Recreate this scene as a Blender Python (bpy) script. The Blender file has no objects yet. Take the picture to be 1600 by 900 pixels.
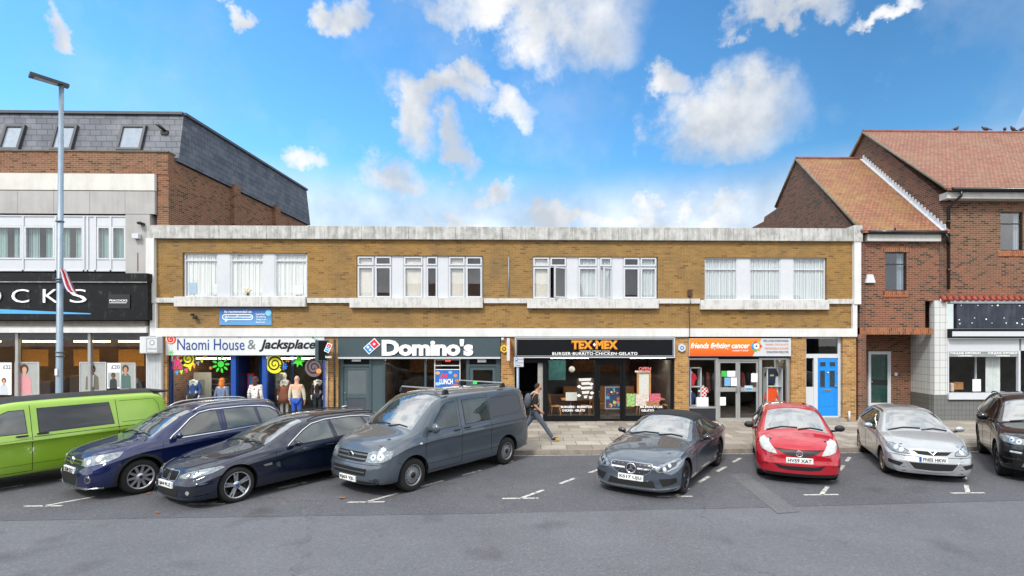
import bpy, bmesh, math, random
from mathutils import Vector, Matrix, noise
from mathutils.bvhtree import BVHTree
R = math.radians; PI = math.pi
random.seed(7)
scene = bpy.context.scene
COL = scene.collection
OFF = {}

# ---------- camera model (used to place surveyed points in the world) ----------
TH = R(1.2); FP = 820.0; PPX = 840.0; PPY = 538.0; HC = 3.0
def ray(px, py):
    a = (px - PPX) / FP; b = (PPY - py) / FP
    return Vector((math.sin(TH) + a * math.cos(TH), math.cos(TH) - a * math.sin(TH), b))
def U(px, py, Y):
    d = ray(px, py); t = Y / d.y
    return d.x * t, HC + d.z * t
def UX(px, Y): return U(px, PPY, Y)[0]
def UZ(px, py, Y): return U(px, py, Y)[1]
def G(px, py, z=0.0):
    d = ray(px, py); t = (z - HC) / d.z
    return Vector((d.x * t, d.y * t, z))
def onX(px, py, X):
    d = ray(px, py); t = X / d.x
    return d.y * t, HC + d.z * t

# ---------- materials ----------
def lin(c):
    if isinstance(c, str):
        c = [int(c[i:i+2], 16) / 255 for i in (0, 2, 4)]
        c = [x / 12.92 if x <= .04045 else ((x + .055) / 1.055) ** 2.4 for x in c]
    return (c[0], c[1], c[2], 1)
def nt(name):
    m = bpy.data.materials.new(name); m.use_nodes = True
    n = m.node_tree; n.nodes.clear()
    out = n.nodes.new('ShaderNodeOutputMaterial')
    return m, n, out
def N(n, kind, ins=None, **kw):
    x = n.nodes.new('ShaderNode' + kind)
    for k, v in kw.items(): setattr(x, k, v)
    if ins:
        for k, v in ins.items():
            s = x.inputs[k]
            if hasattr(v, 'is_output') or isinstance(v, bpy.types.NodeSocket): n.links.new(v, s)
            else: s.default_value = v
    return x
def mixc(n, fac, a, b, mode='MIX'):
    x = n.nodes.new('ShaderNodeMix'); x.data_type = 'RGBA'; x.blend_type = mode
    for s, v in ((x.inputs[0], fac), (x.inputs[6], a), (x.inputs[7], b)):
        if isinstance(v, bpy.types.NodeSocket): n.links.new(v, s)
        else: s.default_value = v
    return x.outputs[2]
def ramp(n, fac, p0, p1, c0=(0, 0, 0, 1), c1=(1, 1, 1, 1)):
    r = n.nodes.new('ShaderNodeValToRGB'); e = r.color_ramp.elements
    e[0].position = p0; e[1].position = p1; e[0].color = c0; e[1].color = c1
    n.links.new(fac, r.inputs[0]); return r.outputs[0]
def objco(n, scale=(1, 1, 1)):
    t = N(n, 'TexCoord'); m = N(n, 'Mapping', {'Vector': t.outputs['Object'], 'Scale': scale})
    return m.outputs[0]
def mul(c, k): return (min(c[0]*k, 1), min(c[1]*k, 1), min(c[2]*k, 1), 1)
_M = {}
def pbr(name, col, rough=.5, metal=0, var=.12, scale=6., bump=0., coat=0., spec=.5, stretch=(1, 1, 1), emit=0):
    if name in _M: return _M[name]
    m, n, out = nt(name); c = lin(col)
    co = objco(n, stretch)
    nz = N(n, 'TexNoise', {'Vector': co, 'Scale': scale, 'Detail': 5, 'Roughness': .6})
    cc = mixc(n, ramp(n, nz.outputs[0], .3, .7), mul(c, 1 - var), mul(c, 1 + var))
    b = N(n, 'BsdfPrincipled', {'Base Color': cc, 'Roughness': rough, 'Metallic': metal, 'Coat Weight': coat,
                                'Coat Roughness': .03, 'Specular IOR Level': spec})
    if bump:
        bp = N(n, 'Bump', {'Height': nz.outputs[0], 'Strength': bump, 'Distance': .01}); n.links.new(bp.outputs[0], b.inputs['Normal'])
    if emit:
        n.links.new(cc, b.inputs['Emission Color']); b.inputs['Emission Strength'].default_value = emit
    n.links.new(b.outputs[0], out.inputs[0]); _M[name] = m; return m

def brick(name, c1, c2, mortar, dark=None, dth=.78, rough=.85, soldier=False, size=(.225, .075), stain=.35):
    if name in _M: return _M[name]
    m, n, out = nt(name)
    t = N(n, 'TexCoord'); s = N(n, 'SeparateXYZ', {0: t.outputs['Object']})
    ad = N(n, 'Math', {0: s.outputs[0], 1: s.outputs[1]}, operation='ADD')
    cb = N(n, 'CombineXYZ', {0: ad.outputs[0], 1: s.outputs[2]})
    v = cb.outputs[0]
    if soldier: v = N(n, 'CombineXYZ', {0: s.outputs[2], 1: ad.outputs[0]}).outputs[0]
    br = N(n, 'TexBrick', {'Vector': v, 'Color1': lin(c1), 'Color2': lin(c2), 'Mortar': lin(mortar), 'Scale': 1, 'Mortar Size': .007,
                           'Mortar Smooth': .1, 'Bias': 0, 'Brick Width': size[0], 'Row Height': size[1]})
    col = br.outputs[0]
    if dark:
        # second lattice of bricks with its own seed: scattered dark or red headers
        sh = N(n, 'VectorMath', {0: v, 1: (.225 * 37, .075 * 22, 0)}, operation='ADD')
        b2 = N(n, 'TexBrick', {'Vector': sh.outputs[0], 'Color1': (0, 0, 0, 1), 'Color2': (1, 1, 1, 1), 'Mortar': (0, 0, 0, 1), 'Scale': 1,
                               'Mortar Size': .007, 'Mortar Smooth': .1, 'Bias': 0, 'Brick Width': size[0], 'Row Height': size[1]})
        col = mixc(n, ramp(n, b2.outputs[0], dth, dth+.08), col, lin(dark))
    nz = N(n, 'TexNoise', {'Vector': objco(n, (.8, .8, .5)), 'Scale': 1.3, 'Detail': 6, 'Roughness': .65})
    col = mixc(n, ramp(n, nz.outputs[0], .45, .75, (0, 0, 0, 1), (stain, stain, stain, 1)), col, (.10, .085, .06, 1))
    n2 = N(n, 'TexNoise', {'Vector': objco(n), 'Scale': 22, 'Detail': 3})
    col = mixc(n, .5, col, mixc(n, 1, col, ramp(n, n2.outputs[0], .3, .7, (.7, .7, .7, 1), (1.25, 1.25, 1.25, 1)), 'MULTIPLY'))
    bp = N(n, 'Bump', {'Height': br.outputs[1], 'Strength': .5, 'Distance': .006}, invert=True)
    b = N(n, 'BsdfPrincipled', {'Base Color': col, 'Roughness': rough, 'Normal': bp.outputs[0], 'Specular IOR Level': .25})
    n.links.new(b.outputs[0], out.inputs[0]); _M[name] = m; return m

def stained(name, col, grime='', amount=.6, rough=.6, sc=3., thr=(.45, .7)):
    """painted masonry with rain streaks"""
    if name in _M: return _M[name]
    m, n, out = nt(name)
    a = N(n, 'TexNoise', {'Vector': objco(n, (1, 1, .12)), 'Scale': sc * 3, 'Detail': 5, 'Roughness': .7})
    b_ = N(n, 'TexNoise', {'Vector': objco(n), 'Scale': sc, 'Detail': 6, 'Roughness': .7})
    f = N(n, 'Math', {0: a.outputs[0], 1: b_.outputs[0]}, operation='ADD'); f2 = N(n, 'Math', {0: f.outputs[0], 1: .5}, operation='MULTIPLY')
    cc = mixc(n, ramp(n, f2.outputs[0], thr[0], thr[1], (0, 0, 0, 1), (amount, amount, amount, 1)), lin(col), lin(grime))
    b = N(n, 'BsdfPrincipled', {'Base Color': cc, 'Roughness': rough, 'Specular IOR Level': .3})
    n.links.new(b.outputs[0], out.inputs[0]); _M[name] = m; return m

def glass(name, tint=(.9, .95, .95), ior=1.62, rough=.0):
    if name in _M: return _M[name]
    m, n, out = nt(name)
    fr = N(n, 'Fresnel', {'IOR': ior})
    gl = N(n, 'BsdfGlossy', {'Color': (1, 1, 1, 1), 'Roughness': rough})
    tr = N(n, 'BsdfTransparent', {'Color': (*tint, 1)})
    ge = N(n, 'NewGeometry'); ff = N(n, 'Math', {0: 1, 1: ge.outputs['Backfacing']}, operation='SUBTRACT'); ff = N(n, 'Math', {0: ff.outputs[0], 1: fr.outputs[0]}, operation='MULTIPLY')
    mx = N(n, 'MixShader', {0: ff.outputs[0], 1: tr.outputs[0], 2: gl.outputs[0]})
    n.links.new(mx.outputs[0], out.inputs[0]); _M[name] = m; return m

# ---------- mesh builder ----------
class MB:
    def __init__(s): s.bm = bmesh.new()
    def box(s, x0, x1, y0, y1, z0, z1, bev=0):
        if x0 > x1: x0, x1 = x1, x0
        if y0 > y1: y0, y1 = y1, y0
        if z0 > z1: z0, z1 = z1, z0
        v = [s.bm.verts.new((x, y, z)) for z in (z0, z1) for y in (y0, y1) for x in (x0, x1)]
        fs = [s.bm.faces.new([v[i] for i in f]) for f in ((0, 2, 3, 1), (4, 5, 7, 6), (0, 1, 5, 4), (2, 6, 7, 3), (0, 4, 6, 2), (1, 3, 7, 5))]
        if bev:
            ed = {e for f in fs for e in f.edges}
            bmesh.ops.bevel(s.bm, geom=list(ed), offset=bev, segments=2, affect='EDGES', profile=.5)
        return s
    def hexa(s, pts):   # 8 points, bottom loop then top loop
        v = [s.bm.verts.new(p) for p in pts]
        for f in ((3, 2, 1, 0), (4, 5, 6, 7), (0, 1, 5, 4), (1, 2, 6, 5), (2, 3, 7, 6), (3, 0, 4, 7)): s.bm.faces.new([v[i] for i in f])
        return s
    def face(s, pts): s.bm.faces.new([s.bm.verts.new(p) for p in pts]); return s
    def prism(s, pts, vec):     # planar polygon extruded along vec
        vec = Vector(vec); a = [s.bm.verts.new(p) for p in pts]; b = [s.bm.verts.new(Vector(p) + vec) for p in pts]
        s.bm.faces.new(a); s.bm.faces.new(b[::-1]); k = len(a)
        for i in range(k): s.bm.faces.new((a[i], b[i], b[(i+1) % k], a[(i+1) % k]))
        return s
    def tube(s, pts, r, seg=8, cap=True):
        pts = [Vector(p) for p in pts]; rr = r if isinstance(r, (list, tuple)) else [r] * len(pts); rings = []
        for i, p in enumerate(pts):
            d = (pts[min(i+1, len(pts)-1)] - pts[max(i-1, 0)]).normalized()
            a = d.orthogonal().normalized()
            if rings: a = (pa - d * pa.dot(d)).normalized()
            pa = a; b = d.cross(a)
            rings.append([s.bm.verts.new(p + (a * math.cos(t) + b * math.sin(t)) * rr[i]) for t in [2*PI*k/seg for k in range(seg)]])
        for i in range(len(rings) - 1):
            for k in range(seg):
                f = s.bm.faces.new((rings[i][k], rings[i][(k+1) % seg], rings[i+1][(k+1) % seg], rings[i+1][k])); f.smooth = True
        if cap: s.bm.faces.new(rings[0][::-1]); s.bm.faces.new(rings[-1])
        return s
    def lathe(s, prof, c=(0, 0, 0), axis='z', seg=24, smooth=True, cap=True):   # prof: (radius, along)
        c = Vector(c); rings = []
        for r, h in prof:
            ring = []
            for k in range(seg):
                t = 2*PI*k/seg; a, b = r*math.cos(t), r*math.sin(t)
                p = {'z': (a, b, h), 'y': (a, h, b), 'x': (h, a, b)}[axis]
                ring.append(s.bm.verts.new(c + Vector(p)))
            rings.append(ring)
        for i in range(len(rings)-1):
            for k in range(seg):
                f = s.bm.faces.new((rings[i][k], rings[i][(k+1) % seg], rings[i+1][(k+1) % seg], rings[i+1][k])); f.smooth = smooth
        if cap and prof[0][0] > 1e-4: s.bm.faces.new(rings[0][::-1])
        if cap and prof[-1][0] > 1e-4: s.bm.faces.new(rings[-1])
        return s
    def ball(s, c, r, seg=12, rot=None):
        r = r if isinstance(r, (tuple, list)) else (r, r, r)
        m = Matrix.Translation(c) @ (rot.to_4x4() if rot else Matrix()) @ Matrix.Diagonal((*r, 1))
        g = bmesh.ops.create_uvsphere(s.bm, u_segments=seg, v_segments=max(6, seg*2//3), radius=1, matrix=m)
        for v in g['verts']:
            for f in v.link_faces: f.smooth = True
        return s
    def disc(s, c, r, axis='y', seg=20, th=.01, ry=None):   # thin disc facing -y
        ry = ry or r
        pts = [(c[0]+r*math.cos(2*PI*k/seg), c[1], c[2]+ry*math.sin(2*PI*k/seg)) for k in range(seg)]
        return s.prism(pts, (0, th, 0))
    def build(s, name, mats, parent=None, label=None, normals=True):
        if normals: bmesh.ops.recalc_face_normals(s.bm, faces=s.bm.faces)
        me = bpy.data.meshes.new(name); s.bm.to_mesh(me); s.bm.free()
        return link(name, me, mats, parent, label)
def rootof(o):
    while o.parent: o = o.parent
    return o
def link(name, me, mats, parent=None, label=None):
    for m in (mats if isinstance(mats, (list, tuple)) else [mats]): me.materials.append(m)
    o = bpy.data.objects.new(name, me); COL.objects.link(o)
    if parent:
        o.parent = parent; off = OFF.get(rootof(parent))
        if off: me.transform(Matrix.Translation(-off))
    if label: o['label'] = label
    return o
def thing(name, label, cat, loc=(0, 0, 0), rz=0, group=None, world=True):
    o = bpy.data.objects.new(name, None); COL.objects.link(o); o.location = loc; o.rotation_euler = (0, 0, rz)
    o.empty_display_size = .2
    o['label'] = label; o['category'] = cat
    if group: o['group'] = group
    if world: OFF[o] = Vector(loc)      # parts are drawn in world coordinates and shifted
    return o
def tag(o, label, cat, group=None):
    o['label'] = label; o['category'] = cat
    if group: o['group'] = group
    return o
def recenter(o):        # origin of a one-mesh thing at its base centre
    me = o.data; xs = [v.co for v in me.vertices]
    c = Vector(((min(v.x for v in xs)+max(v.x for v in xs))/2, (min(v.y for v in xs)+max(v.y for v in xs))/2, min(v.z for v in xs)))
    me.transform(Matrix.Translation(-c)); o.location = c; return o
def struct(o): o['kind'] = 'structure'; return o

def text(s, box, Y, mat, parent, name='lettering', bold=0., shear=0., depth=.02, spacing=1., label=None, fitx=True):
    """lettering on a wall facing -y; box = (x0, x1, z0, z1) in metres of the ink"""
    c = bpy.data.curves.new('t', 'FONT'); c.body = s; c.size = 1; c.offset = bold; c.shear = shear; c.space_character = spacing
    c.extrude = .5; c.resolution_u = 3
    o = bpy.data.objects.new('t', c); me = bpy.data.meshes.new_from_object(o)
    bpy.data.objects.remove(o); bpy.data.curves.remove(c)
    vs = [v.co for v in me.vertices]
    ax, bx = min(v.x for v in vs), max(v.x for v in vs); az, bz = min(v.y for v in vs), max(v.y for v in vs)
    sz = (box[3]-box[2])/(bz-az); sx = (box[1]-box[0])/(bx-ax) if fitx else sz
    for v in me.vertices:
        v.co = Vector((box[0]+(v.co.x-ax)*sx, Y-depth*(v.co.z+.5), box[2]+(v.co.y-az)*sz))
    me.name = name
    return link(name, me, mat, parent, label)
def textpx(s, x0, x1, y0, y1, Y, mat, parent, **k):
    xa, za = U(x0, y1, Y); xb, zb = U(x1, y0, Y)
    return text(s, (xa, xb, UZ((x0+x1)/2, y1, Y), UZ((x0+x1)/2, y0, Y)), Y, mat, parent, **k)
def pb(mb, x0, x1, y0, y1, Y0, Y1, bev=0):
    """box whose front outline at depth Y0 has surveyed image corners x0..x1, y0..y1"""
    xm = (x0+x1)/2
    return mb.box(UX(x0, Y0), UX(x1, Y0), Y0, Y1, UZ(xm, y1, Y0), UZ(xm, y0, Y0), bev)
def B(name, mat, parent, *boxes, label=None, bev=0):
    mb = MB()
    for b in boxes: mb.box(*b) if len(b) == 7 else mb.box(*b, bev=bev)
    return mb.build(name, mat, parent, label)
def PBX(name, mat, parent, *boxes, label=None, bev=0):
    mb = MB()
    for b in boxes: pb(mb, *b, bev=bev)
    return mb.build(name, mat, parent, label)
# ---------- vehicles: lofted bodies; u = metres behind the front bumper, y = left, z = up ----------
def pchip(pts):
    xs = [p[0] for p in pts]; ys = [p[1] for p in pts]; n = len(xs)
    h = [xs[i+1]-xs[i] for i in range(n-1)]; d = [(ys[i+1]-ys[i])/h[i] for i in range(n-1)]
    m = [0]*n; m[0] = d[0]; m[-1] = d[-1]
    for i in range(1, n-1):
        if d[i-1]*d[i] > 0:
            w1 = 2*h[i]+h[i-1]; w2 = h[i]+2*h[i-1]; m[i] = (w1+w2)/(w1/d[i-1]+w2/d[i])
    def f(x):
        if x <= xs[0]: return ys[0]
        if x >= xs[-1]: return ys[-1]
        for i in range(n-1):
            if x <= xs[i+1]: break
        t = (x-xs[i])/h[i]
        return (1+2*t)*(1-t)**2*ys[i]+t*(1-t)**2*h[i]*m[i]+t*t*(3-2*t)*ys[i+1]+t*t*(t-1)*h[i]*m[i+1]
    return f
def bspline(cp, M):
    n = len(cp); seg = n-1; out = []
    g = lambda i: cp[i] if 0 <= i < n else ((-cp[-i][0], cp[-i][1]) if i < 0 else (-cp[2*(n-1)-i][0], cp[2*(n-1)-i][1]))
    for k in range(M+1):
        s = k/M*seg; i = min(int(s), seg-1); t = s-i
        b = ((1-t)**3/6, (3*t**3-6*t*t+4)/6, (-3*t**3+3*t*t+3*t+1)/6, t**3/6)
        q = [g(i-1+j) for j in range(4)]
        out.append((sum(b[j]*q[j][0] for j in range(4)), sum(b[j]*q[j][1] for j in range(4))))
    out[0] = (0, out[0][1]); out[-1] = (0, out[-1][1])
    return out

class Car:
    M = 56
    def __init__(s, sp, label, cat, group=None):
        s.sp = sp; s.W = sp['W']/2; s.FO = sp['FO']
        s.root = thing(sp['name'], label, cat, world=False, group=group)
        s.top = pchip(sp['top']); s.rw = pchip([(a, b) for a, b, c in sp['rail']]); s.rd = pchip([(a, c) for a, b, c in sp['rail']])
        s.bw = pchip([(a, b) for a, b, c in sp['belt']]); s.bz = pchip([(a, c) for a, b, c in sp['belt']])
        s.mw = pchip(sp['mid']); s.sz = pchip(sp['sill'])
        s.lf = pchip(sp['nose']); s.lr = pchip(sp['tail'])
        s.paint = sp['paint']; s.shell()
    def ring(s, u):
        zt = s.top(u); rw = s.rw(u); zr = zt-s.rd(u); bw = s.bw(u); zb = min(s.bz(u), zr-.03); mw = s.mw(u); z0 = s.sz(u)
        zm = z0+(zb-z0)*s.sp.get('zm', .55); zc_ = z0+(zb-z0)*s.sp.get('crease', .5); k_ = min(1, max(0, (u-.5)/.5))*min(1, max(0, (s.sp['L']-u-.1)/.4)); cw_ = s.sp.get('cw', .012)*k_; g = s.sp.get('glassbow', .015)
        cp = [(0, zt), (.4*rw, zt-.12*s.rd(u)), (.78*rw, zt-.45*s.rd(u)), (rw, zr), (rw+.02+(bw-rw)*.06, zr-(zr-zb)*.08),
              ((rw+bw)/2+g, (zr+zb)/2), (bw-.012, zb+.035), (bw, zb), (bw+.012, zb-.03)]+([((bw+mw)/2+.012, (zb*.6+zm*.4)), (mw, zm)] if not s.sp.get('crease') else [((bw+mw)/2+.016, zb+(zc_-zb)*.5), (mw+cw_, zc_+.02), (mw+cw_+.003, zc_), (mw+cw_-.002, zc_-.012), (mw-cw_*1.2, zc_-.05), (mw-cw_*.6, (zc_+z0)/2)])+[
              (mw-.006, (zm+z0)/2), (mw-.02, z0+.10), (mw-.045, z0+.02), (mw-.12, z0), (mw*.5, z0), (0, z0)]
        return bspline(cp, s.M)
    def deform(s, u, y, z):
        L = s.sp['L']; F = s.sp.get('fade', .9); k = max(0, 1-u/F)**1.3; r = max(0, 1-(L-u)/s.sp.get('rfade', .8))**1.3
        t = min(abs(y)/s.W, 1.2)
        return (u+k*(s.sp['bow'][0]*t**s.sp.get('bowp', 2.6)+s.lf(z))-r*(s.sp['bow'][1]*t**2.6+s.lr(z)), y, z)
    def P(s, u, y, z): return Vector((s.FO-u, y, z))
    def shell(s):
        sp = s.sp; L = sp['L']; us = []; u = 0
        while u < L-1e-6:
            us.append(u); u += .012 if u < .06 else (.03 if u < .3 else .045) if u < L-.3 else .03
        us.append(L); bm = bmesh.new(); M = s.M; rows = []
        def mk(r, u): return [bm.verts.new(s.P(*s.deform(u, y, z))) for y, z in r]
        for u in us:
            h = s.ring(u); full = h+[(-y, z) for y, z in h[-2:0:-1]]; rows.append((u, full))
        vr = [mk(f, u) for u, f in rows]; n = len(vr[0])
        for a, b in zip(vr, vr[1:]):
            for k in range(n): bm.faces.new((a[k], a[(k+1) % n], b[(k+1) % n], b[k]))
        for (u, f), vv in ((rows[0], vr[0]), (rows[-1], vr[-1])):
            zc = (f[0][1]+f[M][1])/2; prev = vv
            for q in range(1, 10):
                kk = 1-q/10; cur = mk([(y*kk, zc+(z-zc)*kk) for y, z in f], u)
                for k in range(n): bm.faces.new((prev[k], prev[(k+1) % n], cur[(k+1) % n], cur[k]))
                prev = cur
            c = bm.verts.new(s.P(*s.deform(u, 0, zc)))
            for k in range(n): bm.faces.new((prev[k], prev[(k+1) % n], c))
        bmesh.ops.recalc_face_normals(bm, faces=bm.faces)
        for f in bm.faces: f.smooth = True
        s.bvh = BVHTree.FromBMesh(bm)
        me = bpy.data.meshes.new('body'); bm.to_mesh(me); bm.free()
        o = bpy.data.objects.new('body', me); COL.objects.link(o)
        cut = MB(); s.axles = (sp['FO'], sp['FO']+sp['WB'])
        for ux in s.axles:
            for sd in (1, -1):
                a = (s.W-.30)*sd; b = (s.W+.2)*sd
                cut.lathe([(sp['R']+sp.get('arch', .055), min(a, b)), (sp['R']+sp.get('arch', .055), max(a, b))], (s.FO-ux, 0, sp['R']+.015), 'y', 40)
        co = cut.build('cut', []); md = o.modifiers.new('b', 'BOOLEAN'); md.object = co; md.operation = 'DIFFERENCE'; md.solver = 'EXACT'
        dg = bpy.context.evaluated_depsgraph_get(); me2 = bpy.data.meshes.new_from_object(o.evaluated_get(dg))
        bpy.data.objects.remove(o); bpy.data.objects.remove(co)
        me2.materials.clear(); me2.materials.append(s.paint); me2.materials.append(BLK)
        for p in me2.polygons:
            c = p.center; p.material_index = 0; p.use_smooth = True
            for ux in s.axles:
                if math.hypot(c.x-(s.FO-ux), c.z-sp['R']-.015) < sp['R']+sp.get('arch', .055)+.004 and abs(p.normal.y) < .99 and s.W-.31 < abs(c.y) and (abs(p.normal.y) < .3): p.material_index = 1; p.use_smooth = False
                if abs(abs(c.y)-(s.W-.30)) < .003: p.material_index = 1; p.use_smooth = False
            if p.normal.z < -.9 and c.z < .45: p.material_index = 1
        me2.name = 'body'; s.body = bpy.data.objects.new('body', me2); COL.objects.link(s.body); s.body.parent = s.root
        try: me2.set_sharp_from_angle(angle=R(38))
        except Exception: pass
    # --- surface patches ---
    def snap(s, p, d, off):
        if d is None:
            h = s.bvh.find_nearest(p); q, nrm = h[0], h[1]
        else:
            d = Vector(d).normalized(); h = s.bvh.ray_cast(p-d*1.5, d)
            if h[0] is None or (h[0]-p).length > 1.6: h = s.bvh.find_nearest(p)
            q, nrm = h[0], h[1]
        return q+nrm*off, nrm
    def decal(s, name, mat, pts, d=None, off=.004, sym=True, parent=None, res=.05, label=None, th=.012):
        outs = []
        for sd in ((1, -1) if sym else (1,)):
            bm = bmesh.new(); vs = [bm.verts.new(s.P(u, y*sd, z)) for u, y, z in pts]
            for i in range(len(vs)): bm.edges.new((vs[i], vs[(i+1) % len(vs)]))
            try: f = bm.faces.new(vs)
            except ValueError: pass
            bmesh.ops.triangulate(bm, faces=bm.faces)
            for _ in range(7):
                le = [e for e in bm.edges if e.calc_length() > res]
                if not le: break
                bmesh.ops.subdivide_edges(bm, edges=le, cuts=1, use_grid_fill=False)
                bmesh.ops.triangulate(bm, faces=[f for f in bm.faces if len(f.verts) > 3])
            dd = None if d is None else (d[0], d[1]*sd, d[2]); nr = {}
            for v in bm.verts: v.co, nr[v] = s.snap(v.co, dd, off)
            bm.normal_update(); m = Vector()
            for f in bm.faces: m += f.normal.copy()*f.calc_area()
            if m.dot(sum(nr.values(), Vector())) < 0: bmesh.ops.reverse_faces(bm, faces=bm.faces)
            be = [e for e in bm.edges if e.is_boundary]; r = bmesh.ops.extrude_edge_only(bm, edges=be); mp = {}
            for v in list(nr):
                for e in v.link_edges:
                    w = e.other_vert(v)
                    if w not in nr and (w.co-v.co).length < 1e-6: w.co = v.co-nr[v]*th
            for f in bm.faces: f.smooth = True
            me = bpy.data.meshes.new(name); bm.to_mesh(me); bm.free()
            try: me.set_sharp_from_angle(angle=R(50))
            except Exception: pass
            outs.append(link(name, me, mat, parent if (parent and not isinstance(parent, list)) else (parent[0 if sd == 1 else -1] if parent else s.root), label))
        return outs
    def strip(s, name, mat, path, w, d=None, off=.004, sym=True, parent=None, res=.05, th=.01, closed=False):
        """ribbon of width w that follows the bodywork along a path"""
        outs = []
        for sd in ((1, -1) if sym else (1,)):
            pp = [Vector((u, y*sd, z)) for u, y, z in path]; dense = []
            if closed: pp.append(pp[0])
            for a, b in zip(pp, pp[1:]):
                k = max(1, int((b-a).length/res))
                dense += [a.lerp(b, i/k) for i in range(k)]
            dense.append(pp[-1]); dd = None if d is None else (d[0], d[1]*sd, d[2])
            hit = [s.snap(s.P(*p), dd, off) for p in dense]; bm = bmesh.new(); rows = []
            for i, (q, nr) in enumerate(hit):
                t = (hit[min(i+1, len(hit)-1)][0]-hit[max(i-1, 0)][0])
                if t.length < 1e-6: continue
                b = t.normalized().cross(nr).normalized()*w/2
                rows.append([bm.verts.new(q+b-nr*th), bm.verts.new(q+b), bm.verts.new(q-b), bm.verts.new(q-b-nr*th)])
            for a, b in zip(rows, rows[1:]):
                for k in range(3): bm.faces.new((a[k], a[k+1], b[k+1], b[k]))
            bmesh.ops.recalc_face_normals(bm, faces=bm.faces)
            me = bpy.data.meshes.new(name); bm.to_mesh(me); bm.free()
            outs.append(link(name, me, mat, parent if parent else s.root))
        return outs
    def disk(s, name, mat, c, r, d, off=.008, rz=None, **k):
        u, y, z = c; rz = rz or r
        # outline drawn in the plane that faces along d
        dd = Vector((d[0], d[1], 0)).normalized(); sd_ = Vector((-dd.y, dd.x, 0))
        pts = []
        for i in range(16):
            t = 2*PI*i/16; q = sd_*(r*math.cos(t)); pts.append((u-q.x, y+q.y, z+rz*math.sin(t)))
        return s.decal(name, mat, pts, d, off, res=.04, **k)
    def windscreen(s, u0, u1, inset=.05, name='windscreen', m0=.02, off=.004, d=(-1, 0, -.5)):
        pts = []; K = 8
        for i in range(K+1):
            u = u0+(u1-u0)*i/K; r = s.rw(u); z = s.top(u)-s.rd(u)
            pts.append((u, r-inset, z))
        for i in range(K-1, -K, -1):        # header line follows the crown
            t = i/K; r = s.rw(u1)-inset; pts.append((u1, r*t, s.top(u1)-s.rd(u1)*abs(t)**2)) if abs(t) < 1 else None
        for i in range(K, -1, -1):
            u = u0+(u1-u0)*i/K; pts.append((u, -(s.rw(u)-inset), s.top(u)-s.rd(u)))
        for i in range(-K+1, K):
            t = i/K; r = s.rw(u0)-inset; pts.append((u0, r*t, s.top(u0)-s.rd(u0)*abs(t)**2))
        return s.decal(name, SCREEN, pts, d, off, sym=False, res=.07)
    def sideglass(s, polys, mat=None, trim=None):
        mat = mat or CGLASS
        for pl in polys:
            pts = [(u, s.W, z) for u, z in pl]
            s.decal('window_seal', BLK, [(u, y, z) for u, y, z in grow(pts, .018)], (0, -1, 0), .003, res=.06)
            s.decal('side_window', mat, pts, (0, -1, 0), .007, res=.06)
        if trim: s.strip('window_trim', CHROME, [(u, s.W, z) for u, z in trim], .015, (0, -1, 0), .006, closed=False)
    def gap(s, path, w=.009, sym=True, d=(0, -1, 0), name='door_gap'):
        s.strip(name, GAP, [(u, s.W, z) if len(p) == 2 else p for p in path for u, z in [(p[0], p[-1])]], w, d, .0025, sym, th=.006)
    def plate(s, z, u, txt, wd=.52, eu=False, tilt=0, y=0):
        P = s.snap(s.P(u, y, z), (-1, 0, 0), .012)[0]; x = P.x
        o = MB().box(x-.03, x+.008, y-wd/2, y+wd/2, z-.056, z+.056, .004).build('number_plate', PLATE, s.root)
        t = text(txt, (-wd*.44+(.04 if eu else 0), wd*.44, -.038, .038), 0, PBLK, o, name='plate_characters', bold=.012, depth=.004)
        me = t.data
        for v in me.vertices:
            c = v.co.copy(); v.co = Vector((x+.010-c.y*0-c.y, y+c.x, z+c.z))
        if eu: MB().box(x+.0085, x+.0105, y-wd/2+.002, y-wd/2+.045, z-.054, z+.054).build('plate_band', pbr('eu_blue', '1d4fb0', .4), o)
        return o
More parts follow.
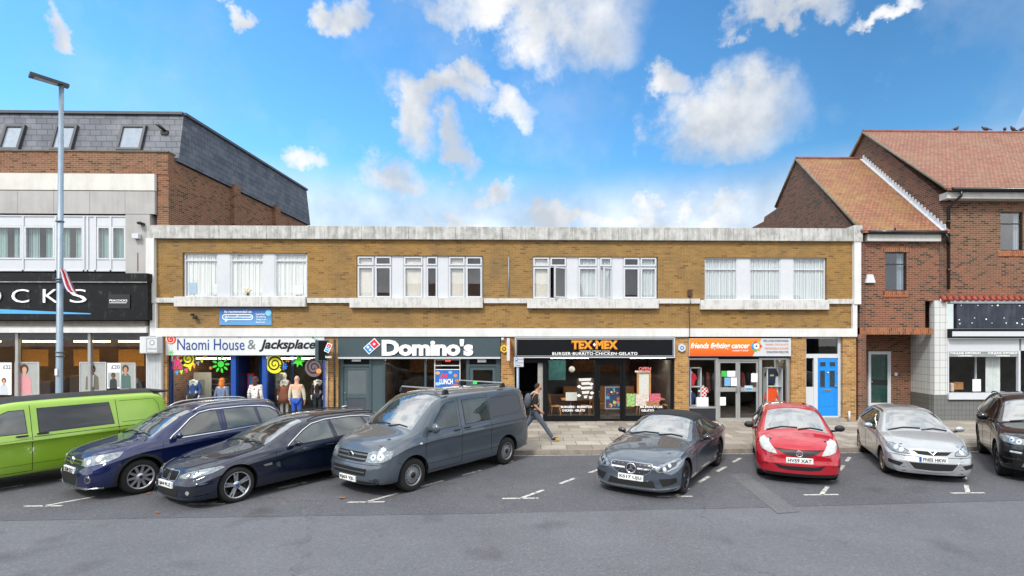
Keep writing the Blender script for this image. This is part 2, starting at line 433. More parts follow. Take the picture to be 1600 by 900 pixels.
    def wheel(s, style, rimmat, rr=None, hub=True):
        Rw = s.sp['R']; rr = rr or Rw*.66; tw = s.sp.get('tw', .215); yo = s.W-.035
        for ux in s.axles:
            for sd in (1, -1):
                c = Vector((s.FO-ux, sd*(yo-tw/2), Rw))
                t = MB(); h = tw/2
                t.lathe([(rr-.01, -h+.01), (rr+.02, -h), (Rw-.03, -h), (Rw-.008, -h+.02), (Rw, -h+.05), (Rw, h-.05), (Rw-.008, h-.02), (Rw-.03, h), (rr+.02, h), (rr-.006, h-.008)], c, 'y', 40, cap=False)
                w = t.build('wheel', RUB, s.root)
                m = MB(); f = lambda r, a: (r, a*sd); o = h
                prof = [(rr+.004, o-.004), (rr-.012, o-.002), (rr-.02, o-.03)]
                m.lathe([f(*q) for q in prof], c, 'y', 40, cap=False)
                dk = MB(); dk.lathe([f(rr-.02, o-.03), f(rr-.03, o-.10), f(.001, o-.10)], c, 'y', 32, cap=False); dk.lathe([f(rr*.62, o-.094), f(.05, o-.092)], c, 'y', 24)
                def spoke(ang, w0, w1, r0=.05, r1=None, y0=-.035, y1=-.016, th=.03):
                    r1 = r1 or rr-.012; ca, sa = math.cos(ang), math.sin(ang); p = []
                    for dy in (0, 1):
                        for r, w_, yy in ((r0, -w0, y0), (r1, -w1, y1), (r1, w1, y1), (r0, w0, y0)):
                            p.append((c.x+r*ca-w_*sa, c.y+sd*(o+yy-(th if dy == 0 else 0)), c.z+r*sa+w_*ca))
                    m.hexa(p)
                a0 = random.random()
                if style == 'steel':
                    m.lathe([f(rr-.025, o-.035), f(rr*.80, o-.02), f(rr*.62, o-.035), f(rr*.45, o-.012), f(.01, o-.012)], c, 'y', 32)
                elif style == 'multi':
                    for k in range(10): spoke(a0+2*PI*k/10, .026, .02)
                elif style == 'thin':
                    for k in range(20): spoke(a0+2*PI*k/20+(.05 if k % 2 else -.05), .010, .008)
                elif style == 'double':
                    for k in range(5):
                        for e in (-.13, .13): spoke(a0+2*PI*k/5+e, .026, .014, r0=.04)
                elif style == 'five':
                    for k in range(5): spoke(a0+2*PI*k/5, .035, .05)
                else:
                    for k in range(7): spoke(a0+2*PI*k/7, .03, .03)
                m.lathe([f(.075, o-.06), f(.07, o-.022), f(.03, o-.014), f(.001, o-.014)], c, 'y', 16)
                rm = m.build('rim', rimmat, w); dk.build('brake_disc', BRK, w)
                if style == 'steel':
                    q = MB()
                    for k in range(16):
                        a = 2*PI*k/16; q.lathe([f(.016, o-.03), f(.016, o-.021), f(.001, o-.0205)], c+Vector((rr*.80*math.cos(a), 0, rr*.80*math.sin(a))), 'y', 8)
                    q.lathe([f(rr*.3, o-.02), f(rr*.28, o-.004), f(.001, o-.002)], c, 'y', 20)
                    q.build('hub_cap', BLK, w)
                else:
                    MB().lathe([f(.033, o-.016), f(.031, o-.008), f(.001, o-.007)], c, 'y', 14).build('hub_cap', s.sp.get('hub', BLK), w)
    def mirror(s, u, z, mat, out=.13, size=(.06, .11, .075)):
        for sd in (1, -1):
            y = sd*(s.bw(u)+out); m = MB()
            m.ball(s.P(u, y, z), size, 16)
            o = m.build('wing_mirror', mat, s.root)
            MB().tube([s.P(u-.01, sd*(s.bw(u)-.03), z-.07), s.P(u, y-sd*.04, z-.05)], [.03, .022], 8).build('mirror_arm', BLK, o)
            MB().ball(s.P(u+.045, y, z), (.02, size[1]*.86, size[2]*.8), 14).build('mirror_glass', CGLASS, o)
    def wipers(s, u, z, y0=.55, y1=-.1, du=.2):
        for a, b in ((-y0, .05), (-.02+.08, y0*.95)):
            s.strip('wiper', BLK, [(u, a, z), (u+du*.35, (a+b)/2, z+.05), (u+du*.28, b, z+.03)], .02, (-.4, 0, -1), .02, sym=False, th=.015)
    def handle(s, u, z, mat, w=.2, h=.028):
        for sd in (1, -1):
            P = s.snap(s.P(u, s.W*sd, z), (0, -sd, 0), 0)[0]
            o = MB().box(P.x-w/2, P.x+w/2, P.y-.005*sd, P.y+.035*sd, z-h/2, z+h/2, .01).build('door_handle', mat, s.root)
    def rails(s, u0, u1, mat, r=.016, hz=.045, inset=.03):
        for sd in (1, -1):
            pts = []; K = 12
            for i in range(K+1):
                u = u0+(u1-u0)*i/K; e = min(1, min(i, K-i)/1.2)
                pts.append(s.P(u, sd*(s.rw(u)-inset), s.top(u)-s.rd(u)*.75+.02+hz*e-.02))
            MB().tube(pts, r, 6).build('roof_rail', mat, s.root)
    def place(s, contact, ang):
        """contact: ground point under the outer front-left (or, negative side, front-right) wheel"""
        g, side = contact; a = R(ang); fwd = Vector((-math.sin(a), -math.cos(a), 0)); lf = Vector((math.cos(a), -math.sin(a), 0))
        s.root.location = g-lf*(s.W-.14)*side
        s.root.rotation_euler = (0, 0, math.atan2(fwd.y, fwd.x))
def grow(pts, g):
    cu = sum(p[0] for p in pts)/len(pts); cz = sum(p[2] for p in pts)/len(pts); out = []
    for i, p in enumerate(pts):
        a = pts[i-1]; b = pts[(i+1) % len(pts)]
        n = Vector((0, 0))
        for q, r in ((a, p), (p, b)):
            e = Vector((r[0]-q[0], r[2]-q[2]))
            if e.length: e.normalize(); n += Vector((e.y, -e.x))
        n.normalize()
        if n.dot(Vector((p[0]-cu, p[2]-cz))) < 0: n = -n
        out.append((p[0]+n.x*g, p[1], p[2]+n.y*g))
    return out

def carpaint(name, col, flake=.3, metal=.35, rough=.32):
    if name in _M: return _M[name]
    m, n, out = nt(name); c = lin(col)
    v = N(n, 'TexVoronoi', {'Vector': objco(n), 'Scale': 900}); nz = N(n, 'TexNoise', {'Vector': objco(n), 'Scale': 2.5, 'Detail': 6, 'Roughness': .7})
    cc = mixc(n, v.outputs['Distance'], mul(c, 1-flake*.5), mul(c, 1+flake))
    # road dust, heavier low down on the doors
    s = N(n, 'SeparateXYZ', {0: N(n, 'TexCoord').outputs['Object']})
    lo = N(n, 'MapRange', {0: s.outputs[2], 1: .75, 2: .15, 3: 0, 4: .12}); f = N(n, 'Math', {0: lo.outputs[0], 1: nz.outputs[0]}, operation='MULTIPLY')
    cc = mixc(n, f.outputs[0], cc, (.12, .11, .10, 1))
    rg = N(n, 'MapRange', {0: nz.outputs[0], 1: .3, 2: .8, 3: rough, 4: rough+.1})
    b = N(n, 'BsdfPrincipled', {'Base Color': cc, 'Roughness': rg.outputs[0], 'Metallic': metal, 'Coat Weight': 1, 'Coat Roughness': .01, 'Coat IOR': 1.6, 'Specular IOR Level': .08})
    n.links.new(b.outputs[0], out.inputs[0]); _M[name] = m; return m
BLK = pbr('black_plastic', '17181a', .55, var=.2); GAP = pbr('panel_gap', '08080a', .8); RUB = pbr('tyre_rubber', '1b1b1c', .85, var=.25, scale=14)
CHROME = pbr('chrome', 'd8dadc', .12, 1, var=.04); ALLOY = pbr('alloy', 'b4b6ba', .3, .9, var=.08); DARKAL = pbr('dark_alloy', '3a3b3e', .35, .8)
PLATE = pbr('plate_white', 'e4e6e4', .35, var=.04); PBLK = pbr('plate_black', '0a0a0a', .5)
BRK = pbr('brake_iron', '2a2a2c', .6, .4, var=.5, scale=9)
LAMP = pbr('lamp_lens', '7c858b', .2, .3, var=.55, scale=22, coat=1); LAMPD = pbr('lamp_dark', '2a2d31', .1, .3, coat=1); LAMPB = pbr('lamp_reflector', 'c9d0d6', .12, .7, var=.1, coat=1)
ORANGE = pbr('indicator', 'd87020', .2, coat=1); REDL = pbr('tail_lamp', 'a00d10', .15, coat=1)
def mkglass(nm, ior):
    m, n, out = nt(nm)
    nz = N(n, 'TexNoise', {'Vector': objco(n), 'Scale': 1.6, 'Detail': 3})
    cc = mixc(n, ramp(n, nz.outputs[0], .35, .7), (.004, .006, .007, 1), (.03, .055, .058, 1))
    b = N(n, 'BsdfPrincipled', {'Base Color': cc, 'Roughness': .02, 'IOR': ior, 'Specular IOR Level': .5})
    n.links.new(b.outputs[0], out.inputs[0]); return m
CGLASS = mkglass('car_glass', 1.95); SCREEN = mkglass('screen_glass', 3.9)
PRIV = pbr('privacy_glass', '0b0d10', .03, 0, var=.1, spec=.8)

def roundel(car, u, z, r, kind, y=0, par=None):
    P = car.snap(car.P(u, y, z), (-1, 0, 0), .006)[0]; x = P.x; c = Vector((x, y, z)); m = MB()
    m.lathe([(r*.8, .0), (r*.82, .016), (r, .016), (r, -.02)], c, 'x', 24)
    if kind == 'vw':
        def bar(a, b, w=.13):
            a = Vector((0, *a))*r; b = Vector((0, *b))*r; d = (b-a).normalized(); nn = Vector((0, -d.z, d.y))*w*r/2
            m.prism([c+a+nn, c+b+nn, c+b-nn, c+a-nn], (.014, 0, 0))
        for sgn in (1, -1):
            bar((sgn*.33, .78), (0, .1)); bar((sgn*.8, .3), (sgn*.36, -.72)); bar((sgn*.36, -.72), (0, -.05))
    if kind == 'star':
        for k in range(3):
            a = PI/2+2*PI*k/3; d = Vector((0, math.cos(a), math.sin(a))); s_ = Vector((0, -d.z, d.y))
            m.prism([c+d*r*.85, c+s_*r*.14, c-s_*r*.14], (.014, 0, 0)); 
        m.ball(c, (.012, r*.15, r*.15), 8)
    if kind == 'h':
        m.box(x, x+.014, y-r*.52, y-r*.3, z-r*.55, z+r*.6); m.box(x, x+.014, y+r*.3, y+r*.52, z-r*.55, z+r*.6); m.box(x, x+.014, y-r*.35, y+r*.35, z-r*.12, z+r*.12)
    o = m.build('badge', CHROME, par or car.root)
    MB().lathe([(.001, .004), (r*.8, .004), (r*.8, -.01)], c, 'x', 20).build('badge_disc', BLK if kind != 'h' else pbr('badge_red', '8a1018', .4), o)
    return o
# ---------- sky, sun ----------
SUN_EL, SUN_AZ = 48, 205      # azimuth clockwise from +y (the direction the camera faces)
w = bpy.data.worlds.new('World'); scene.world = w; w.use_nodes = True; n = w.node_tree; n.nodes.clear()
wo = n.nodes.new('ShaderNodeOutputWorld')
sky = N(n, 'TexSky', sky_type='NISHITA', sun_disc=False, sun_elevation=R(SUN_EL), sun_rotation=R(SUN_AZ), air_density=1.6, dust_density=.4, ozone_density=4)
tc = N(n, 'TexCoord'); V = tc.outputs['Generated']; sx = N(n, 'SeparateXYZ', {0: V})
def MA(op, a, b=0.): return N(n, 'Math', {0: a, 1: b}, operation=op).outputs[0]
big = N(n, 'TexNoise', {'Vector': V, 'Scale': 3.2, 'Detail': 8, 'Roughness': .62}); fine = N(n, 'TexNoise', {'Vector': V, 'Scale': 9, 'Detail': 8, 'Roughness': .62})
warp = N(n, 'VectorMath', {0: fine.outputs[1], 1: (.5, .5, .5)}, operation='SUBTRACT'); wv = N(n, 'VectorMath', {0: warp.outputs[0], 'Scale': .20}, operation='SCALE')
VV = N(n, 'VectorMath', {0: V, 1: wv.outputs[0]}, operation='ADD').outputs[0]
def blob(px, py, rx, ry, soft=1.):       # one cumulus standing in a given direction of the sky
    d = ray(px, py).normalized(); e = Vector((d.y, -d.x, 0)).normalized(); u = e.cross(d); s = 1/ray(px, py).length
    ax = N(n, 'VectorMath', {0: VV, 1: e/(rx/FP*s*1.0)}, operation='DOT_PRODUCT'); ay = N(n, 'VectorMath', {0: VV, 1: u/(ry/FP*s)}, operation='DOT_PRODUCT')
    q = MA('ADD', MA('MULTIPLY', ax.outputs['Value'], ax.outputs['Value']), MA('MULTIPLY', ay.outputs['Value'], ay.outputs['Value']))
    fr = N(n, 'VectorMath', {0: V, 1: d}, operation='DOT_PRODUCT').outputs['Value']
    return MA('MULTIPLY', MA('SUBTRACT', 1, q), MA('GREATER_THAN', fr, .2))
tot = None
for bl in [(1128, 190, 108, 72), (1046, 126, 34, 30), (1180, 170, 60, 48), (905, 40, 95, 80), (800, 0, 160, 34), (545, 42, 26, 28), (690, 150, 90, 26), (790, 168, 38, 30), (650, 175, 36, 52), (705, 240, 26, 42), (615, 285, 60, 44),
           (772, 290, 34, 22), (470, 258, 40, 22), (90, 42, 18, 30), (1240, 5, 80, 22), (745, 120, 24, 30), (900, 345, 420, 22), (1400, -8, 50, 14), (360, 8, 24, 18)]:
    q = blob(*bl); tot = q if tot is None else MA('MAXIMUM', tot, q)
tot = MA('MAXIMUM', tot, -1.5)
# unseen cloud cover added overhead and behind the camera for soft light and reflections
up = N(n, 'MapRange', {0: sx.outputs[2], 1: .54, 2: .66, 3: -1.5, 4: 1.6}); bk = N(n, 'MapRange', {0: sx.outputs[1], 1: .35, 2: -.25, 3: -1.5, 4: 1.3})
fill_deck = MA('MAXIMUM', up.outputs[0], bk.outputs[0])
den = MA('ADD', MA('MAXIMUM', tot, fill_deck), MA('MULTIPLY', MA('SUBTRACT', fine.outputs[0], .5), 2.6)); 
al = N(n, 'MapRange', {0: den, 1: -.6, 2: 1.15, 3: 0, 4: 1}, interpolation_type='SMOOTHSTEP').outputs[0]
wisp = N(n, 'MapRange', {0: big.outputs[0], 1: .5, 2: .8, 3: 0, 4: .35}).outputs[0]
al = MA('MAXIMUM', al, wisp)
hor = N(n, 'MapRange', {0: sx.outputs[2], 1: .325, 2: .23, 3: 0, 4: .72}, interpolation_type='SMOOTHSTEP').outputs[0]
al = MA('MAXIMUM', al, hor)
# thick parts of a cloud, seen from below, are greyer
shade = N(n, 'TexNoise', {'Vector': N(n, 'VectorMath', {0: V, 1: (0, 0, .045)}, operation='ADD').outputs[0], 'Scale': 7, 'Detail': 5, 'Roughness': .55})
cc = mixc(n, ramp(n, shade.outputs[0], .38, .62), (.55, .60, .67, 1), (1.0, 1.0, 1.0, 1))
sc = mixc(n, 1, sky.outputs[0], (.50, .93, 1.22, 1), 'MULTIPLY')
lx = N(n, 'MapRange', {0: sx.outputs[0], 1: -.6, 2: .5, 3: 1.75, 4: .82}).outputs[0]
sc = mixc(n, 1, sc, N(n, 'CombineXYZ', {0: lx, 1: lx, 2: lx}).outputs[0], 'MULTIPLY')
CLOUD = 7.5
dk = N(n, 'MapRange', {0: fill_deck, 1: -1, 2: .5, 3: CLOUD, 4: CLOUD*2.0}).outputs[0]  # cloud outside the view is boosted to light the street
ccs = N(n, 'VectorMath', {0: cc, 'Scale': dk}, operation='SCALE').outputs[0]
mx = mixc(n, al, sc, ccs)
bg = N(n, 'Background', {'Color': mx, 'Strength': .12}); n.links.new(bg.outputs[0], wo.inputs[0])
sl = bpy.data.lights.new('sun', 'SUN'); sl.energy = 2.7; sl.angle = R(10); sl.color = (1, .96, .9)
so = bpy.data.objects.new('sun', sl); COL.objects.link(so)
so.rotation_euler = (R(90-SUN_EL), 0, R(180-SUN_AZ)); so.location = (0, -10, 30)
scene.view_settings.view_transform = 'Standard'; scene.view_settings.look = 'None'; scene.view_settings.exposure = .28; scene.view_settings.gamma = 1

# ---------- ground ----------
def asphalt(name, c0, c1, spk='8f8c86'):
    m, n, out = nt(name); co = objco(n)
    a = N(n, 'TexNoise', {'Vector': co, 'Scale': .35, 'Detail': 6, 'Roughness': .65}); b = N(n, 'TexNoise', {'Vector': co, 'Scale': 60, 'Detail': 4, 'Roughness': .8}); v = N(n, 'TexVoronoi', {'Vector': co, 'Scale': 38})
    st = N(n, 'TexNoise', {'Vector': co, 'Scale': 1.6, 'Detail': 7, 'Roughness': .75})
    cc = mixc(n, ramp(n, a.outputs[0], .35, .65), lin(c0), lin(c1))
    cc = mixc(n, 1, cc, ramp(n, b.outputs[0], .3, .7, (.55, .55, .55, 1), (1.45, 1.45, 1.45, 1)), 'MULTIPLY')
    rnd = N(n, 'SeparateColor', {0: v.outputs['Color']})
    b3 = N(n, 'TexNoise', {'Vector': co, 'Scale': 17, 'Detail': 5, 'Roughness': .85}); cc = mixc(n, 1, cc, ramp(n, b3.outputs[0], .35, .65, (.80, .80, .80, 1), (1.2, 1.2, 1.2, 1)), 'MULTIPLY')
    cc = mixc(n, ramp(n, rnd.outputs[0], .95, .96, (0, 0, 0, 1), (.22, .22, .22, 1)), cc, lin(spk))
    cc = mixc(n, ramp(n, st.outputs[0], .60, .72, (0, 0, 0, 1), (.45, .45, .45, 1)), cc, lin('2c2c2e'))
    wc = N(n, 'VectorMath', {0: N(n, 'VectorMath', {0: st.outputs[1], 'Scale': .8}, operation='SCALE').outputs[0], 1: co}, operation='ADD')
    cr = N(n, 'TexVoronoi', {'Vector': wc.outputs[0], 'Scale': .23}, feature='DISTANCE_TO_EDGE'); cm = N(n, 'Math', {0: ramp(n, cr.outputs[0], .0006, .0022, (.5, .5, .5, 1), (0, 0, 0, 1)), 1: ramp(n, a.outputs[0], .48, .56)}, operation='MULTIPLY')
    cc = mixc(n, cm.outputs[0], cc, lin('1e1e20'))
    oil = N(n, 'TexNoise', {'Vector': co, 'Scale': .9, 'Detail': 2, 'Roughness': .5}); cc = mixc(n, ramp(n, oil.outputs[0], .60, .78, (0, 0, 0, 1), (.5, .5, .5, 1)), cc, lin('303033'))
    bp = N(n, 'Bump', {'Height': b.outputs[0], 'Strength': .5, 'Distance': .008})
    p = N(n, 'BsdfPrincipled', {'Base Color': cc, 'Roughness': .85, 'Normal': bp.outputs[0], 'Specular IOR Level': .35}); n.links.new(p.outputs[0], out.inputs[0]); return m
ASP = asphalt('asphalt', '585a5f', '63656a'); ASPD = asphalt('asphalt_bays', '4c4d52', '57585d')
def sheet(name, pts, z, mat):
    mb = MB(); mb.face([(x, y, z) for x, y in pts]); o = mb.build(name, mat); return struct(o)
sheet('ground', [(-700, -700), (700, -700), (700, 900), (-700, 900)], -.02, pbr('earth', '5b5a50', .95))
sheet('road', [(-120, -6.5), (120, -6.5), (120, 16), (-120, 16)], 0, ASP)
kA, kB = G(820, 711), G(1500, 703)
ks = (kB.y-kA.y)/(kB.x-kA.x)*.55
def ky(x): return kA.y+ks*(x-kA.x)
seam = [G(0, 814), G(300, 809), G(800, 802), G(1200, 793), G(1600, 782)]
sp = [(p.x, p.y) for p in seam]; sp = [(-60, sp[0][1]-.6)]+sp+[(60, sp[-1][1]+1.2)]
sheet('parking_bay_surface', sp+[(60, ky(60)+.02), (-60, ky(-60)+.02)], .004, ASPD)
# longitudinal seam and repair in the carriageway
sheet('road_patch', [tuple(G(x, y).xy) for x, y in ((1072, 796), (1180, 899), (1080, 960), (700, 960), (760, 803), (900, 799))], .003, asphalt('asphalt_patch', '5a5b5f', '64666b'))
sheet('trench_repair', [tuple(G(x, y).xy) for x, y in ((1140, 742), (1166, 740), (1250, 800), (1215, 803))], .008, asphalt('asphalt_trench', '57585b', '616265'))
# pavement slabs
def paving():
    m, n, out = nt('paving_slabs')
    br = N(n, 'TexBrick', {'Vector': objco(n), 'Color1': (0, 0, 0, 1), 'Color2': (1, 1, 1, 1), 'Mortar': (.5, .5, .5, 1), 'Scale': 1, 'Mortar Size': .010, 'Mortar Smooth': .2, 'Brick Width': .72, 'Row Height': .60}, offset=.45)
    a = N(n, 'TexNoise', {'Vector': objco(n), 'Scale': 1.1, 'Detail': 7, 'Roughness': .7}); g = N(n, 'TexNoise', {'Vector': objco(n), 'Scale': 40, 'Detail': 3})
    cc = mixc(n, br.outputs[0], lin('7d756a'), lin('a8a297'))
    cc = mixc(n, ramp(n, a.outputs[0], .4, .7, (0, 0, 0, 1), (.5, .5, .5, 1)), cc, lin('6f675e'))
    cc = mixc(n, 1, cc, ramp(n, g.outputs[0], .3, .7, (.8, .8, .8, 1), (1.2, 1.2, 1.2, 1)), 'MULTIPLY')
    cc = mixc(n, br.outputs[1], cc, lin('4a443c'))
    bp = N(n, 'Bump', {'Height': br.outputs[1], 'Strength': .4, 'Distance': .008}, invert=True)
    p = N(n, 'BsdfPrincipled', {'Base Color': cc, 'Roughness': .8, 'Normal': bp.outputs[0]}); n.links.new(p.outputs[0], out.inputs[0]); return m
YF = 19.5
mb = MB(); x0, x1 = -60, 60
mb.hexa([(x0, ky(x0)+.14, -.01), (x1, ky(x1)+.14, -.01), (x1, 26, -.01), (x0, 26, -.01), (x0, ky(x0)+.14, .12), (x1, ky(x1)+.14, .12), (x1, 26, .12), (x0, 26, .12)])
struct(mb.build('pavement', paving()))
mb = MB(); x = x0
while x < x1:
    xe = x+.91; mb.hexa([(x, ky(x), -.01), (xe, ky(xe), -.01), (xe, ky(xe)+.135, -.01), (x, ky(x)+.135, -.01), (x, ky(x)+.01, .123), (xe, ky(xe)+.01, .123), (xe, ky(xe)+.135, .123), (x, ky(x)+.135, .123)]); x += .915
struct(mb.build('kerb', stained('kerb_stone', '8e867b', '4e4941', .6, .85)))
# worn white bay markings
def worn():
    m, n, out = nt('worn_white_paint'); a = N(n, 'TexNoise', {'Vector': objco(n), 'Scale': 9, 'Detail': 8, 'Roughness': .8})
    t = N(n, 'BsdfTransparent'); p = N(n, 'BsdfPrincipled', {'Base Color': lin('b9b8b2'), 'Roughness': .8})
    mx = N(n, 'MixShader', {0: ramp(n, a.outputs[0], .50, .62), 1: p.outputs[0], 2: t.outputs[0]}); n.links.new(mx.outputs[0], out.inputs[0]); return m
WP = worn(); mb = MB(); D = Vector((.62, .785, 0)).normalized(); Pn = Vector((D.y, -D.x, 0))
def mark(a, b, w=.09):
    a, b = Vector(a), Vector(b); d = (b-a).normalized(); nn = Vector((d.y, -d.x, 0))*w/2; mb.face([tuple(p+Vector((0, 0, .009))) for p in (a-nn, b-nn, b+nn, a+nn)])
for T in (-17.85, -14.9, -11.93, -8.95, -6.0, -3.05, -.12, 2.91, 5.86, 8.88, 11.85, 14.8):
    y = 10.0 if T < -2 else 10.12; base = Vector((T, y+.02*T+.08, 0))
    mark(base-Vector((.35, 0, 0)), base+Vector((.35, .01, 0)), .07); mark(base, base+D*.75, .08)
    k = 1.35
    while True:
        a = base+D*k; b_ = a+D*.62
        if b_.y > ky(b_.x)-.1: break
        mark(a, b_, .085); k += 1.2
    mb_end = base+D*k
mark((-40, ky(-40)-.10, 0), (40, ky(40)-.10, 0), .05)
o = mb.build('parking_bay_markings', WP); struct(o)
# ---------- materials of the street ----------
YB = brick('yellow_brick', '967441', '846535', '947d59', '70532f', dth=.89, stain=.5)
YB2 = brick('yellow_brick_pier', 'ad8750', '946a37', 'ad987a', '7d5a36', dth=.86, stain=.3)
RB = brick('red_brown_brick', '74493a', '583e33', '80766a', '40332c', stain=.45)
RB2 = brick('orange_red_brick', '85513d', '684636', '8c7f6c', '463229', stain=.35)
RBL = brick('old_orange_brick', '8a5c44', '714a36', '93836e', '523626', stain=.4)
SOL = brick('soldier_brick', 'a35f38', '8a4c30', '94806a', '6a3c28', soldier=True)
WHT = stained('white_paint', 'd2d3d2', '9b978e', .35, sc=2)
COP = stained('coping_paint', 'bdbdba', '66665f', .6, sc=3.2, thr=(.42, .58))
SILL = stained('sill_paint', 'c6c6c3', '77766f', .5, sc=4, thr=(.48, .62))
UPVC = pbr('upvc', 'c2c6cb', .3, var=.03); CONC = stained('concrete_panel', 'a9a8a6', '7d7b77', .5, .8, sc=1.2); WPAN = stained('white_panel', 'cdccc6', '96938b', .4, .7, sc=1)
GL = glass('window_glass', (.97, .975, .975), 1.85); GLS = glass('shop_glass', (.98, .99, .99), 1.42)
TEAL = pbr('teal_grey_paint', '3c4c52', .45, var=.06); TEAL2 = pbr('teal_grey_door', '44555b', .4, var=.06)
NAVY = pbr('charcoal_paint', '101216', .45, var=.15, spec=.2); BLUEP = pbr('blue_frame_paint', '1c4b9c', .4, var=.1); NAVB = pbr('dark_blue_paint', '152452', .4)
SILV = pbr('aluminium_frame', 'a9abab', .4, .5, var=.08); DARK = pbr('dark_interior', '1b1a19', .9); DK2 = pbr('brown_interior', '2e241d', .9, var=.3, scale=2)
BWIN = pbr('black_window_frame', '1a1b1d', .35); LEAD = pbr('lead_sheet', '8f949a', .5, .3, var=.2); BLKP = pbr('black_pipe', '141416', .35, coat=.3)
NET = None
def curtain_mat(name, c0, c1, sc=22, alpha=.25):
    m, n, out = nt(name); wv = N(n, 'TexWave', {'Vector': objco(n, (1, .001, .04)), 'Scale': sc*.3, 'Distortion': 2.5, 'Detail': 2})
    cc = mixc(n, wv.outputs[0], lin(c0), lin(c1)); p = N(n, 'BsdfPrincipled', {'Base Color': cc, 'Roughness': .95}); n.links.new(p.outputs[0], out.inputs[0]); return m
NET = curtain_mat('net_curtain', 'b9bdba', 'f4f7f5'); NET2 = curtain_mat('grey_curtain', '8e9496', 'd9e2e4'); GRC = curtain_mat('green_curtain', '4f6c6a', 'a3c4c0', 26)
BLIND = pbr('roller_blind', 'cdc9c0', .9, var=.06)
def X(px, Y=YF): return UX(px, Y)
def Z(py, px=790, Y=YF): return UZ(px, py, Y)
def room(name, mat, parent, x0, x1, y0, y1, z0, z1):
    mb = MB(); mb.face([(x0, y1, z0), (x1, y1, z0), (x1, y1, z1), (x0, y1, z1)]); mb.face([(x0, y0, z0), (x0, y1, z0), (x0, y1, z1), (x0, y0, z1)])
    mb.face([(x1, y0, z0), (x1, y0, z1), (x1, y1, z1), (x1, y1, z0)]); mb.face([(x0, y0, z0), (x1, y0, z0), (x1, y1, z0), (x0, y1, z0)]); mb.face([(x0, y0, z1), (x0, y1, z1), (x1, y1, z1), (x1, y0, z1)])
    return mb.build(name, mat, parent, normals=False)
def curtain(parent, x0, x1, y, z0, z1, mat, amp=.03, name='curtain'):
    mb = MB(); K = max(6, int((x1-x0)/.05)); ps = []
    for i in range(K+1):
        x = x0+(x1-x0)*i/K; ps.append((x, y+amp*math.sin(i*2.1+x*5)+amp*.5*random.random()))
    for (a, b), (c, d) in zip(ps, ps[1:]): mb.face([(a, b, z0), (c, d, z0), (c, d, z1), (a, b, z1)])
    return mb.build(name, mat, parent)
def frame(mb, x0, x1, z0, z1, y0, y1, t):
    mb.box(x0, x0+t, y0, y1, z0, z1); mb.box(x1-t, x1, y0, y1, z0, z1); mb.box(x0+t, x1-t, y0, y1, z0, z0+t); mb.box(x0+t, x1-t, y0, y1, z1-t, z1)
ROOMW = pbr('room_wall', '5c564e', .9)
def window(parent, x0, x1, z0, z1, Y, cols=((0, 1),), trans=.24, fm=UPVC, t=.045, st=.04, pane=GL, cur=None, cdep=.10, opens=(), name='window', label=None):
    """frame with a transom light and casements; each casement is a sash in the frame"""
    mb = MB(); frame(mb, x0, x1, z0, z1, Y, Y+.07, t); zt = z1-(z1-z0)*trans; wd = x1-x0
    if trans: mb.box(x0+t, x1-t, Y+.004, Y+.066, zt-t/2, zt+t/2)
    for a, b in cols[:-1]: mb.box(x0+wd*b-t/2, x0+wd*b+t/2, Y+.002, Y+.068, z0+t, z1-t)
    for a, b in cols:
        for k, (za, zb) in enumerate(((z0, zt), (zt, z1)) if trans else ((z0, z1),)):
            xa, xb = x0+wd*a, x0+wd*b
            if st and (xa, k) not in opens:
                if (cols.index((a, b)), k) in opens: continue
                frame(mb, xa+.028, xb-.028, za+.028, zb-.028, Y-.045, Y+.03, st)
    o = mb.build(name, fm, parent, label)
    p = MB(); p.box(x0+t, x1-t, Y+.035, Y+.041, z0+t, z1-t)
    if not opens: p.build('pane', pane, o)
    else:
        p.bm.free(); p = MB()
        for ci, (a, b) in enumerate(cols):
            for k, (za, zb) in enumerate(((z0, zt), (zt, z1)) if trans else ((z0, z1),)):
                xa, xb = x0+wd*a+t*.6, x0+wd*b-t*.6
                if (ci, k) in opens:
                    ang = R(38); L = xb-xa; s = MB(); frame(s, 0, L, za+.03, zb-.03, -.02, .03, .05); g = MB(); g.box(.05, L-.05, 0, .006, za+.08, zb-.08)
                    M_ = Matrix.Translation((xb, Y, 0)) @ Matrix.Rotation(PI+ang, 4, 'Z')
                    s.bm.transform(M_); g.bm.transform(M_); sa = s.build('open_sash', fm, o); g.build('pane', pane, sa) if False else g.build('sash_pane', pane, o)
                else: p.box(xa, xb, Y+.035, Y+.041, za+t*.6, zb-t*.6)
        p.build('pane', pane, o)
    if cur:
        for a, b, mt in cur:
            if mt is BLIND: B('blind', mt, o, (x0+wd*a+.03, x0+wd*b-.03, Y+cdep, Y+cdep+.004, z0+.05, z1-.03))
            else: curtain(o, x0+wd*a, x0+wd*b, Y+cdep, z0, z1, mt)
    return o

# ================= the two-storey yellow brick parade =================
cx = (X(232)+X(1343))/2
yb = thing('brick_building', 'long low two-storey yellow brick parade with white concrete coping and bands', 'building', (cx, YF+4, .12))
ZT, ZC, ZS1, ZS0, ZB1, ZB0 = Z(355.5), Z(375.5), Z(466.5), Z(474), Z(513), Z(526)
XL, XR = X(243), X(1333); G1 = [(285, 480, 395, 464), (557, 755, 399.5, 466), (832, 1028, 401, 467), (1101, 1292, 402.5, 469)]
mb = MB(); px_ = XL; GZ = [(X(a), X(b), Z(c, (a+b)/2), Z(d, (a+b)/2)) for a, b, c, d in G1]
for xa, xb, zt, zb in GZ:
    mb.box(px_, xa, YF, YF+.25, ZS1, ZC); mb.box(xa, xb, YF, YF+.25, zt, ZC); px_ = xb
mb.box(px_, XR, YF, YF+.25, ZS1, ZC)
mb.box(X(246), X(1331), YF, YF+.25, ZB1, ZS0)
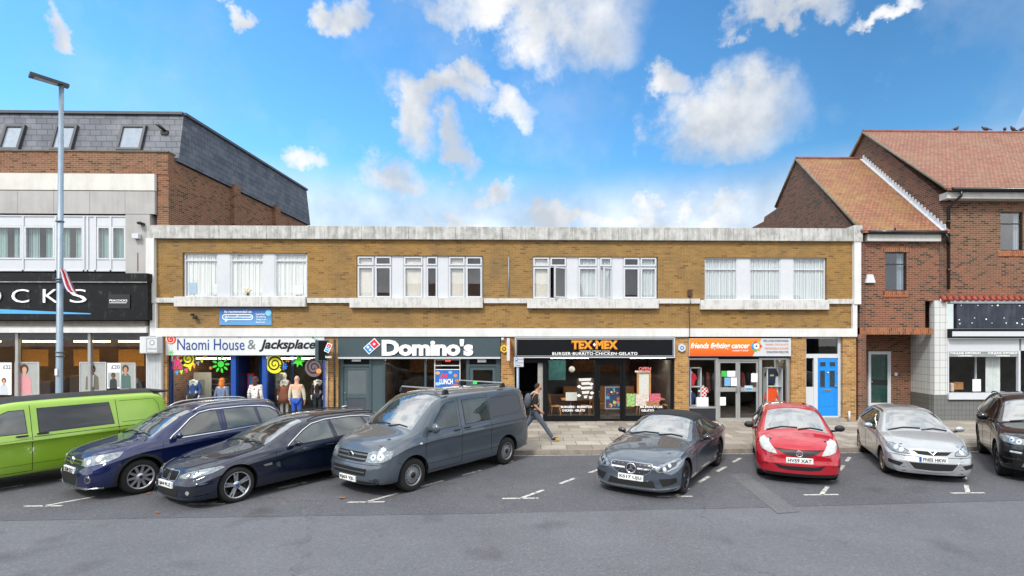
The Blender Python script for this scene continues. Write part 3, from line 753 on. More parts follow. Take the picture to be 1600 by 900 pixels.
mb.build('wall', YB, yb)
B('side_wall', YB2, yb, (XL-.2, XL, YF+.26, YF+11, .12, ZT-.05), (XR, XR+.2, YF+.26, YF+11, .12, ZT-.05), (XL, XR, YF+10.8, YF+11, .12, ZT-.1))
B('roof', pbr('roof_felt', '3a3b3c', .9), yb, (XL, XR, YF+.25, YF+10.8, ZT-.25, ZT-.15))
mb = MB(); x = X(234)
while x < X(1330):
    xe = min(x+.86, X(1330)); mb.box(x, xe-.008, YF-.13, YF+.32, ZC, ZT, .006); x = xe
mb.box(X(1330), X(1344), YF-.16, YF+.32, ZC-.03, ZT+.11, .006)
mb.build('coping', COP, yb)
B('coping_backing', pbr('joint_grey', '55544f', .9), yb, (X(236), X(1340), YF-.10, YF+.29, ZC+.02, ZT-.02))
for q in ((X(232), X(244.5), YF-.14, YF+.3, ZS0-.02, ZC-.002), (X(1331.5), X(1342), YF-.14, YF+.3, ZS0-.02, ZC-.035), (X(237), X(247), YF-.10, YF+.3, ZB0, ZS0-.022), (X(1330), X(1337), YF-.10, YF+.3, ZB0, ZS0-.022)): B('corner_frame', WHT, yb, q)
mb = MB(); px_ = X(244.5)
for (xa, xb, zt, zb) in GZ: mb.box(px_, xa-.2, YF-.09, YF+.25, ZS0, ZS1, .004); px_ = xb+.02
mb.box(px_, X(1331.5), YF-.09, YF+.25, ZS0, ZS1, .004); mb.build('string_course', SILL, yb)
for (xa, xb, zt, zb) in GZ:
    mb = MB(); L_ = (xb-xa+.2)/3
    for k in range(3): mb.box(xa-.2+L_*k, xa-.2+L_*(k+1)-.006, YF-.17, YF+.3, zb-.36, zb-.003, .006)
    mb.build('sill_panel', SILL, yb)
B('fascia_band', WHT, yb, (X(247), X(1330), YF-.10, YF+.3, ZB0, ZB1), (X(236), X(247), YF-.10, YF+.3, ZB0, ZB0+.02))
# first-floor windows: white infill panels between the units
units = [([(286, 339), (358, 411), (428, 479)], [((0, 1),)]*3), ([(557, 612), (629.5, 661), (665, 684), (700, 754)], [((0, .5), (.5, 1)), ((0, 1),), ((0, 1),), ((0, .5), (.5, 1))]),
         ([(832, 886), (903, 934), (937, 957), (973.5, 1027)], [((0, .5), (.5, 1)), ((0, 1),), ((0, 1),), ((0, .5), (.5, 1))]), ([(1101.5, 1153), (1172, 1221), (1240, 1291)], [((0, 1),)]*3)]
curs = [[[(0, 1, NET)]]*3, [[(0, .5, BLIND)], [(0, 1, BLIND)], None, [(0, .5, BLIND)]], [[(0, .5, BLIND)], [(.1, .9, NET2)], [(0, 1, NET2)], [(.5, 1, NET2)]], [[(0, 1, NET2)]]*3]
for gi, ((xa, xb, zt, zb), (us, cs)) in enumerate(zip(GZ, units)):
    prev = xa
    for (a, b) in us+[(None, None)]:
        q = X(a) if a else xb
        if q-prev > .05: B('infill_panel', UPVC, yb, (prev, q, YF+.06, YF+.2, zb, zt))
        prev = X(b) if a else xb
    for ui, ((a, b), c) in enumerate(zip(us, cs)):
        op = ((1, 0),) if (gi, ui) == (2, 0) else ((0, 0),) if (gi, ui) == (2, 2) else ()
        old = gi == 0
        window(yb, X(a), X(b), zb, zt, YF+.08, c, .17 if old else .24 if gi != 3 else .27, fm=UPVC, t=.05 if old else .045, st=.0 if gi in (0, 3) else .055, cur=curs[gi][ui], cdep=.065, opens=op)
    room('room', pbr('flat_wall', 'a39c90', .9, var=.3, scale=.8), yb, xa, xb, YF+.26, YF+3, zb-.3, zt+.2)
# small things in the net-curtained windows
def one(name, mat, label, cat, fn, group=None):
    mb = MB(); fn(mb); o = mb.build(name, mat); tag(o, label, cat, group); return recenter(o)
def vase():
    x, z = X(384), Z(460, 384); t = thing('flower_vase', 'small vase of cream flowers on the sill of the middle net-curtained window', 'vase', (x, YF+.13, z))
    m = MB(); m.lathe([(.001, 0), (.04, 0), (.05, .05), (.03, .1), (.035, .12)], (x, YF+.145, z-.03), 'z', 10); m.build('vase', pbr('brown_glaze', '4c3a2c', .3), t)
    m = MB(); random.seed(3)
    for k in range(9): m.ball((x+random.uniform(-.12, .12), YF+.145, z+.12+random.uniform(0, .14)), .038, 8)
    m.build('flowers', pbr('cream_petals', 'd9cfae', .8), t)
vase()
one('notice_card', pbr('white_card', 'd8dcdc', .7), 'white notice card in the first net-curtained window, lower right corner', 'notice', lambda m: m.box(X(329), X(338), YF+.125, YF+.13, Z(460, 330), Z(443, 330)))
one('notice_card', pbr('white_card', 'd8dcdc', .7), 'white notice card in the third net-curtained window', 'notice', lambda m: m.box(X(459), X(471), YF+.125, YF+.13, Z(460, 465), Z(445, 465)))
one('notice_card', pbr('blue_card', '9db4c8', .7), 'pale blue patterned card in the leftmost net-curtained window, lower left corner', 'notice', lambda m: m.box(X(292), X(304), YF+.125, YF+.13, Z(459, 300), Z(441, 300)))
# wall fittings
one('overflow_pipe', LEAD, 'thin grey vertical pipe on the yellow brick between the two middle window groups', 'pipe', lambda m: m.tube([(X(795), YF-.03, Z(402)), (X(795), YF-.03, Z(463))], .022, 8))
one('vent_box', pbr('brown_box', '4a2e22', .7), 'small brown box on the brick left of the rightmost window group', 'box', lambda m: m.box(X(1074), X(1080.5), YF-.1, YF-.003, Z(463, 1077), Z(453, 1077), .01))
one('cable', BLKP, 'thin black cable running down the wall from the small brown box', 'cable', lambda m: m.tube([(X(1076), YF-.02, Z(463, 1077)), (X(1076), YF-.19, Z(466, 1077)), (X(1076), YF-.19, Z(475, 1077)), (X(1076), YF-.02, Z(480, 1077)), (X(1076), YF-.12, Z(512, 1077)), (X(1076), YF-.12, Z(527, 1077))], .012, 6))
def floodlight():
    x, z = X(307), Z(494, 307); t = thing('spotlight', 'small black spotlight bracket on the yellow brick below the left windows', 'light', (x, YF, z-.1))
    m = MB(); m.box(x-.02, x+.02, YF-.12, YF-.003, z-.02, z+.02); m.box(x-.10, x-.01, YF-.2, YF-.1, z, z+.09, .01); m.build('bracket', BLKP, t); m = MB(); m.box(x-.06, x+.09, YF-.16, YF-.06, z-.11, z-.02, .02); m.build('lamp_head', BLKP, t)
floodlight()
# blue banner sign
bz = thing('banner_sign', 'blue banner with white lettering fixed under the left window sill', 'sign', (X(384), YF-.03, Z(508, 384)))
m_, n_, out_ = nt('blue_banner'); q = N(n_, 'SeparateXYZ', {0: N(n_, 'TexCoord').outputs['Object']}); nz_ = N(n_, 'TexNoise', {'Vector': objco(n_), 'Scale': 1.5})
f_ = N(n_, 'MapRange', {0: q.outputs[2], 1: .1, 2: .62}); p_ = N(n_, 'BsdfPrincipled', {'Base Color': mixc(n_, f_.outputs[0], lin('5f97c6'), lin('24519b')), 'Roughness': .4}); n_.links.new(p_.outputs[0], out_.inputs[0])
xa, xb, za, zb = X(343.5), X(425), Z(508, 384), Z(482, 384)
B('board', m_, bz, (xa, xb, YF-.03, YF-.003, za, zb)); wt = pbr('white_vinyl', 'eef0f2', .5, var=.02)
textpx('As recommended on', 350, 393, 484.5, 489, YF-.031, wt, bz, bold=.01, depth=.004)
mb = MB(); xq = [X(348), X(396)]; zq = [Z(500, 372), Z(491, 372)]; r_ = (zq[1]-zq[0])/2; ol = []; il = []
for k in range(13): a = PI/2+PI*k/12; ol.append((xq[0]+r_+r_*math.cos(a), zq[0]+r_+r_*math.sin(a)))
for k in range(13): a = -PI/2+PI*k/12; ol.append((xq[1]-r_+r_*math.cos(a), zq[0]+r_+r_*math.sin(a)))
cz_ = zq[0]+r_
il = [(xq[0]+r_+(x-xq[0]-r_)*.72 if x < xq[0]+r_ else xq[1]-r_+(x-xq[1]+r_)*.72 if x > xq[1]-r_ else x, cz_+(z-cz_)*.72) for x, z in ol]
for k in range(len(ol)):
    j = (k+1) % len(ol); mb.prism([(ol[k][0], YF-.036, ol[k][1]), (ol[j][0], YF-.036, ol[j][1]), (il[j][0], YF-.036, il[j][1]), (il[k][0], YF-.036, il[k][1])], (0, .004, 0))
mb.prism([(X(352), YF-.036, Z(500, 372)), (X(357), YF-.036, Z(500, 372)), (X(353), YF-.036, Z(503.5, 372))], (0, .004, 0)); mb.build('speech_outline', wt, bz)
textpx('@AroundPortsmouth', 351, 393, 493, 498, YF-.031, wt, bz, bold=.012, depth=.004)
for k, s_ in enumerate(('Food & Drink', 'Shopping', 'Things to do', 'Places to stay')): textpx(s_, 400, 414+(k % 3), 489.5+4.2*k, 492.5+4.2*k, YF-.031, wt, bz, depth=.004, bold=.01)
mb = MB(); mb.disc((X(420), YF-.036, Z(489, 420)), .11, th=.005); mb.build('roundel', pbr('sky_blue', '79c3e6', .5), bz)

# ---- ground floor structure ----
PZ = .12
[B('pier', YB2, yb, (X(a), X(b), YF-.02, YF+.5, PZ, ZB0-.002)) for a, b in ((256.5, 261.5), (508, 528.5), (783, 804), (1054, 1075.5), (1236, 1259), (1316.5, 1337))]
B('pilaster', stained('ribbed_white', 'c3c7ca', '8f9194', .4), yb, (X(232.5), X(256), YF-.14, YF+.4, PZ, ZB0-.002), *[(X(234+2.4*k), X(235.2+2.4*k), YF-.155, YF-.14, PZ, ZB0-.01) for k in range(9)])
mbf = MB()
for a, b, c in ((262, 507, 556), (529, 782, 560), (805, 1053, 560), (1076, 1235, 562)): mbf.box(X(a), X(b), YF+.16, YF+.36, Z(c, (a+b)/2), ZB0-.002)
mbf.build('lintel', DARK, yb)
B('ground_floor', DK2, yb, (XL+.02, XR-.02, YF+.5, YF+10.7, PZ+.002, PZ+.03)); B('mezzanine', DARK, yb, (XL+.02, XR-.02, YF+.4, YF+10.7, ZB0+.02, ZB0+.1))

def pole_text(*a, **k): return textpx(*a, **k)
def sticker(parent, pts, col, Y, name='window_sticker', dz=.004):
    mb = MB(); mb.prism([(X(x, Y), Y, UZ(x, y, Y)) for x, y in pts], (0, dz, 0)); return mb.build(name, col, parent)
def vin(c): return pbr('vinyl_'+c, c, .45, var=.04)
def star_pts(cx, cy, r, n, k=.5, rot=0): return [(cx+(r if i % 2 == 0 else r*k)*math.cos(rot+PI*i/n), cy+(r if i % 2 == 0 else r*k)*math.sin(rot+PI*i/n)) for i in range(2*n)]
def flower(parent, cx, cy, r, n, col, Y, centre=None, petal=.2, ring=.72):
    mb = MB()
    for i in range(n):
        a = 2*PI*i/n; px, py = cx+r*ring*math.cos(a), cy+r*ring*math.sin(a); pts = []
        for k in range(10):
            t = 2*PI*k/10; lx, ly = r*.27*math.cos(t), r*petal*math.sin(t); pts.append((px+lx*math.cos(a)-ly*math.sin(a), py+lx*math.sin(a)+ly*math.cos(a)))
        mb.prism([(X(x, Y), Y, UZ(x, y, Y)) for x, y in pts], (0, .004, 0))
    mb.prism([(X(cx+r*.36*math.cos(2*PI*k/14), Y), Y-.001, UZ(cx, cy+r*.36*math.sin(2*PI*k/14), Y)) for k in range(14)], (0, .004, 0))
    return mb.build('window_sticker', vin(col), parent)
def spiral(parent, cx, cy, r, col, dark, Y, turns=2.1, ry=None):
    ry = ry or r; mb = MB(); mb.prism([(X(cx+r*math.cos(2*PI*k/28), Y), Y, UZ(cx, cy+ry*math.sin(2*PI*k/28), Y)) for k in range(28)], (0, .004, 0)); o = mb.build('window_sticker', vin(col), parent)
    mb = MB(); K = 44; prev = None
    for k in range(K+1):
        a = 2*PI*turns*k/K; q = .10+.82*k/K; w = .055+.05*k/K
        p0, p1 = [(cx+r*(q+e)*math.cos(a), cy+ry*(q+e)*math.sin(a)) for e in (-w, w)]
        if prev: mb.face([(X(x, Y), Y-.003, UZ(x, y, Y)) for x, y in (prev[0], prev[1], p1, p0)])
        prev = (p0, p1)
    mb.build('spiral_line', vin(dark), o); return o

# ---- shop 1: charity shop with blue frames ----
GY = YF+.12
s1 = thing('shopfront', 'blue-framed charity shop window and doorway covered in flower and swirl stickers', 'shopfront', (X(385), GY, PZ))
za = Z(556, 385); zs = PZ+.45
[B('frame_post', BLUEP, s1, (X(a), X(b), GY-.05, GY+.08, PZ, za)) for a, b in ((359, 366.5), (408, 414.5), (503.5, 508))]; B('dark_post', NAVB, s1, (X(262), X(265.5), GY-.05, GY+.08, PZ, za), (X(443), X(446.5), GY+.5, GY+.56, PZ, za))
B('stall_riser', NAVB, s1, (X(265.5), X(359), GY-.02, GY+.08, PZ, zs)); B('stall_riser', NAVB, s1, (X(414.5), X(503.5), GY-.02, GY+.08, PZ, zs-.15))
for a, b in ((265.5, 359), (414.5, 503.5)): B('window_pane', GLS, s1, (X(a), X(b), GY+.01, GY+.02, zs, za))
B('door', BLUEP, s1, (X(383), X(388), GY+.9, GY+.95, PZ, za-.35), (X(399), X(404), GY+.9, GY+.95, PZ, za-.35), (X(388), X(399), GY+.9, GY+.95, PZ, PZ+.25), (X(388), X(399), GY+.9, GY+.95, za-.5, za-.35)); B('transom_panel', pbr('blue_dim', '1d4f80', .5), s1, (X(383), X(410), GY+.88, GY+.9, za-.34, za-.01))
B('porch_side', NAVB, s1, (X(366.5), X(368.5), GY+.08, GY+.9, PZ, za), (X(406.5), X(408), GY+.08, GY+.9, PZ, za))
room('shop_interior', pbr('shop_wall_pale', '6d6a66', .9, var=.2, scale=1), s1, X(262), X(508), GY+.1, GY+5.5, PZ+.035, za+.02)
B('side_panel', pbr('pale_grey_panel', 'a9a9a5', .8), s1, (X(266.5), X(296), GY+1.2, GY+1.25, PZ+.04, Z(585, 280))); B('panel_frame', pbr('mid_grey_panel', '87887f', .8), s1, (X(273.5), X(285), GY+1.17, GY+1.2, Z(621, 280), Z(597, 280)))
Yg = GY-.004
flower(s1, 277, 567, 12, 6, 'e0287a', Yg, petal=.24); spiral(s1, 294, 560.5, 12.5, 'e6e02a', '1a1a14', Yg, ry=13); flower(s1, 345, 569, 14, 9, '3ecb3c', Yg, petal=.13)
for k, (x, y, c) in enumerate(((276, 582, '2f9ad8'), (283, 581, 'b8d82e'), (290.5, 578.5, 'e04a86'), (296.5, 575.5, 'e8d52c'), (303, 572, 'ee8a2e'), (309, 567.5, '7e8488'), (315, 563, 'd8dc30'), (320, 558.5, 'd8c040'))):
    s_ = [(x-3, y-1.5), (x+3, y-3.5), (x+1, y+4.5)]; sticker(s1, s_, vin(c), Yg)
flower(s1, 329, 575, 3, 5, 'e8924a', Yg); spiral(s1, 429, 569, 13.5, 'e6e02a', '1a1a14', Yg, ry=14.5); flower(s1, 442.5, 572.5, 6.5, 9, '2f7fe0', Yg, petal=.16); flower(s1, 449, 562, 4.5, 6, 'e8892e', Yg)
sticker(s1, star_pts(466.5, 564, 10.5, 7, .5), vin('46d62e'), Yg); spiral(s1, 490.5, 574, 14, '6c5f63', '241f21', Yg, ry=15); spiral(s1, 498, 580, 4, 'e8682a', 'f0d080', Yg-.006); sticker(s1, star_pts(440, 583, 3, 2, .4), vin('e8dc50'), Yg)
sticker(s1, star_pts(379, 563, 6, 6, .6), vin('8e2c50'), GY+.86)
B('notice_frame', pbr('red_notice', 'b3202c', .5), s1, (X(370), X(381), GY+.6, GY+.62, Z(612, 375), Z(585, 375)), label='red framed blue notice in the porch'); B('notice', pbr('blue_notice', '3f7fc0', .5), s1, (X(372.5), X(378.5), GY+.59, GY+.599, Z(607, 375), Z(588.5, 375)))
EMT = pbr('lit_tube', 'fff6e8', .5, emit=9)
for a, b in ((306, 358), (430, 500)):
    one('strip_light', EMT, 'lit white strip light inside the blue-framed shop, '+('left' if a < 400 else 'right')+' window bay', 'light', lambda m: m.box(X(a, GY+1), X(b, GY+1), GY+1.0, GY+1.08, za-.16, za-.10))
for k, (z_, a, b) in enumerate(((593, 300, 350), (601, 318, 356), (611, 318, 356), (620, 318, 356), (630, 318, 356))):
    one('shelf', pbr('pale_shelf', '8c8a84', .7), ['highest white shelf', 'second white shelf', 'middle white shelf', 'fourth white shelf', 'lowest white shelf'][k]+' inside the left bay of the charity shop', 'shelf', lambda m: m.box(X(a, GY+2), X(b, GY+2), GY+1.9, GY+2.3, Z(z_, 330, GY+2), Z(z_, 330, GY+2)+.03), 'shelves inside the charity shop')
# fascia of shop 1
f1 = thing('shop_sign', 'long white shop sign with blue and black lettering and a red swirl', 'sign', (X(384), YF-.06, Z(555, 384)))
B('board', pbr('sign_white', 'cfd4d6', .4, var=.03), f1, (X(260.5), X(507.5), YF-.06, YF+.1, Z(555, 384), ZB0-.01))
INK = vin('1d3f86'); IBL = vin('101114')
textpx('Naomi House', 277, 382, 529.5, 547, YF-.065, INK, f1, depth=.006, bold=.0); textpx('&', 387, 399.5, 531, 545.5, YF-.065, vin('6b6f78'), f1, depth=.006); textpx('Jacksplace', 405, 493, 530.5, 549.5, YF-.065, IBL, f1, depth=.006, bold=.028, shear=.28)
Ys = YF-.066; spiral(f1, 267, 530, 8, 'd22a2a', 'f2c8b0', Ys, 1.6); flower(f1, 267.5, 551, 4, 6, '3cc43c', Ys); flower(f1, 374, 525, 3.6, 6, 'c8682a', Ys)
for k, (x, y) in enumerate(((486, 525), (489, 527.5), (492, 529.5), (495, 531), (498, 532))): sticker(f1, [(x-1.5, y-1), (x+1.5, y-1), (x, y+2.5)], vin(('d8b83a', '2c2c2c', '3cc46a', '2f9ad8', 'd8b83a')[k]), Ys)
for k in range(4): sticker(f1, [(496+k*.5, 544+3*k), (500, 543.5+2.7*k), (500, 545+2.7*k)], IBL, Ys)

def cube_logo(parent, cx, cy, w, h, Y, ang=-.72):
    """two-square domino tile: red over blue, tilted"""
    def q(pts, c, dy, nm):
        ca, sa = math.cos(ang), math.sin(ang); mb = MB(); mb.prism([(X(cx+x*ca-y*sa, Y), Y-dy, UZ(cx+x*ca-y*sa, cy+x*sa+y*ca, Y)) for x, y in pts], (0, .012, 0)); return mb.build(nm, c, parent)
    q([(-w-1.2, -h-1.2), (w+1.2, -h-1.2), (w+1.2, h+1.2), (-w-1.2, h+1.2)], wt, .02, 'emblem_border'); q([(.5, -h), (w, -h), (w, h), (.5, h)], vin('e2183c'), .026, 'emblem_square'); q([(-w, -h), (-.5, -h), (-.5, h), (-w, h)], vin('1688c8'), .026, 'emblem_square')
    r = h*.33
    for x, y in ((w/2, 0), (-w/2, -h*.48), (-w/2, h*.48)): q([(x+r*math.cos(2*PI*k/14), y+r*math.sin(2*PI*k/14)) for k in range(14)], wt, .032, 'emblem_dot')
# projecting sign between shops 1 and 2
ps = thing('projecting_sign', 'small dark projecting sign with red and blue tile emblem beside the white shop sign', 'sign', (X(509), YF-.1, Z(563, 509)))
B('board', TEAL, ps, (X(501.5), X(520.5), YF-.55, YF-.42, Z(563.5, 509), Z(531.5, 509), .01)); B('bracket', BLKP, ps, (X(509), X(512), YF-.42, YF-.02, Z(540, 509), Z(537, 509)))
B('sign_face', pbr('sign_charcoal', '0c0e11', .4, spec=.2), ps, (X(507), X(519.5), YF-.56, YF-.551, Z(562, 509), Z(533, 509)))
cube_logo(ps, 513, 543.5, 6, 2.8, YF-.565, -1.15); textpx("Domino's", 508.5, 518, 555.5, 559.5, YF-.565, wt, ps, bold=.03, depth=.006)
one('downpipe', pbr('grey_pipe', 'a4aaab', .5), 'thin pale grey pipe on the brick pier left of the pizza shop', 'pipe', lambda m: m.tube([(X(512.5), YF-.07, Z(560, 512)), (X(512.5), YF-.07, PZ)], .028, 8))
one('downpipe', BLKP, 'black pipe on the brick pier beside the grey pizza shop door', 'pipe', lambda m: m.tube([(X(523.5), YF-.07, Z(530, 523)), (X(523.5), YF-.07, PZ)], .03, 8))

# ---- shop 2: pizza shop ----
s2 = thing('shopfront', 'dark teal-grey pizza shopfront with a panelled door at each end', 'shopfront', (X(655), GY, PZ)); z2 = Z(561, 655)
B('frame', TEAL, s2, (X(529), X(535.5), GY-.04, GY+.08, PZ, z2), (X(576), X(579.5), GY-.04, GY+.08, PZ, z2), (X(597), X(600.5), GY-.04, GY+.08, PZ, z2), (X(535.5), X(576), GY-.04, GY+.08, Z(573, 555), Z(569.5, 555)),
  (X(662.5), X(665.5), GY-.04, GY+.08, PZ, z2), (X(728), X(733), GY-.04, GY+.08, PZ, z2), (X(775), X(782), GY-.04, GY+.08, PZ, z2), (X(733), X(775), GY-.04, GY+.08, Z(573, 755), Z(569.5, 755)), (X(600.5), X(728), GY-.04, GY+.08, PZ, PZ+.42))
B('side_panel', TEAL2, s2, (X(579.5), X(597), GY, GY+.04, PZ, z2)); B('transom_panel', NAVY, s2, (X(535.5), X(576), GY+.02, GY+.05, Z(569.5, 555), z2), (X(733), X(775), GY+.02, GY+.05, Z(569.5, 755), z2))
B('number_strip', wt, s2, (X(548), X(562), GY+.0, GY+.02, Z(565, 555), Z(561.3, 555)), (X(745.5), X(759), GY+.0, GY+.02, Z(566.3, 755), Z(561.8, 755)))
def sdoor(parent, x0, x1, z0, z1, Y, mat, t=.10, mid=None, pane=GLS, panemat2=None, name='door', hx=None, handle=CHROME):
    mb = MB(); frame(mb, x0, x1, z0, z1, Y, Y+.05, t)
    if mid: mb.box(x0+t, x1-t, Y+.002, Y+.048, mid-.08, mid+.08)
    o = mb.build(name, mat, parent)
    if mid: B('door_pane', pane, o, (x0+t, x1-t, Y+.02, Y+.026, mid+.08, z1-t)); B('lower_panel', panemat2 or pane, o, (x0+t, x1-t, Y+.018, Y+.028, z0+t, mid-.08))
    else: B('door_pane', pane, o, (x0+t, x1-t, Y+.02, Y+.026, z0+t, z1-t))
    hx = hx or x0+t*.5; B('door_handle', handle, o, (hx-.02, hx+.02, Y-.05, Y-.002, (mid or 1.1)-.12, (mid or 1.1)+.14, .006)); return o
FRO = pbr('frosted_glass', '5d666a', .25, var=.1, scale=2, spec=.7)
sdoor(s2, X(536), X(575.5), PZ, Z(573.3, 555), GY-.01, TEAL2, .11, Z(619, 555), FRO, pbr('dim_panel', '454a52', .3)); sdoor(s2, X(733.5), X(774.5), PZ, Z(573.3, 755), GY-.01, TEAL2, .12, Z(619, 755))
for a, b in ((600.5, 662.5), (665.5, 728)): B('window_pane', GLS, s2, (X(a), X(b), GY+.01, GY+.02, PZ+.42, z2))
room('shop_interior', pbr('dim_shop_wall', '5a4c42', .9, var=.5, scale=1.5), s2, X(580), X(782), GY+.1, GY+5, PZ+.035, z2+.02)
B('hall_wall', DARK, s2, (X(529), X(580), GY+1, GY+1.1, PZ, z2))
mb = MB(); frame(mb, X(678), X(719), Z(640, 698), z2-.01, GY-.06, GY-.02, .035); mb.box(X(678)+.035, X(719)-.035, GY-.058, GY-.022, Z(572, 698), Z(570.5, 698)); mb.build('white_poster_frame', UPVC, s2)
po = thing('poster', 'blue lunch offer poster with red and white lettering in the pizza shop window', 'poster', (X(698), GY-.03, Z(606, 698)))
B('poster_sheet', pbr('poster_blue', '2c68b4', .5, var=.3, scale=7), po, (X(680), X(716.5), GY-.03, GY-.022, Z(606, 698), Z(578, 698))); B('poster_border', wt, po, (X(679), X(717.5), GY-.032, GY-.024, Z(578, 698), Z(577, 698)))
textpx('£4', 688, 699, 583.5, 591, GY-.034, vin('e63a4a'), po, bold=.03, depth=.004); textpx('LUNCH', 687, 707.5, 592, 600.5, GY-.034, wt, po, bold=.03, depth=.004)
for k, (x, y, c) in enumerate(((711, 587, 'c88a50'), (714, 595, 'b8743c'), (683, 600, '9ec2e6'), (703, 582, '7fb2e8'), (683, 583, 'd8a070'), (712, 603, 'd05a3a'))):
    mb = MB(); mb.disc((X(x), GY-.034, Z(y, 700)), .07+.02*(k % 3), th=.003, ry=.06); mb.build('food_picture', vin(c), po)
f2 = thing('shop_sign', 'long dark teal-grey shop sign with bold white lettering and a red and blue tile', 'sign', (X(655), YF-.06, Z(561, 655)))
B('board', TEAL, f2, (X(529), X(782), YF-.06, YF+.1, Z(558, 655), ZB0-.004)); B('white_strip', UPVC, f2, (X(529), X(782), YF-.09, YF+.1, Z(560.5, 655), Z(557.8, 655)))
textpx("Domino's", 597, 739.5, 530, 556, YF-.065, wt, f2, bold=.045, depth=.05, spacing=.97); cube_logo(f2, 581, 541, 10.5, 5.6, YF-.065)
one('warning_lamp', pbr('lit_red', 'ff3020', .4, emit=3), 'small lit red lamp inside the pizza shop behind the poster frame', 'lamp', lambda m: m.box(X(696, GY+1), X(703, GY+1), GY+1, GY+1.1, Z(565, 700, GY+1), Z(562, 700, GY+1)))
one('screen', pbr('lit_green', '30e040', .4, emit=1.6), 'small lit green screen inside the pizza shop door', 'screen', lambda m: m.box(X(738, GY+.6), X(745, GY+.6), GY+.6, GY+.64, Z(600, 741, GY+.6), Z(595, 741, GY+.6)))
one('counter', pbr('wood_counter', '6e4a2c', .6), 'brown serving counter inside the pizza shop', 'counter', lambda m: m.box(X(625, GY+3), X(700, GY+3), GY+3, GY+3.5, PZ, PZ+1.05))
one('menu_board', pbr('menu_amber', '8a5a30', .6, var=.5, scale=9), 'brown menu board on the back wall of the pizza shop', 'board', lambda m: m.box(X(640, GY+4.6), X(690, GY+4.6), GY+4.6, GY+4.64, 1.7, 2.4))
# fittings on the pier between pizza shop and takeaway
one('alarm_box', UPVC, 'small round white alarm sounder on the brick pier right of the pizza sign', 'alarm', lambda m: m.ball((X(785.5), YF-.08, Z(530, 785)), (.06, .06, .06), 12))
def hex_alarm(px, py, label, c1, c2):
    x, z = X(px), Z(py, px); t = thing('alarm_box', label, 'alarm', (x, YF-.02, z-.16)); m = MB(); m.prism([(x+.155*math.cos(PI/6+PI/3*k), YF-.10, z+.155*math.sin(PI/6+PI/3*k)) for k in range(6)], (0, .077, 0)); m.build('housing', c1, t)
    m = MB(); m.disc((x, YF-.105, z), .075, th=.005); o = m.build('emblem', c2, t); m = MB(); m.disc((x, YF-.108, z), .04, th=.004); m.build('emblem_centre', c1, o)
hex_alarm(1064.5, 543.5, 'white hexagonal alarm box with blue ring on the brick pier beside the orange sign', UPVC, vin('2f6fb8')); hex_alarm(788, 545, 'yellow hexagonal alarm box on the pier between pizza shop and takeaway', vin('e0b428'), BLK)
pj = thing('projecting_sign', 'thin projecting sign seen edge-on, white edge and orange face, left of the takeaway', 'sign', (X(795), YF-.3, Z(562, 795)))
B('board', UPVC, pj, (X(793), X(797.5), YF-.7, YF-.06, Z(563, 795), Z(529, 795), .008)); B('sign_face', vin('c8622c'), pj, (X(797.5), X(797.5)+.01, YF-.68, YF-.08, Z(562, 795), Z(530, 795)))

# ---- shop 3: takeaway ----
s3 = thing('shopfront', 'black takeaway front with tall windows and glass door under the black sign', 'shopfront', (X(928), GY, PZ)); z3 = Z(560.5, 928)
B('frame', NAVY, s3, (X(804), X(811.5), GY-.04, GY+.2, PZ, z3), (X(848.5), X(855.5), GY-.05, GY+.08, PZ, z3), (X(929.5), X(934), GY-.05, GY+.08, PZ, z3), (X(973.5), X(978), GY-.05, GY+.08, PZ, z3), (X(1049.5), X(1054), GY-.05, GY+.08, PZ, z3),
  (X(855.5), X(929.5), GY-.05, GY+.08, z3-.06, z3), (X(978), X(1049.5), GY-.05, GY+.08, z3-.06, z3), (X(934), X(973.5), GY-.05, GY+.08, z3-.14, z3))
B('stall_riser', NAVY, s3, (X(855.5), X(929.5), GY-.04, GY+.08, PZ, Z(650.5, 890))); B('stall_riser', NAVY, s3, (X(978), X(1049.5), GY-.04, GY+.08, PZ, Z(650, 1010)))
B('window_pane', GLS, s3, (X(855.5), X(929.5), GY+.01, GY+.02, Z(650.5, 890), z3-.06)); B('window_pane', GLS, s3, (X(978), X(1049.5), GY+.01, GY+.02, Z(650, 1010), z3-.06))
sdoor(s3, X(934.3), X(973.2), PZ, z3-.145, GY-.01, NAVY, .09, None, GLS, hx=X(936.5))
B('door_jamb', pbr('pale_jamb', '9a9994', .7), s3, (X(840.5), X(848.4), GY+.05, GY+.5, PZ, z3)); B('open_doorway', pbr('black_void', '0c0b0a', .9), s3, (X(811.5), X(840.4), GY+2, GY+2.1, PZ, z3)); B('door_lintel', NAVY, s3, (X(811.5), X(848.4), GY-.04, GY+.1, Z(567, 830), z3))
for k in range(6): one('step', pbr('stair_brown', '3a2820', .8), ['lowest', 'second', 'third', 'fourth', 'fifth', 'top'][k]+' brown stair tread inside the dark open doorway', 'step', lambda m: m.box(X(813), X(839), GY+.5+.25*k, GY+.75+.25*k, PZ+.002, PZ+.16*(k+1)), 'stairs in the dark doorway')
RED = pbr('maroon_wall', '3c1514', .8, var=.3, scale=2)
room('shop_interior', pbr('takeaway_wall', '5a5654', .85, var=.3, scale=1.5), s3, X(850), X(1053), GY+.1, GY+4.5, PZ+.035, z3+.02); B('red_wall', RED, s3, (X(985, GY+4), X(1070, GY+4), GY+4, GY+4.1, PZ+.04, z3-.1))
one('wall_light', pbr('clock_white', 'd5d8da', .5), 'round white clock on the grey wall inside the takeaway', 'clock', lambda m: m.lathe([(.001, -.03), (.12, -.03), (.13, 0)], (X(893.5, GY+1.5), GY+1.5, Z(577, 893, GY+1.5)), 'y', 20)).name = 'wall_clock'
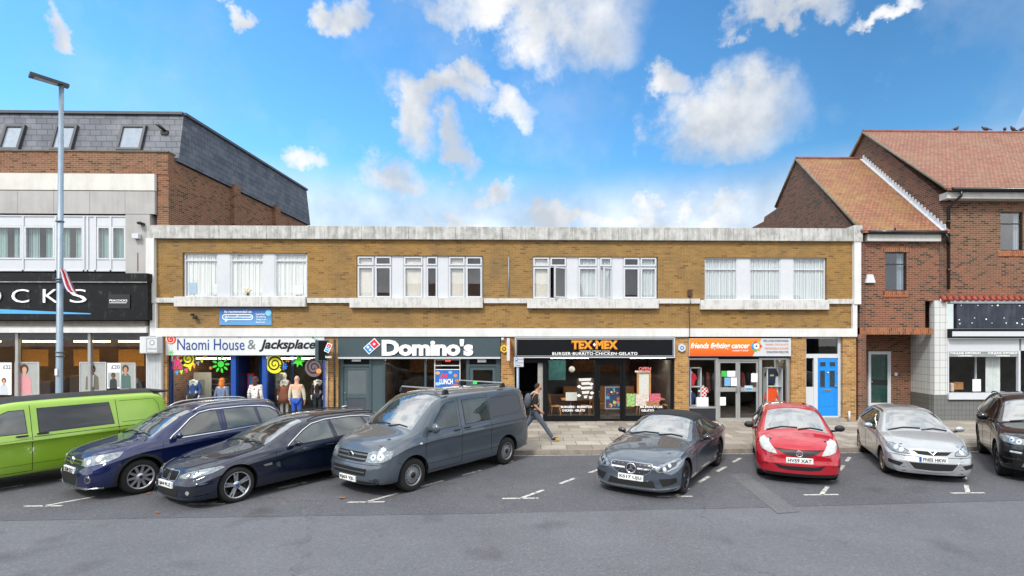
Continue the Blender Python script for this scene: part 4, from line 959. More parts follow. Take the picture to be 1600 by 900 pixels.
one('screen', pbr('teal_screen', '3f6f76', .2, var=.3), 'teal-lit menu screen on the wall inside the left takeaway window', 'screen', lambda m: m.box(X(857, GY+1.5), X(884, GY+1.5), GY+1.55, GY+1.6, Z(594, 870, GY+1.5), Z(563, 870, GY+1.5)))
WOOD = pbr('pine_wood', 'b9824a', .5, var=.2, scale=12, stretch=(1, 1, .2))
def wchair(x, y, rz, label, dup_of=None):
    t = thing('wooden_chair', label, 'chair', (x, y, PZ+.04), rz, 'wooden chairs inside the takeaway', world=False)
    if dup_of:
        for c in dup_of.children: d = c.copy(); COL.objects.link(d); d.parent = t
        return t
    m = MB(); m.box(-.2, .2, -.2, .2, .43, .47, .012); m.build('seat', WOOD, t)
    for a in (-1, 1):
        for b in (-1, 1): m = MB(); m.tube([(a*.15, b*.15, .44), (a*.2, b*.2, 0)], [.022, .016], 8); m.build('leg', WOOD, t)
    m = MB()
    for k in range(5): m.tube([(-.17, -.16+.08*k, .46), (-.24, -.17+.085*k, .84)], .011, 6)
    m.build('back_spindles', WOOD, t); m = MB(); m.box(-.265, -.225, -.22, .22, .82, .92, .012); m.build('backrest', WOOD, t); return t
ch = wchair(X(867, GY+.7), GY+.75, .2, 'wooden spindle chair left of the table in the left takeaway window')
wchair(X(915, GY+.7), GY+.75, PI-.3, 'wooden spindle chair right of the table in the left takeaway window', ch); wchair(X(940, GY+1.2), GY+1.5, .4, 'wooden spindle chair behind the takeaway glass door', ch)
wchair(X(1004, GY+.8), GY+.8, .1, 'wooden spindle chair left of the table in the right takeaway window', ch); wchair(X(1036, GY+.9), GY+.95, PI, 'wooden spindle chair at the right end of the takeaway window', ch)
def table(px, w, label):
    x = X(px, GY+.7); t = thing('cafe_table', label, 'table', (x, GY+.7, PZ+.04), 0, 'tables inside the takeaway'); z = PZ+.04
    B('tabletop', WOOD, t, (x-w/2, x+w/2, GY+.4, GY+1, z+.70, z+.74, .006)); m = MB(); m.tube([(x, GY+.7, z+.70), (x, GY+.7, z+.04)], .035, 8); m.build('pedestal', SILV, t); m = MB(); m.box(x-.22, x+.22, GY+.66, GY+.74, z, z+.04); m.box(x-.04, x+.04, GY+.48, GY+.92, z+.001, z+.041); m.build('foot', SILV, t)
one('counter', WOOD, 'wooden serving counter at the back of the takeaway', 'counter', lambda m: m.box(X(880, GY+3.4), X(990, GY+3.4), GY+3.3, GY+3.9, PZ+.04, 1.15))
one('menu_board', pbr('menu_amber', '8a5a30', .6), 'amber menu board above the counter inside the takeaway', 'board', lambda m: m.box(X(895, GY+4.3), X(985, GY+4.3), GY+4.3, GY+4.35, 1.75, 2.35))
one('dark_bench', pbr('bench_leather', '4c2c22', .5), 'long brown bench seat behind the tables in the left takeaway window', 'bench', lambda m: m.box(X(858, GY+1.9), X(925, GY+1.9), GY+1.8, GY+2.2, PZ+.04, .95, .04))
table(892, .75, 'small cafe table between two chairs in the left takeaway window'); table(1020, .8, 'small cafe table in the right takeaway window behind food pictures')
PAPER = pbr('menu_paper', 'cfcdc6', .7, var=.35, scale=34); PIC = pbr('food_print', '9a6a44', .6, var=.8, scale=18)
def flat(name, px0, px1, py0, py1, mat, label, cat, Y=GY-.012, th=.006, fr=None, group=None):
    t = thing(name, label, cat, (X((px0+px1)/2, Y), Y, Z(py1, (px0+px1)/2, Y)), group=group)
    B(name+'_sheet', mat, t, (X(px0, Y), X(px1, Y), Y, Y+th, Z(py1, (px0+px1)/2, Y), Z(py0, (px0+px1)/2, Y)))
    if fr: m = MB(); frame(m, X(px0, Y)-fr[1], X(px1, Y)+fr[1], Z(py1, (px0+px1)/2, Y)-fr[1], Z(py0, (px0+px1)/2, Y)+fr[1], Y-.02, Y+.02, fr[1]); m.build(name+'_frame', fr[0], t)
    return t
flat('menu_sheet', 884, 901.5, 613, 626, PAPER, 'white printed menu sheet on the table in the left takeaway window', 'menu', GY+.3)
mp = flat('menu_poster', 902, 928, 591, 625, pbr('menu_dark', '3a2a22', .6, var=.6, scale=16), 'dark menu poster with white diamonds in the left takeaway window', 'poster')
for k, (x, y) in enumerate(((905, 604), (924, 600), (904.5, 618), (925, 614))): sticker(mp, star_pts(x, y, 3.6, 2, .72), wt, GY-.02, 'diamond')
for k, (x0, x1, y) in enumerate(((904, 924, 593), (908, 922, 599), (907, 926, 606), (909, 921, 613), (912, 918, 620), (920, 926, 621))): sticker(mp, [(x0, y-1.6), (x1, y-2.4), (x1-1, y+2), (x0+1, y+2.6)], PAPER, GY-.017, 'menu_strip')
AB = flat('advert_board', 946.5, 969.5, 605.5, 638, pbr('art_navy', '2c3c5c', .5, var=.5, scale=6), 'colourful framed advert board behind the takeaway door', 'board', GY+.2, fr=(SILV, .03))
random.seed(5)
for k in range(16):
    x, y = 949+random.random()*18, 608+random.random()*28; r = 1.5+random.random()*2.4; sticker(AB, star_pts(x, y, r, 3+k % 4, .7, k), vin(('c8c23a', 'd86a7a', '4a9ac0', 'b0763c', '7a4a30', '3ab0c8', 'e0d0a0', '8a3a3a')[k % 8]), GY+.19-.001*k, 'advert_picture')
WB = flat('tall_menu_board', 998, 1014, 584, 616, PAPER, 'tall white menu in an orange wooden frame in the right takeaway window', 'menu', GY+.1, fr=(WOOD, .07))
B('board_head', PAPER, WB, (X(994), X(1018), GY+.07, GY+.12, Z(584, 1006)+.04, Z(579.5, 1006)))
for k, (a, b, c, d, mt) in enumerate(((979, 992, 615, 635, pbr('print_a', '8cae6a', .6, var=.9, scale=20)), (993, 1014, 616, 634, pbr('print_b', 'c4b8ae', .6, var=.4, scale=12)), (1015, 1032, 615, 627, pbr('print_c', 'b85a6a', .6, var=.9, scale=20)), (1010, 1030, 627, 634, PIC))):
    flat('food_poster', a, b, c, d, mt, ['green and yellow food poster at the left of the right takeaway window', 'pale food poster under the tall framed menu', 'pink and yellow food poster at the right of the takeaway window', 'orange dish picture below the pink and yellow food poster'][k], 'poster', GY-.014-.004*k)
textpx('OPEN', 998, 1017, 573.5, 579, GY-.012, pbr('open_neon', 'c05a5a', .4, emit=.8), s3, name='open_lettering', bold=.02, depth=.01)
for a, b in ((876, 930), (1000, 1040)):
    textpx('BURGERS · BURRITOS' if a < 900 else 'BURRITOS', a+.5, b-5, 634, 637.5, GY-.012, wt, s3, name='window_lettering', bold=.03, depth=.004); textpx('CHICKEN · GELATO' if a < 900 else 'GELATO', a+2, b-16 if a < 900 else b-18, 639.5, 643, GY-.012, wt, s3, name='window_lettering', bold=.03, depth=.004)
f3 = thing('shop_sign', 'black shop sign with white border and big orange lettering', 'sign', (X(929), YF-.06, Z(560, 929)))
zz0, zz1 = Z(559.5, 929), Z(526.8, 929); B('board', NAVY, f3, (X(804), X(1054), YF-.08, YF+.1, zz0, zz1)); m = MB(); frame(m, X(804.5), X(1053.5), zz0+.01, zz1-.01, YF-.115, YF-.079, .035); m.build('outer_border', UPVC, f3); m = MB(); frame(m, X(807), X(1051), zz0+.075, zz1-.075, YF-.10, YF-.079, .014); m.build('inner_border', UPVC, f3)
OR = pbr('orange_letters', 'd8902e', .45, var=.1); OR2 = pbr('orange_letter_edge', '7a3c18', .6)
textpx('TEX', 893, 926, 532, 545.5, YF-.10, OR, f3, bold=.05, depth=.05); textpx('MEX', 930.5, 965, 532, 545.5, YF-.10, OR, f3, bold=.05, depth=.05); textpx('TEX', 892.4, 926.6, 533.6, 547.2, YF-.085, OR2, f3, bold=.06, depth=.02); textpx('MEX', 929.9, 965.6, 533.6, 547.2, YF-.085, OR2, f3, bold=.06, depth=.02)
sticker(f3, [(926.5, 538.5), (928.7, 535.5), (931, 538.5), (928.7, 541.5)], wt, YF-.12, 'diamond'); textpx('PREMIUM STREET FOOD', 906, 953, 547.6, 549.4, YF-.085, wt, f3, bold=.01, depth=.006); textpx('BURGER·BURRITO·CHICKEN·GELATO', 863, 996, 550.2, 554.8, YF-.085, wt, f3, bold=.02, depth=.01, spacing=1.15)

# ---- shop 4: charity shop with double doors ----
s4 = thing('shopfront', 'silver aluminium shopfront with double glass doors under the orange sign', 'shopfront', (X(1156), GY, PZ)); z4 = Z(559.5, 1156)
B('frame', SILV, s4, (X(1076), X(1078), GY-.04, GY+.08, PZ, z4), (X(1119.5), X(1123.5), GY-.05, GY+.08, PZ, z4), (X(1187.5), X(1192), GY-.05, GY+.08, PZ, z4), (X(1231.5), X(1235.5), GY-.04, GY+.08, PZ, z4), (X(1078), X(1119.5), GY-.04, GY+.08, z4-.07, z4), (X(1192), X(1231.5), GY-.04, GY+.08, z4-.07, z4), (X(1123.5), X(1187.5), GY-.05, GY+.08, z4-.10, z4-.05),
  (X(1078), X(1119.5), GY-.05, GY+.1, Z(638.5, 1100), Z(636, 1100)), (X(1192), X(1231.5), GY-.05, GY+.1, Z(638.5, 1210), Z(636, 1210)))
B('stall_riser', pbr('slate_panel', '23272e', .5), s4, (X(1078), X(1119.5), GY-.03, GY+.08, PZ, Z(638.5, 1100))); B('stall_riser', pbr('slate_panel', ''), s4, (X(1192), X(1231.5), GY-.03, GY+.08, PZ, Z(638.5, 1210)))
B('window_pane', GLS, s4, (X(1078), X(1119.5), GY+.01, GY+.02, Z(636, 1100), z4-.07)); B('window_pane', GLS, s4, (X(1192), X(1231.5), GY+.01, GY+.02, Z(636, 1210), z4-.07))
sdoor(s4, X(1124), X(1154.8), PZ+.03, z4-.11, GY-.01, SILV, .075, Z(609, 1140), hx=X(1152.5)); sdoor(s4, X(1155.2), X(1187), PZ+.03, z4-.11, GY-.01, SILV, .075, Z(609, 1170), hx=X(1158))
room('shop_interior', pbr('charity_wall', '4a4543', .9, var=.4, scale=1.4), s4, X(1076), X(1235), GY+.1, GY+5, PZ+.035, z4+.02); B('doorstep', stained('step_stone', '9a958c', '5a554c'), s4, (X(1120), X(1192), GY-.35, GY-.02, PZ+.001, PZ+.05))
B('white_partition', UPVC, s4, (X(1222), X(1226.5), GY+.4, GY+.5, PZ, z4-.05))
for nm, a, b, c, d, mt, lb in (('notice', 1127, 1136, 579.5, 588.5, vin('3cae4e'), 'green notice on the left charity shop door'), ('notice', 1136.5, 1149, 579.5, 588.5, wt, 'wide white notice beside the green notice on the shop door'), ('notice', 1132, 1141, 590, 603, pbr('blue_print', '6fa3cf', .5, var=.4, scale=30), 'blue printed notice on the left charity shop door'),
    ('notice', 1142, 1151, 590, 603, wt, 'white notice right of the blue printed notice'), ('notice', 1174, 1183.5, 583.5, 597, wt, 'tall white notice on the right charity shop door'), ('notice', 1163.5, 1176, 602.5, 610.5, pbr('pale_blue_print', 'a9c6d2', .5, var=.4, scale=30), 'pale blue open sign on the right charity shop door'), ('notice', 1125, 1134, 620.5, 633.5, wt, 'white notice low on the left charity shop door')):
    t = flat(nm, a, b, c, d, mt, lb, 'notice', GY-.02)
    if 'open sign' in lb: textpx('OPEN', a+1, b-1, c+4, d-1, GY-.022, vin('1d4f80'), t, depth=.003, bold=.03)
def shirt(px, py, w, h, mat, label, txt=None, chk=False, Y=GY+.35, long=False):
    """football shirt on a torso form"""
    x, z = X(px, Y), Z(py, px, Y); t = thing('football_shirt', label, 'shirt', (x, Y, z-h/2)); m = MB(); a, b = w/2, h/2; th = .09
    out_ = [(-a*.62, -b), (a*.62, -b), (a*.62, b*.3), (a, -b*.15 if not long else -b*.7), (a*1.22, b*.1 if not long else -b*.6), (a*.72, b*.9), (a*.28, b), (-a*.28, b), (-a*.72, b*.9), (-a*1.22, b*.1 if not long else -b*.6), (-a, -b*.15 if not long else -b*.7), (-a*.62, b*.3)]
    m.prism([(x+u, Y, z+v) for u, v in out_], (0, th, 0)); bmesh.ops.bevel(m.bm, geom=list(m.bm.edges), offset=.02, segments=2, affect='EDGES'); m.build('shirt', mat, t); m = MB(); m.lathe([(.04, 0), (.045, .05), (.001, .09)], (x, Y+.05, z+b*.9), 'z', 10); m.build('torso_form', pbr('form_white', 'd0ccc6', .6), t)
    if txt: text(txt, (x-a*.35, x+a*.35, z-.02, z+.05), Y-.012, vin(chk or 'f0e838'), t, depth=.004, bold=.03)
    return t
shirt(1081, 593, .36, .50, vin('b81c30'), 'red football shirt on the upper shelf of the left charity window'); shirt(1080, 622, .34, .46, vin('1c2c58'), 'navy football shirt on the lower shelf of the left charity window')
m_, n_, out_ = nt('checker_red_white'); ck = N(n_, 'TexChecker', {'Vector': objco(n_), 'Color1': lin('c2202c'), 'Color2': lin('e4e0dc'), 'Scale': 14}); p_ = N(n_, 'BsdfPrincipled', {'Base Color': ck.outputs[0], 'Roughness': .8}); n_.links.new(p_.outputs[0], out_.inputs[0])
shirt(1099.5, 613, .36, .40, m_, 'red and white chequered football shirt in the left charity window'); shirt(1206, 587, .46, .60, vin('1b2440'), 'navy football shirt with yellow lettering in the right charity window', 'AIA', 'd8d440'); shirt(1206, 617, .48, .58, vin('e2501c'), 'bright orange football shirt in the right charity window', long=True)
def rack(x0, x1, ys, label, Y=GY+.55):
    t = thing('display_shelf', label, 'shelf', (X((x0+x1)/2, Y), Y, PZ)); m = MB()
    for x in (x0, x1): m.box(X(x, Y)-.02, X(x, Y)+.02, Y-.25, Y+.1, PZ+.04, Z(ys[0], x0, Y))
    m.build('upright', UPVC, t)
    for y in ys: B('shelf', UPVC, t, (X(x0, Y), X(x1, Y), Y-.25, Y+.1, Z(y, x0, Y)-.03, Z(y, x0, Y)))
rack(1076, 1092, (574, 603, 632), 'white display shelves in the left charity shop window'); rack(1194.5, 1217.5, (574, 602.5, 632), 'white display shelves in the right charity shop window')
flat('portrait_print', 1088.5, 1107, 621, 635.5, wt, 'white card box with a printed picture low in the left charity window', 'print', GY+.2, .1)
random.seed(9)
for k in range(14):
    px = 1098+k*9.2; Y_ = GY+2.2+.3*(k % 3); c = ('3a3a40', '7a2a2a', '2c3c58', '8a8478', '50504a', '6a5a50')[k % 6]
    if 1196 < px < 1216: continue
    one('hanging_garment', vin(c), ['dark', 'maroon', 'navy', 'beige', 'olive', 'brown'][k % 6]+' garment hanging inside the orange-signed shop, place '+['one', 'two', 'three', 'four', 'five', 'six', 'seven', 'eight', 'nine', 'ten', 'eleven', 'twelve', 'thirteen', 'fourteen'][k]+' from the left', 'garment',
        lambda m: m.hexa([(X(px, Y_)-.1, Y_, 1.0), (X(px, Y_)+.1, Y_, 1.0), (X(px, Y_)+.1, Y_+.4, 1.0), (X(px, Y_)-.1, Y_+.4, 1.0), (X(px, Y_)-.06, Y_+.1, 1.75+.1*(k % 2)), (X(px, Y_)+.06, Y_+.1, 1.75), (X(px, Y_)+.06, Y_+.3, 1.75), (X(px, Y_)-.06, Y_+.3, 1.75)]), 'garments hanging inside the charity shop')
f4 = thing('shop_sign', 'orange and white charity shop sign with slanted white lettering', 'sign', (X(1156), YF-.06, Z(556.5, 1156)))
zz0, zz1 = Z(556.5, 1156), Z(528.5, 1156); m_, n_, out_ = nt('orange_board'); q = N(n_, 'SeparateXYZ', {0: N(n_, 'TexCoord').outputs['Object']}); f_ = N(n_, 'MapRange', {0: q.outputs[2], 1: 0, 2: .65})
p_ = N(n_, 'BsdfPrincipled', {'Base Color': mixc(n_, f_.outputs[0], lin('e04e14'), lin('ee8a1e')), 'Roughness': .4}); n_.links.new(p_.outputs[0], out_.inputs[0])
B('board', UPVC, f4, (X(1076), X(1235), YF-.05, YF+.1, zz0, zz1)); m = MB(); m.prism([(X(1076.5), YF-.058, zz0+.01), (X(1175), YF-.058, zz0+.01), (X(1189), YF-.058, zz1-.01), (X(1076.5), YF-.058, zz1-.01)], (0, .007, 0)); m.build('orange_panel', m_, f4)
textpx('friends fighting cancer', 1079, 1171.5, 535.5, 547, YF-.062, wt, f4, bold=.02, shear=.3, depth=.006); textpx('CHARITY SHOP', 1144.5, 1169.5, 546.8, 549, YF-.062, wt, f4, depth=.004, bold=.01)
for k, s_ in enumerate(('PRE LOVED SPORTSWEAR', 'GAMES, TOYS & KITS', 'MEMORABILIA & MORE', 'DONATIONS WELCOME')): textpx(s_, (1193, 1196, 1195, 1198)[k], 1232, 531+5.8*k, 534.4+5.8*k, YF-.055, vin(('3c3c40', 'd8835a', 'd8835a', '3c3c40')[k]), f4, depth=.004)
for k in range(7): a = 2*PI*k/7; sticker(f4, star_pts(1182+6*math.cos(a), 541+5.6*math.sin(a), 3.2, 5, .8), vin(('d8403c', 'e8a22c', '4aae4a', '2f7fd0', '2f9ad8', 'c83a5a', '7ac04a')[k]), YF-.062-.001*k, 'emblem_petal')
sticker(f4, star_pts(1182, 541, 4.6, 8, .95), wt, YF-.072, 'emblem_ball'); sticker(f4, star_pts(1182, 541, 1.8, 5, .8), IBL, YF-.077, 'emblem_patch')

# ---- blue door ----
s5 = thing('house_door', 'bright blue panelled door in a white frame with side light and top light', 'door', (X(1287), GY, PZ)); zf = Z(527, 1287)
m = MB(); zt_ = Z(553, 1287); zd = Z(559.5, 1287); z0_ = PZ+.14
m.box(X(1259.5), X(1262), GY-.02, GY+.08, z0_, zf); m.box(X(1312), X(1316), GY-.02, GY+.08, z0_, zf); m.box(X(1262), X(1312), GY-.02, GY+.08, zd, zt_); m.box(X(1262), X(1312), GY-.02, GY+.08, zf-.05, zf); m.box(X(1274), X(1280), GY-.02, GY+.08, z0_, zd); m.box(X(1262), X(1274), GY, GY+.06, z0_, Z(605, 1268)); m.box(X(1280), X(1312), GY-.02, GY+.08, z0_-.02, z0_+.03)
m.build('frame', UPVC, s5); B('top_light', glass('dim_glass', (.5, .56, .56), 1.6), s5, (X(1262), X(1312), GY+.03, GY+.04, zt_, zf-.05)); B('side_light', GL, s5, (X(1262), X(1274), GY+.03, GY+.04, Z(605, 1268), zd))
d = B('door_leaf', pbr('bright_blue_door', '1482d4', .35, var=.05), s5, (X(1280.5), X(1311.5), GY, GY+.05, z0_+.03, zd-.005))
for (a, b, c, e_) in ((1284, 1292.5, 566, 572.5), (1299, 1307.5, 566, 572.5), (1284, 1291.5, 579.5, 605), (1299, 1307, 579.5, 605)):
    B('door_pane', pbr('leaded_pane', '30383e', .15, var=.7, scale=30), d, (X(a), X(b), GY-.008, GY+.003, Z(e_, 1295), Z(c, 1295))); m = MB(); frame(m, X(a)-.02, X(b)+.02, Z(e_, 1295)-.02, Z(c, 1295)+.02, GY-.012, GY-.001, .02); m.build('pane_moulding', pbr('bright_blue_door', ''), d)
m = MB(); frame(m, X(1284), X(1307.5), Z(636, 1295), Z(613, 1295), GY-.008, GY-.001, .02); m.build('panel_moulding', pbr('bright_blue_door', ''), d)
B('letterbox', CHROME, d, (X(1289), X(1301), GY-.015, GY-.001, Z(611.5, 1295), Z(608.5, 1295), .004)); m = MB(); m.ball((X(1296), GY-.02, Z(583, 1295)), (.035, .02, .05), 10); m.build('door_knocker', CHROME, d); B('door_handle', CHROME, d, (X(1306), X(1310.5), GY-.05, GY-.001, Z(604.5, 1308), Z(603, 1308), .004))
B('doorstep', stained('step_stone', ''), s5, (X(1259.5), X(1316), GY-.35, GY+.08, PZ+.001, z0_-.02)); B('hallway_wall', DK2, s5, (X(1258), X(1317), GY+1, GY+1.1, PZ, zf))
one('bollard_pipe', UPVC, 'short white pipe stub at the foot of the brick pier right of the blue door', 'pipe', lambda m: m.tube([(X(1324), YF-.12, PZ), (X(1324), YF-.12, PZ+.38)], .035, 10)).name = 'pipe_stub'

# glowing panels added under the ceilings to brighten the shop interiors
FILL_ = pbr('fill_glow', 'ffeccf', .5, emit=18)
for px0, px1, yy, nm in ((600, 660, 1.2, 'pizza shop, left'), (690, 760, 1.6, 'pizza shop, right'), (860, 920, .9, 'takeaway, left'), (985, 1040, .9, 'takeaway, right'), (1082, 1116, .7, 'orange-signed shop, left'), (1130, 1180, 1.6, 'orange-signed shop, middle'), (1195, 1228, .7, 'orange-signed shop, right'), (280, 345, .35, 'blue-framed shop, left'), (425, 495, .35, 'blue-framed shop, right')):
    one('fill_light_panel', FILL_, 'added glowing fill panel inside the '+nm+' side', 'light', lambda m: m.box(X(px0, GY+yy), X(px1, GY+yy), GY+yy, GY+yy+.14, Z(560)-.03, Z(560)-.002), 'added fill panels inside the shops')
# ================= left: fashion shop with mansard roof =================
XC = X(262); lb = thing('shop_building', 'tall brick and pale concrete shop building with dark slate mansard roof on the left', 'building', (X(60), YF+4, PZ))
LX = X(0)-14; yl = YF+.02
ZP, ZW = Z(236.5, 150), Z(272, 150)
def Zl(py, px=130): return UZ(px, py, YF)
B('parapet_wall', RBL, lb, (LX, XC, yl+.0, yl+.35, Zl(272), Zl(236.5)), (X(244), XC, yl+.02, yl+.5, Zl(430), Zl(272)-.002)); B('parapet_cap', stained('cap_stone', '6f6a62', '3a3733', .6), lb, (LX, XC+.03, yl-.04, yl+.4, Zl(236.5), Zl(234.5)))
# side wall towards the yellow parade, its top follows the foot of the slates
pb_ = Vector((X(279, YF+.45), YF+.45, UZ(279, 252, YF+.45))); zt_m = UZ(287, 180, YF+1.0); pt_ = Vector((X(287, YF+1.0), YF+1.0, zt_m))
bt = G(485, 352, pb_.z); tt = G(479, 298, zt_m); bd = G(485, 352, pb_.z)
yend = bt.y
m = MB(); m.hexa([(XC-.3, yl+.36, .12), (XC, yl+.36, .12), (bt.x-.1, yend, .12), (bt.x-.4, yend, .12), (XC-.3, yl+.36, pb_.z-.04), (XC, yl+.36, pb_.z-.04), (bt.x-.1, yend, pb_.z-.04), (bt.x-.4, yend, pb_.z-.04)]); m.build('side_wall', RBL, lb)
m = MB()
for f in (.34, .66):
    x = XC+(bt.x-.1-XC)*f; y = yl+.36+(yend-yl-.36)*f; B('wall_pier', RBL, lb, (x-.25, x+.16, y-.25, y+.25, 4.5, pb_.z+.16))
def slates():
    m, n, out = nt('roof_slates'); t = N(n, 'TexCoord'); s = N(n, 'SeparateXYZ', {0: t.outputs['Object']}); v = N(n, 'CombineXYZ', {0: MA_(n, s.outputs[0], s.outputs[1]), 1: s.outputs[2]}).outputs[0]
    br = N(n, 'TexBrick', {'Vector': v, 'Color1': lin('3f444f'), 'Color2': lin('565b66'), 'Mortar': lin('22242a'), 'Scale': 1, 'Mortar Size': .012, 'Brick Width': .40, 'Row Height': .24}, offset=.5)
    nz = N(n, 'TexNoise', {'Vector': objco(n), 'Scale': 1.5, 'Detail': 6}); cc = mixc(n, ramp(n, nz.outputs[0], .45, .7, (0, 0, 0, 1), (.4, .4, .4, 1)), br.outputs[0], lin('7a7d84')); bp = N(n, 'Bump', {'Height': br.outputs[1], 'Strength': .6, 'Distance': .02}, invert=True)
    p = N(n, 'BsdfPrincipled', {'Base Color': cc, 'Roughness': .55, 'Normal': bp.outputs[0]}); n.links.new(p.outputs[0], out.inputs[0]); return m
def MA_(n, a, b): return N(n, 'Math', {0: a, 1: b}, operation='ADD').outputs[0]
SLT = slates(); zb_m = pb_.z
m = MB(); fl = (LX, pb_.y, zb_m); flt = (LX, pt_.y, zt_m)
m.face([fl, tuple(pb_), tuple(pt_), flt]); m.face([tuple(pb_), tuple(bd), tuple(tt), tuple(pt_)]); m.face([flt, tuple(pt_), tuple(tt), (LX, tt.y, zt_m)]); m.face([tuple(bd), (LX, bd.y, zb_m), (LX, tt.y, zt_m), tuple(tt)])
m.face([fl, (LX, bd.y, zb_m), tuple(bd), tuple(pb_)]); m.build('mansard_roof', SLT, lb)
m = MB()
for a, b in ((Vector(flt), pt_), (pt_, tt)):
    d = (b-a).normalized(); nn = Vector((d.y, -d.x, 0))*.09; up = Vector((0, 0, .10)); m.hexa([a-nn, b-nn, b+nn, a+nn, a-nn+up, b-nn+up, b+nn+up, a+nn+up])
m.build('roof_edge', pbr('lead_edge', '4a5055', .5), lb)
sl_ = (pt_.y-pb_.y)/(zt_m-zb_m)
for k, (a, b) in enumerate(((1, 33), (81, 115), (184, 223))):      # roof windows lie in the slate slope
    z0, z1 = UZ(a, 235, YF+.5), UZ(a, 196, YF+.8); yy = lambda z: pb_.y+(z-zb_m)*sl_
    xa, xb = X(a, YF+.6), X(b, YF+.6); nrm = Vector((0, -1, sl_)).normalized()
    def quad(mb, xa, xb, z0, z1, o, th): mb.prism([Vector((x, yy(z), z))+nrm*o for x, z in ((xa, z0), (xb, z0), (xb, z1), (xa, z1))], -nrm*th)
    m = MB(); t_ = .09
    for q in ((xa, xb, z0, z0+t_), (xa, xb, z1-t_, z1), (xa, xa+t_, z0+t_, z1-t_), (xb-t_, xb, z0+t_, z1-t_)): quad(m, *q, .10, .10)
    o = m.build('roof_window', pbr('window_cladding', '3c3e42', .5), lb); m = MB(); quad(m, xa+t_, xb-t_, z0+t_, z1-t_, .05, .05); m.build('roof_pane', pbr('sky_pane', '9aa4ae', .12, .35, var=.1), o)
x, z = X(255, YF+.7), UZ(255, 202, YF+.75); m = MB(); m.tube([(x+.05, YF+.85, z-.1), (x, YF+.6, z), (x-.12, YF+.5, z+.12)], .06, 10); m.box(x-.12, x+.15, YF+.72, YF+.9, z-.2, z-.05); m.build('roof_vent', BLKP, lb)
# cladding
B('white_cladding', WPAN, lb, (LX, X(243.5), yl-.10, yl+.3, Zl(298), Zl(272)-.003)); m = MB(); pxs = [-110, -54, 1, 30, 86, 142, 197, 243.5]
m.box(LX, X(-110)-.01, yl-.08, yl+.3, Zl(334.5), Zl(299)); 
for a, b in zip(pxs, pxs[1:]): m.box(X(a)+.012, X(b), yl-.08, yl+.3, Zl(334.5), Zl(299))
m.box(X(198), X(236), yl-.08, yl+.3, Zl(427), Zl(335.2)); m.build('concrete_panel', CONC, lb); B('panel_backing', DARK, lb, (LX, X(243), yl-.05, yl+.28, Zl(335), Zl(298)))
wb = [(-60, 33, [(-58, -20), (-16, 31)]), (35, 137, [(37, 80), (84, 129)]), (150, 197, [(151, 171), (174.5, 196)])]
m = MB(); zA, zB_ = Zl(424), Zl(336.5)
m.box(LX, X(197), yl, yl+.2, zA, Zl(406)); m.box(LX, X(197), yl, yl+.2, Zl(353), zB_); m.box(X(131), X(150), yl+.002, yl+.198, Zl(406), Zl(353)); m.build('window_spandrel', UPVC, lb)
m = MB()
for a in (-16, 36, 87, 131, 137, 149, 173): m.box(X(a)-.03, X(a)+.03, yl-.03, yl-.002, zA, zB_)
m.box(LX, X(197), yl-.03, yl-.002, zA, zA+.05); m.box(LX, X(197), yl-.031, yl-.003, zB_-.05, zB_); m.build('window_mullion', UPVC, lb)
for a, b in ((-58, -18), (-14, 34), (37.5, 85), (88.5, 130), (151, 172.5), (174, 196)):
    window(lb, X(a), X(b), Zl(405.5), Zl(353.5), yl-.02, ((0, 1),), 0, t=.06, st=0, pane=GL, cur=[(0, .35, GRC), (.6, 1, GRC)] if a < 150 else [(0, 1, GRC)], cdep=.18)
room('room', pbr('room_wall', ''), lb, LX, X(197), yl+.2, yl+3, Zl(410), Zl(350))
B('backing_wall', DARK, lb, (LX, X(-60), yl+.1, yl+.3, Zl(406), Zl(353))); B('lower_wall', DARK, lb, (LX, X(236), yl+.05, yl+.3, Zl(520), Zl(424.5)))
one('wall_light', BLKP, 'small black wall light high on the concrete column', 'light', lambda m: (m.ball((X(224), yl-.2, Zl(350)), (.09, .12, .06), 10), m.box(X(226), X(228.5), yl-.2, yl-.082, Zl(353), Zl(349)))[0])
one('security_light', UPVC, 'small white box light on the concrete column', 'light', lambda m: m.box(X(213), X(223), yl-.25, yl-.082, Zl(374), Zl(366.5), .01))
one('rust_bar', pbr('rust', '7a4a28', .9), 'thin rusty bar stain fixing on the concrete column', 'bar', lambda m: m.box(X(216.7), X(218), yl-.09, yl-.082, Zl(424), Zl(395)))
# big black fascia sign
ls = thing('shop_sign', 'large weathered black fascia sign with white capital letters and a blue streak', 'sign', (X(100), yl-.3, Zl(503)))
SB = stained('weathered_black', '08090c', '5a5d60', .5, .45, sc=3.5, thr=(.54, .66)); Yz = yl-.35
B('board', SB, ls, (LX, X(231, Yz), Yz, yl-.1, UZ(130, 500, Yz), UZ(130, 441.5, Yz)), (LX, X(232, Yz), Yz-.06, yl-.1, UZ(130, 441, Yz), UZ(130, 427, Yz))); B('top_ledge', pbr('dirty_ledge', '8a8a86', .7, var=.4), ls, (LX, X(232, Yz), Yz-.09, Yz-.062, UZ(130, 441.8, Yz), UZ(130, 440.4, Yz)))
for s_, a, b in (('P', -210, -191), ('E', -180, -163), ('A', -152, -128), ('O', -101, -72), ('C', -60, -33), ('O', -22, 2.5), ('C', 19, 46), ('K', 68, 92), ('S', 110, 136)):
    textpx(s_, a, b, 452, 473, Yz-.02, wt, ls, bold=-.005, depth=.03)
for x_ in ():
    pass
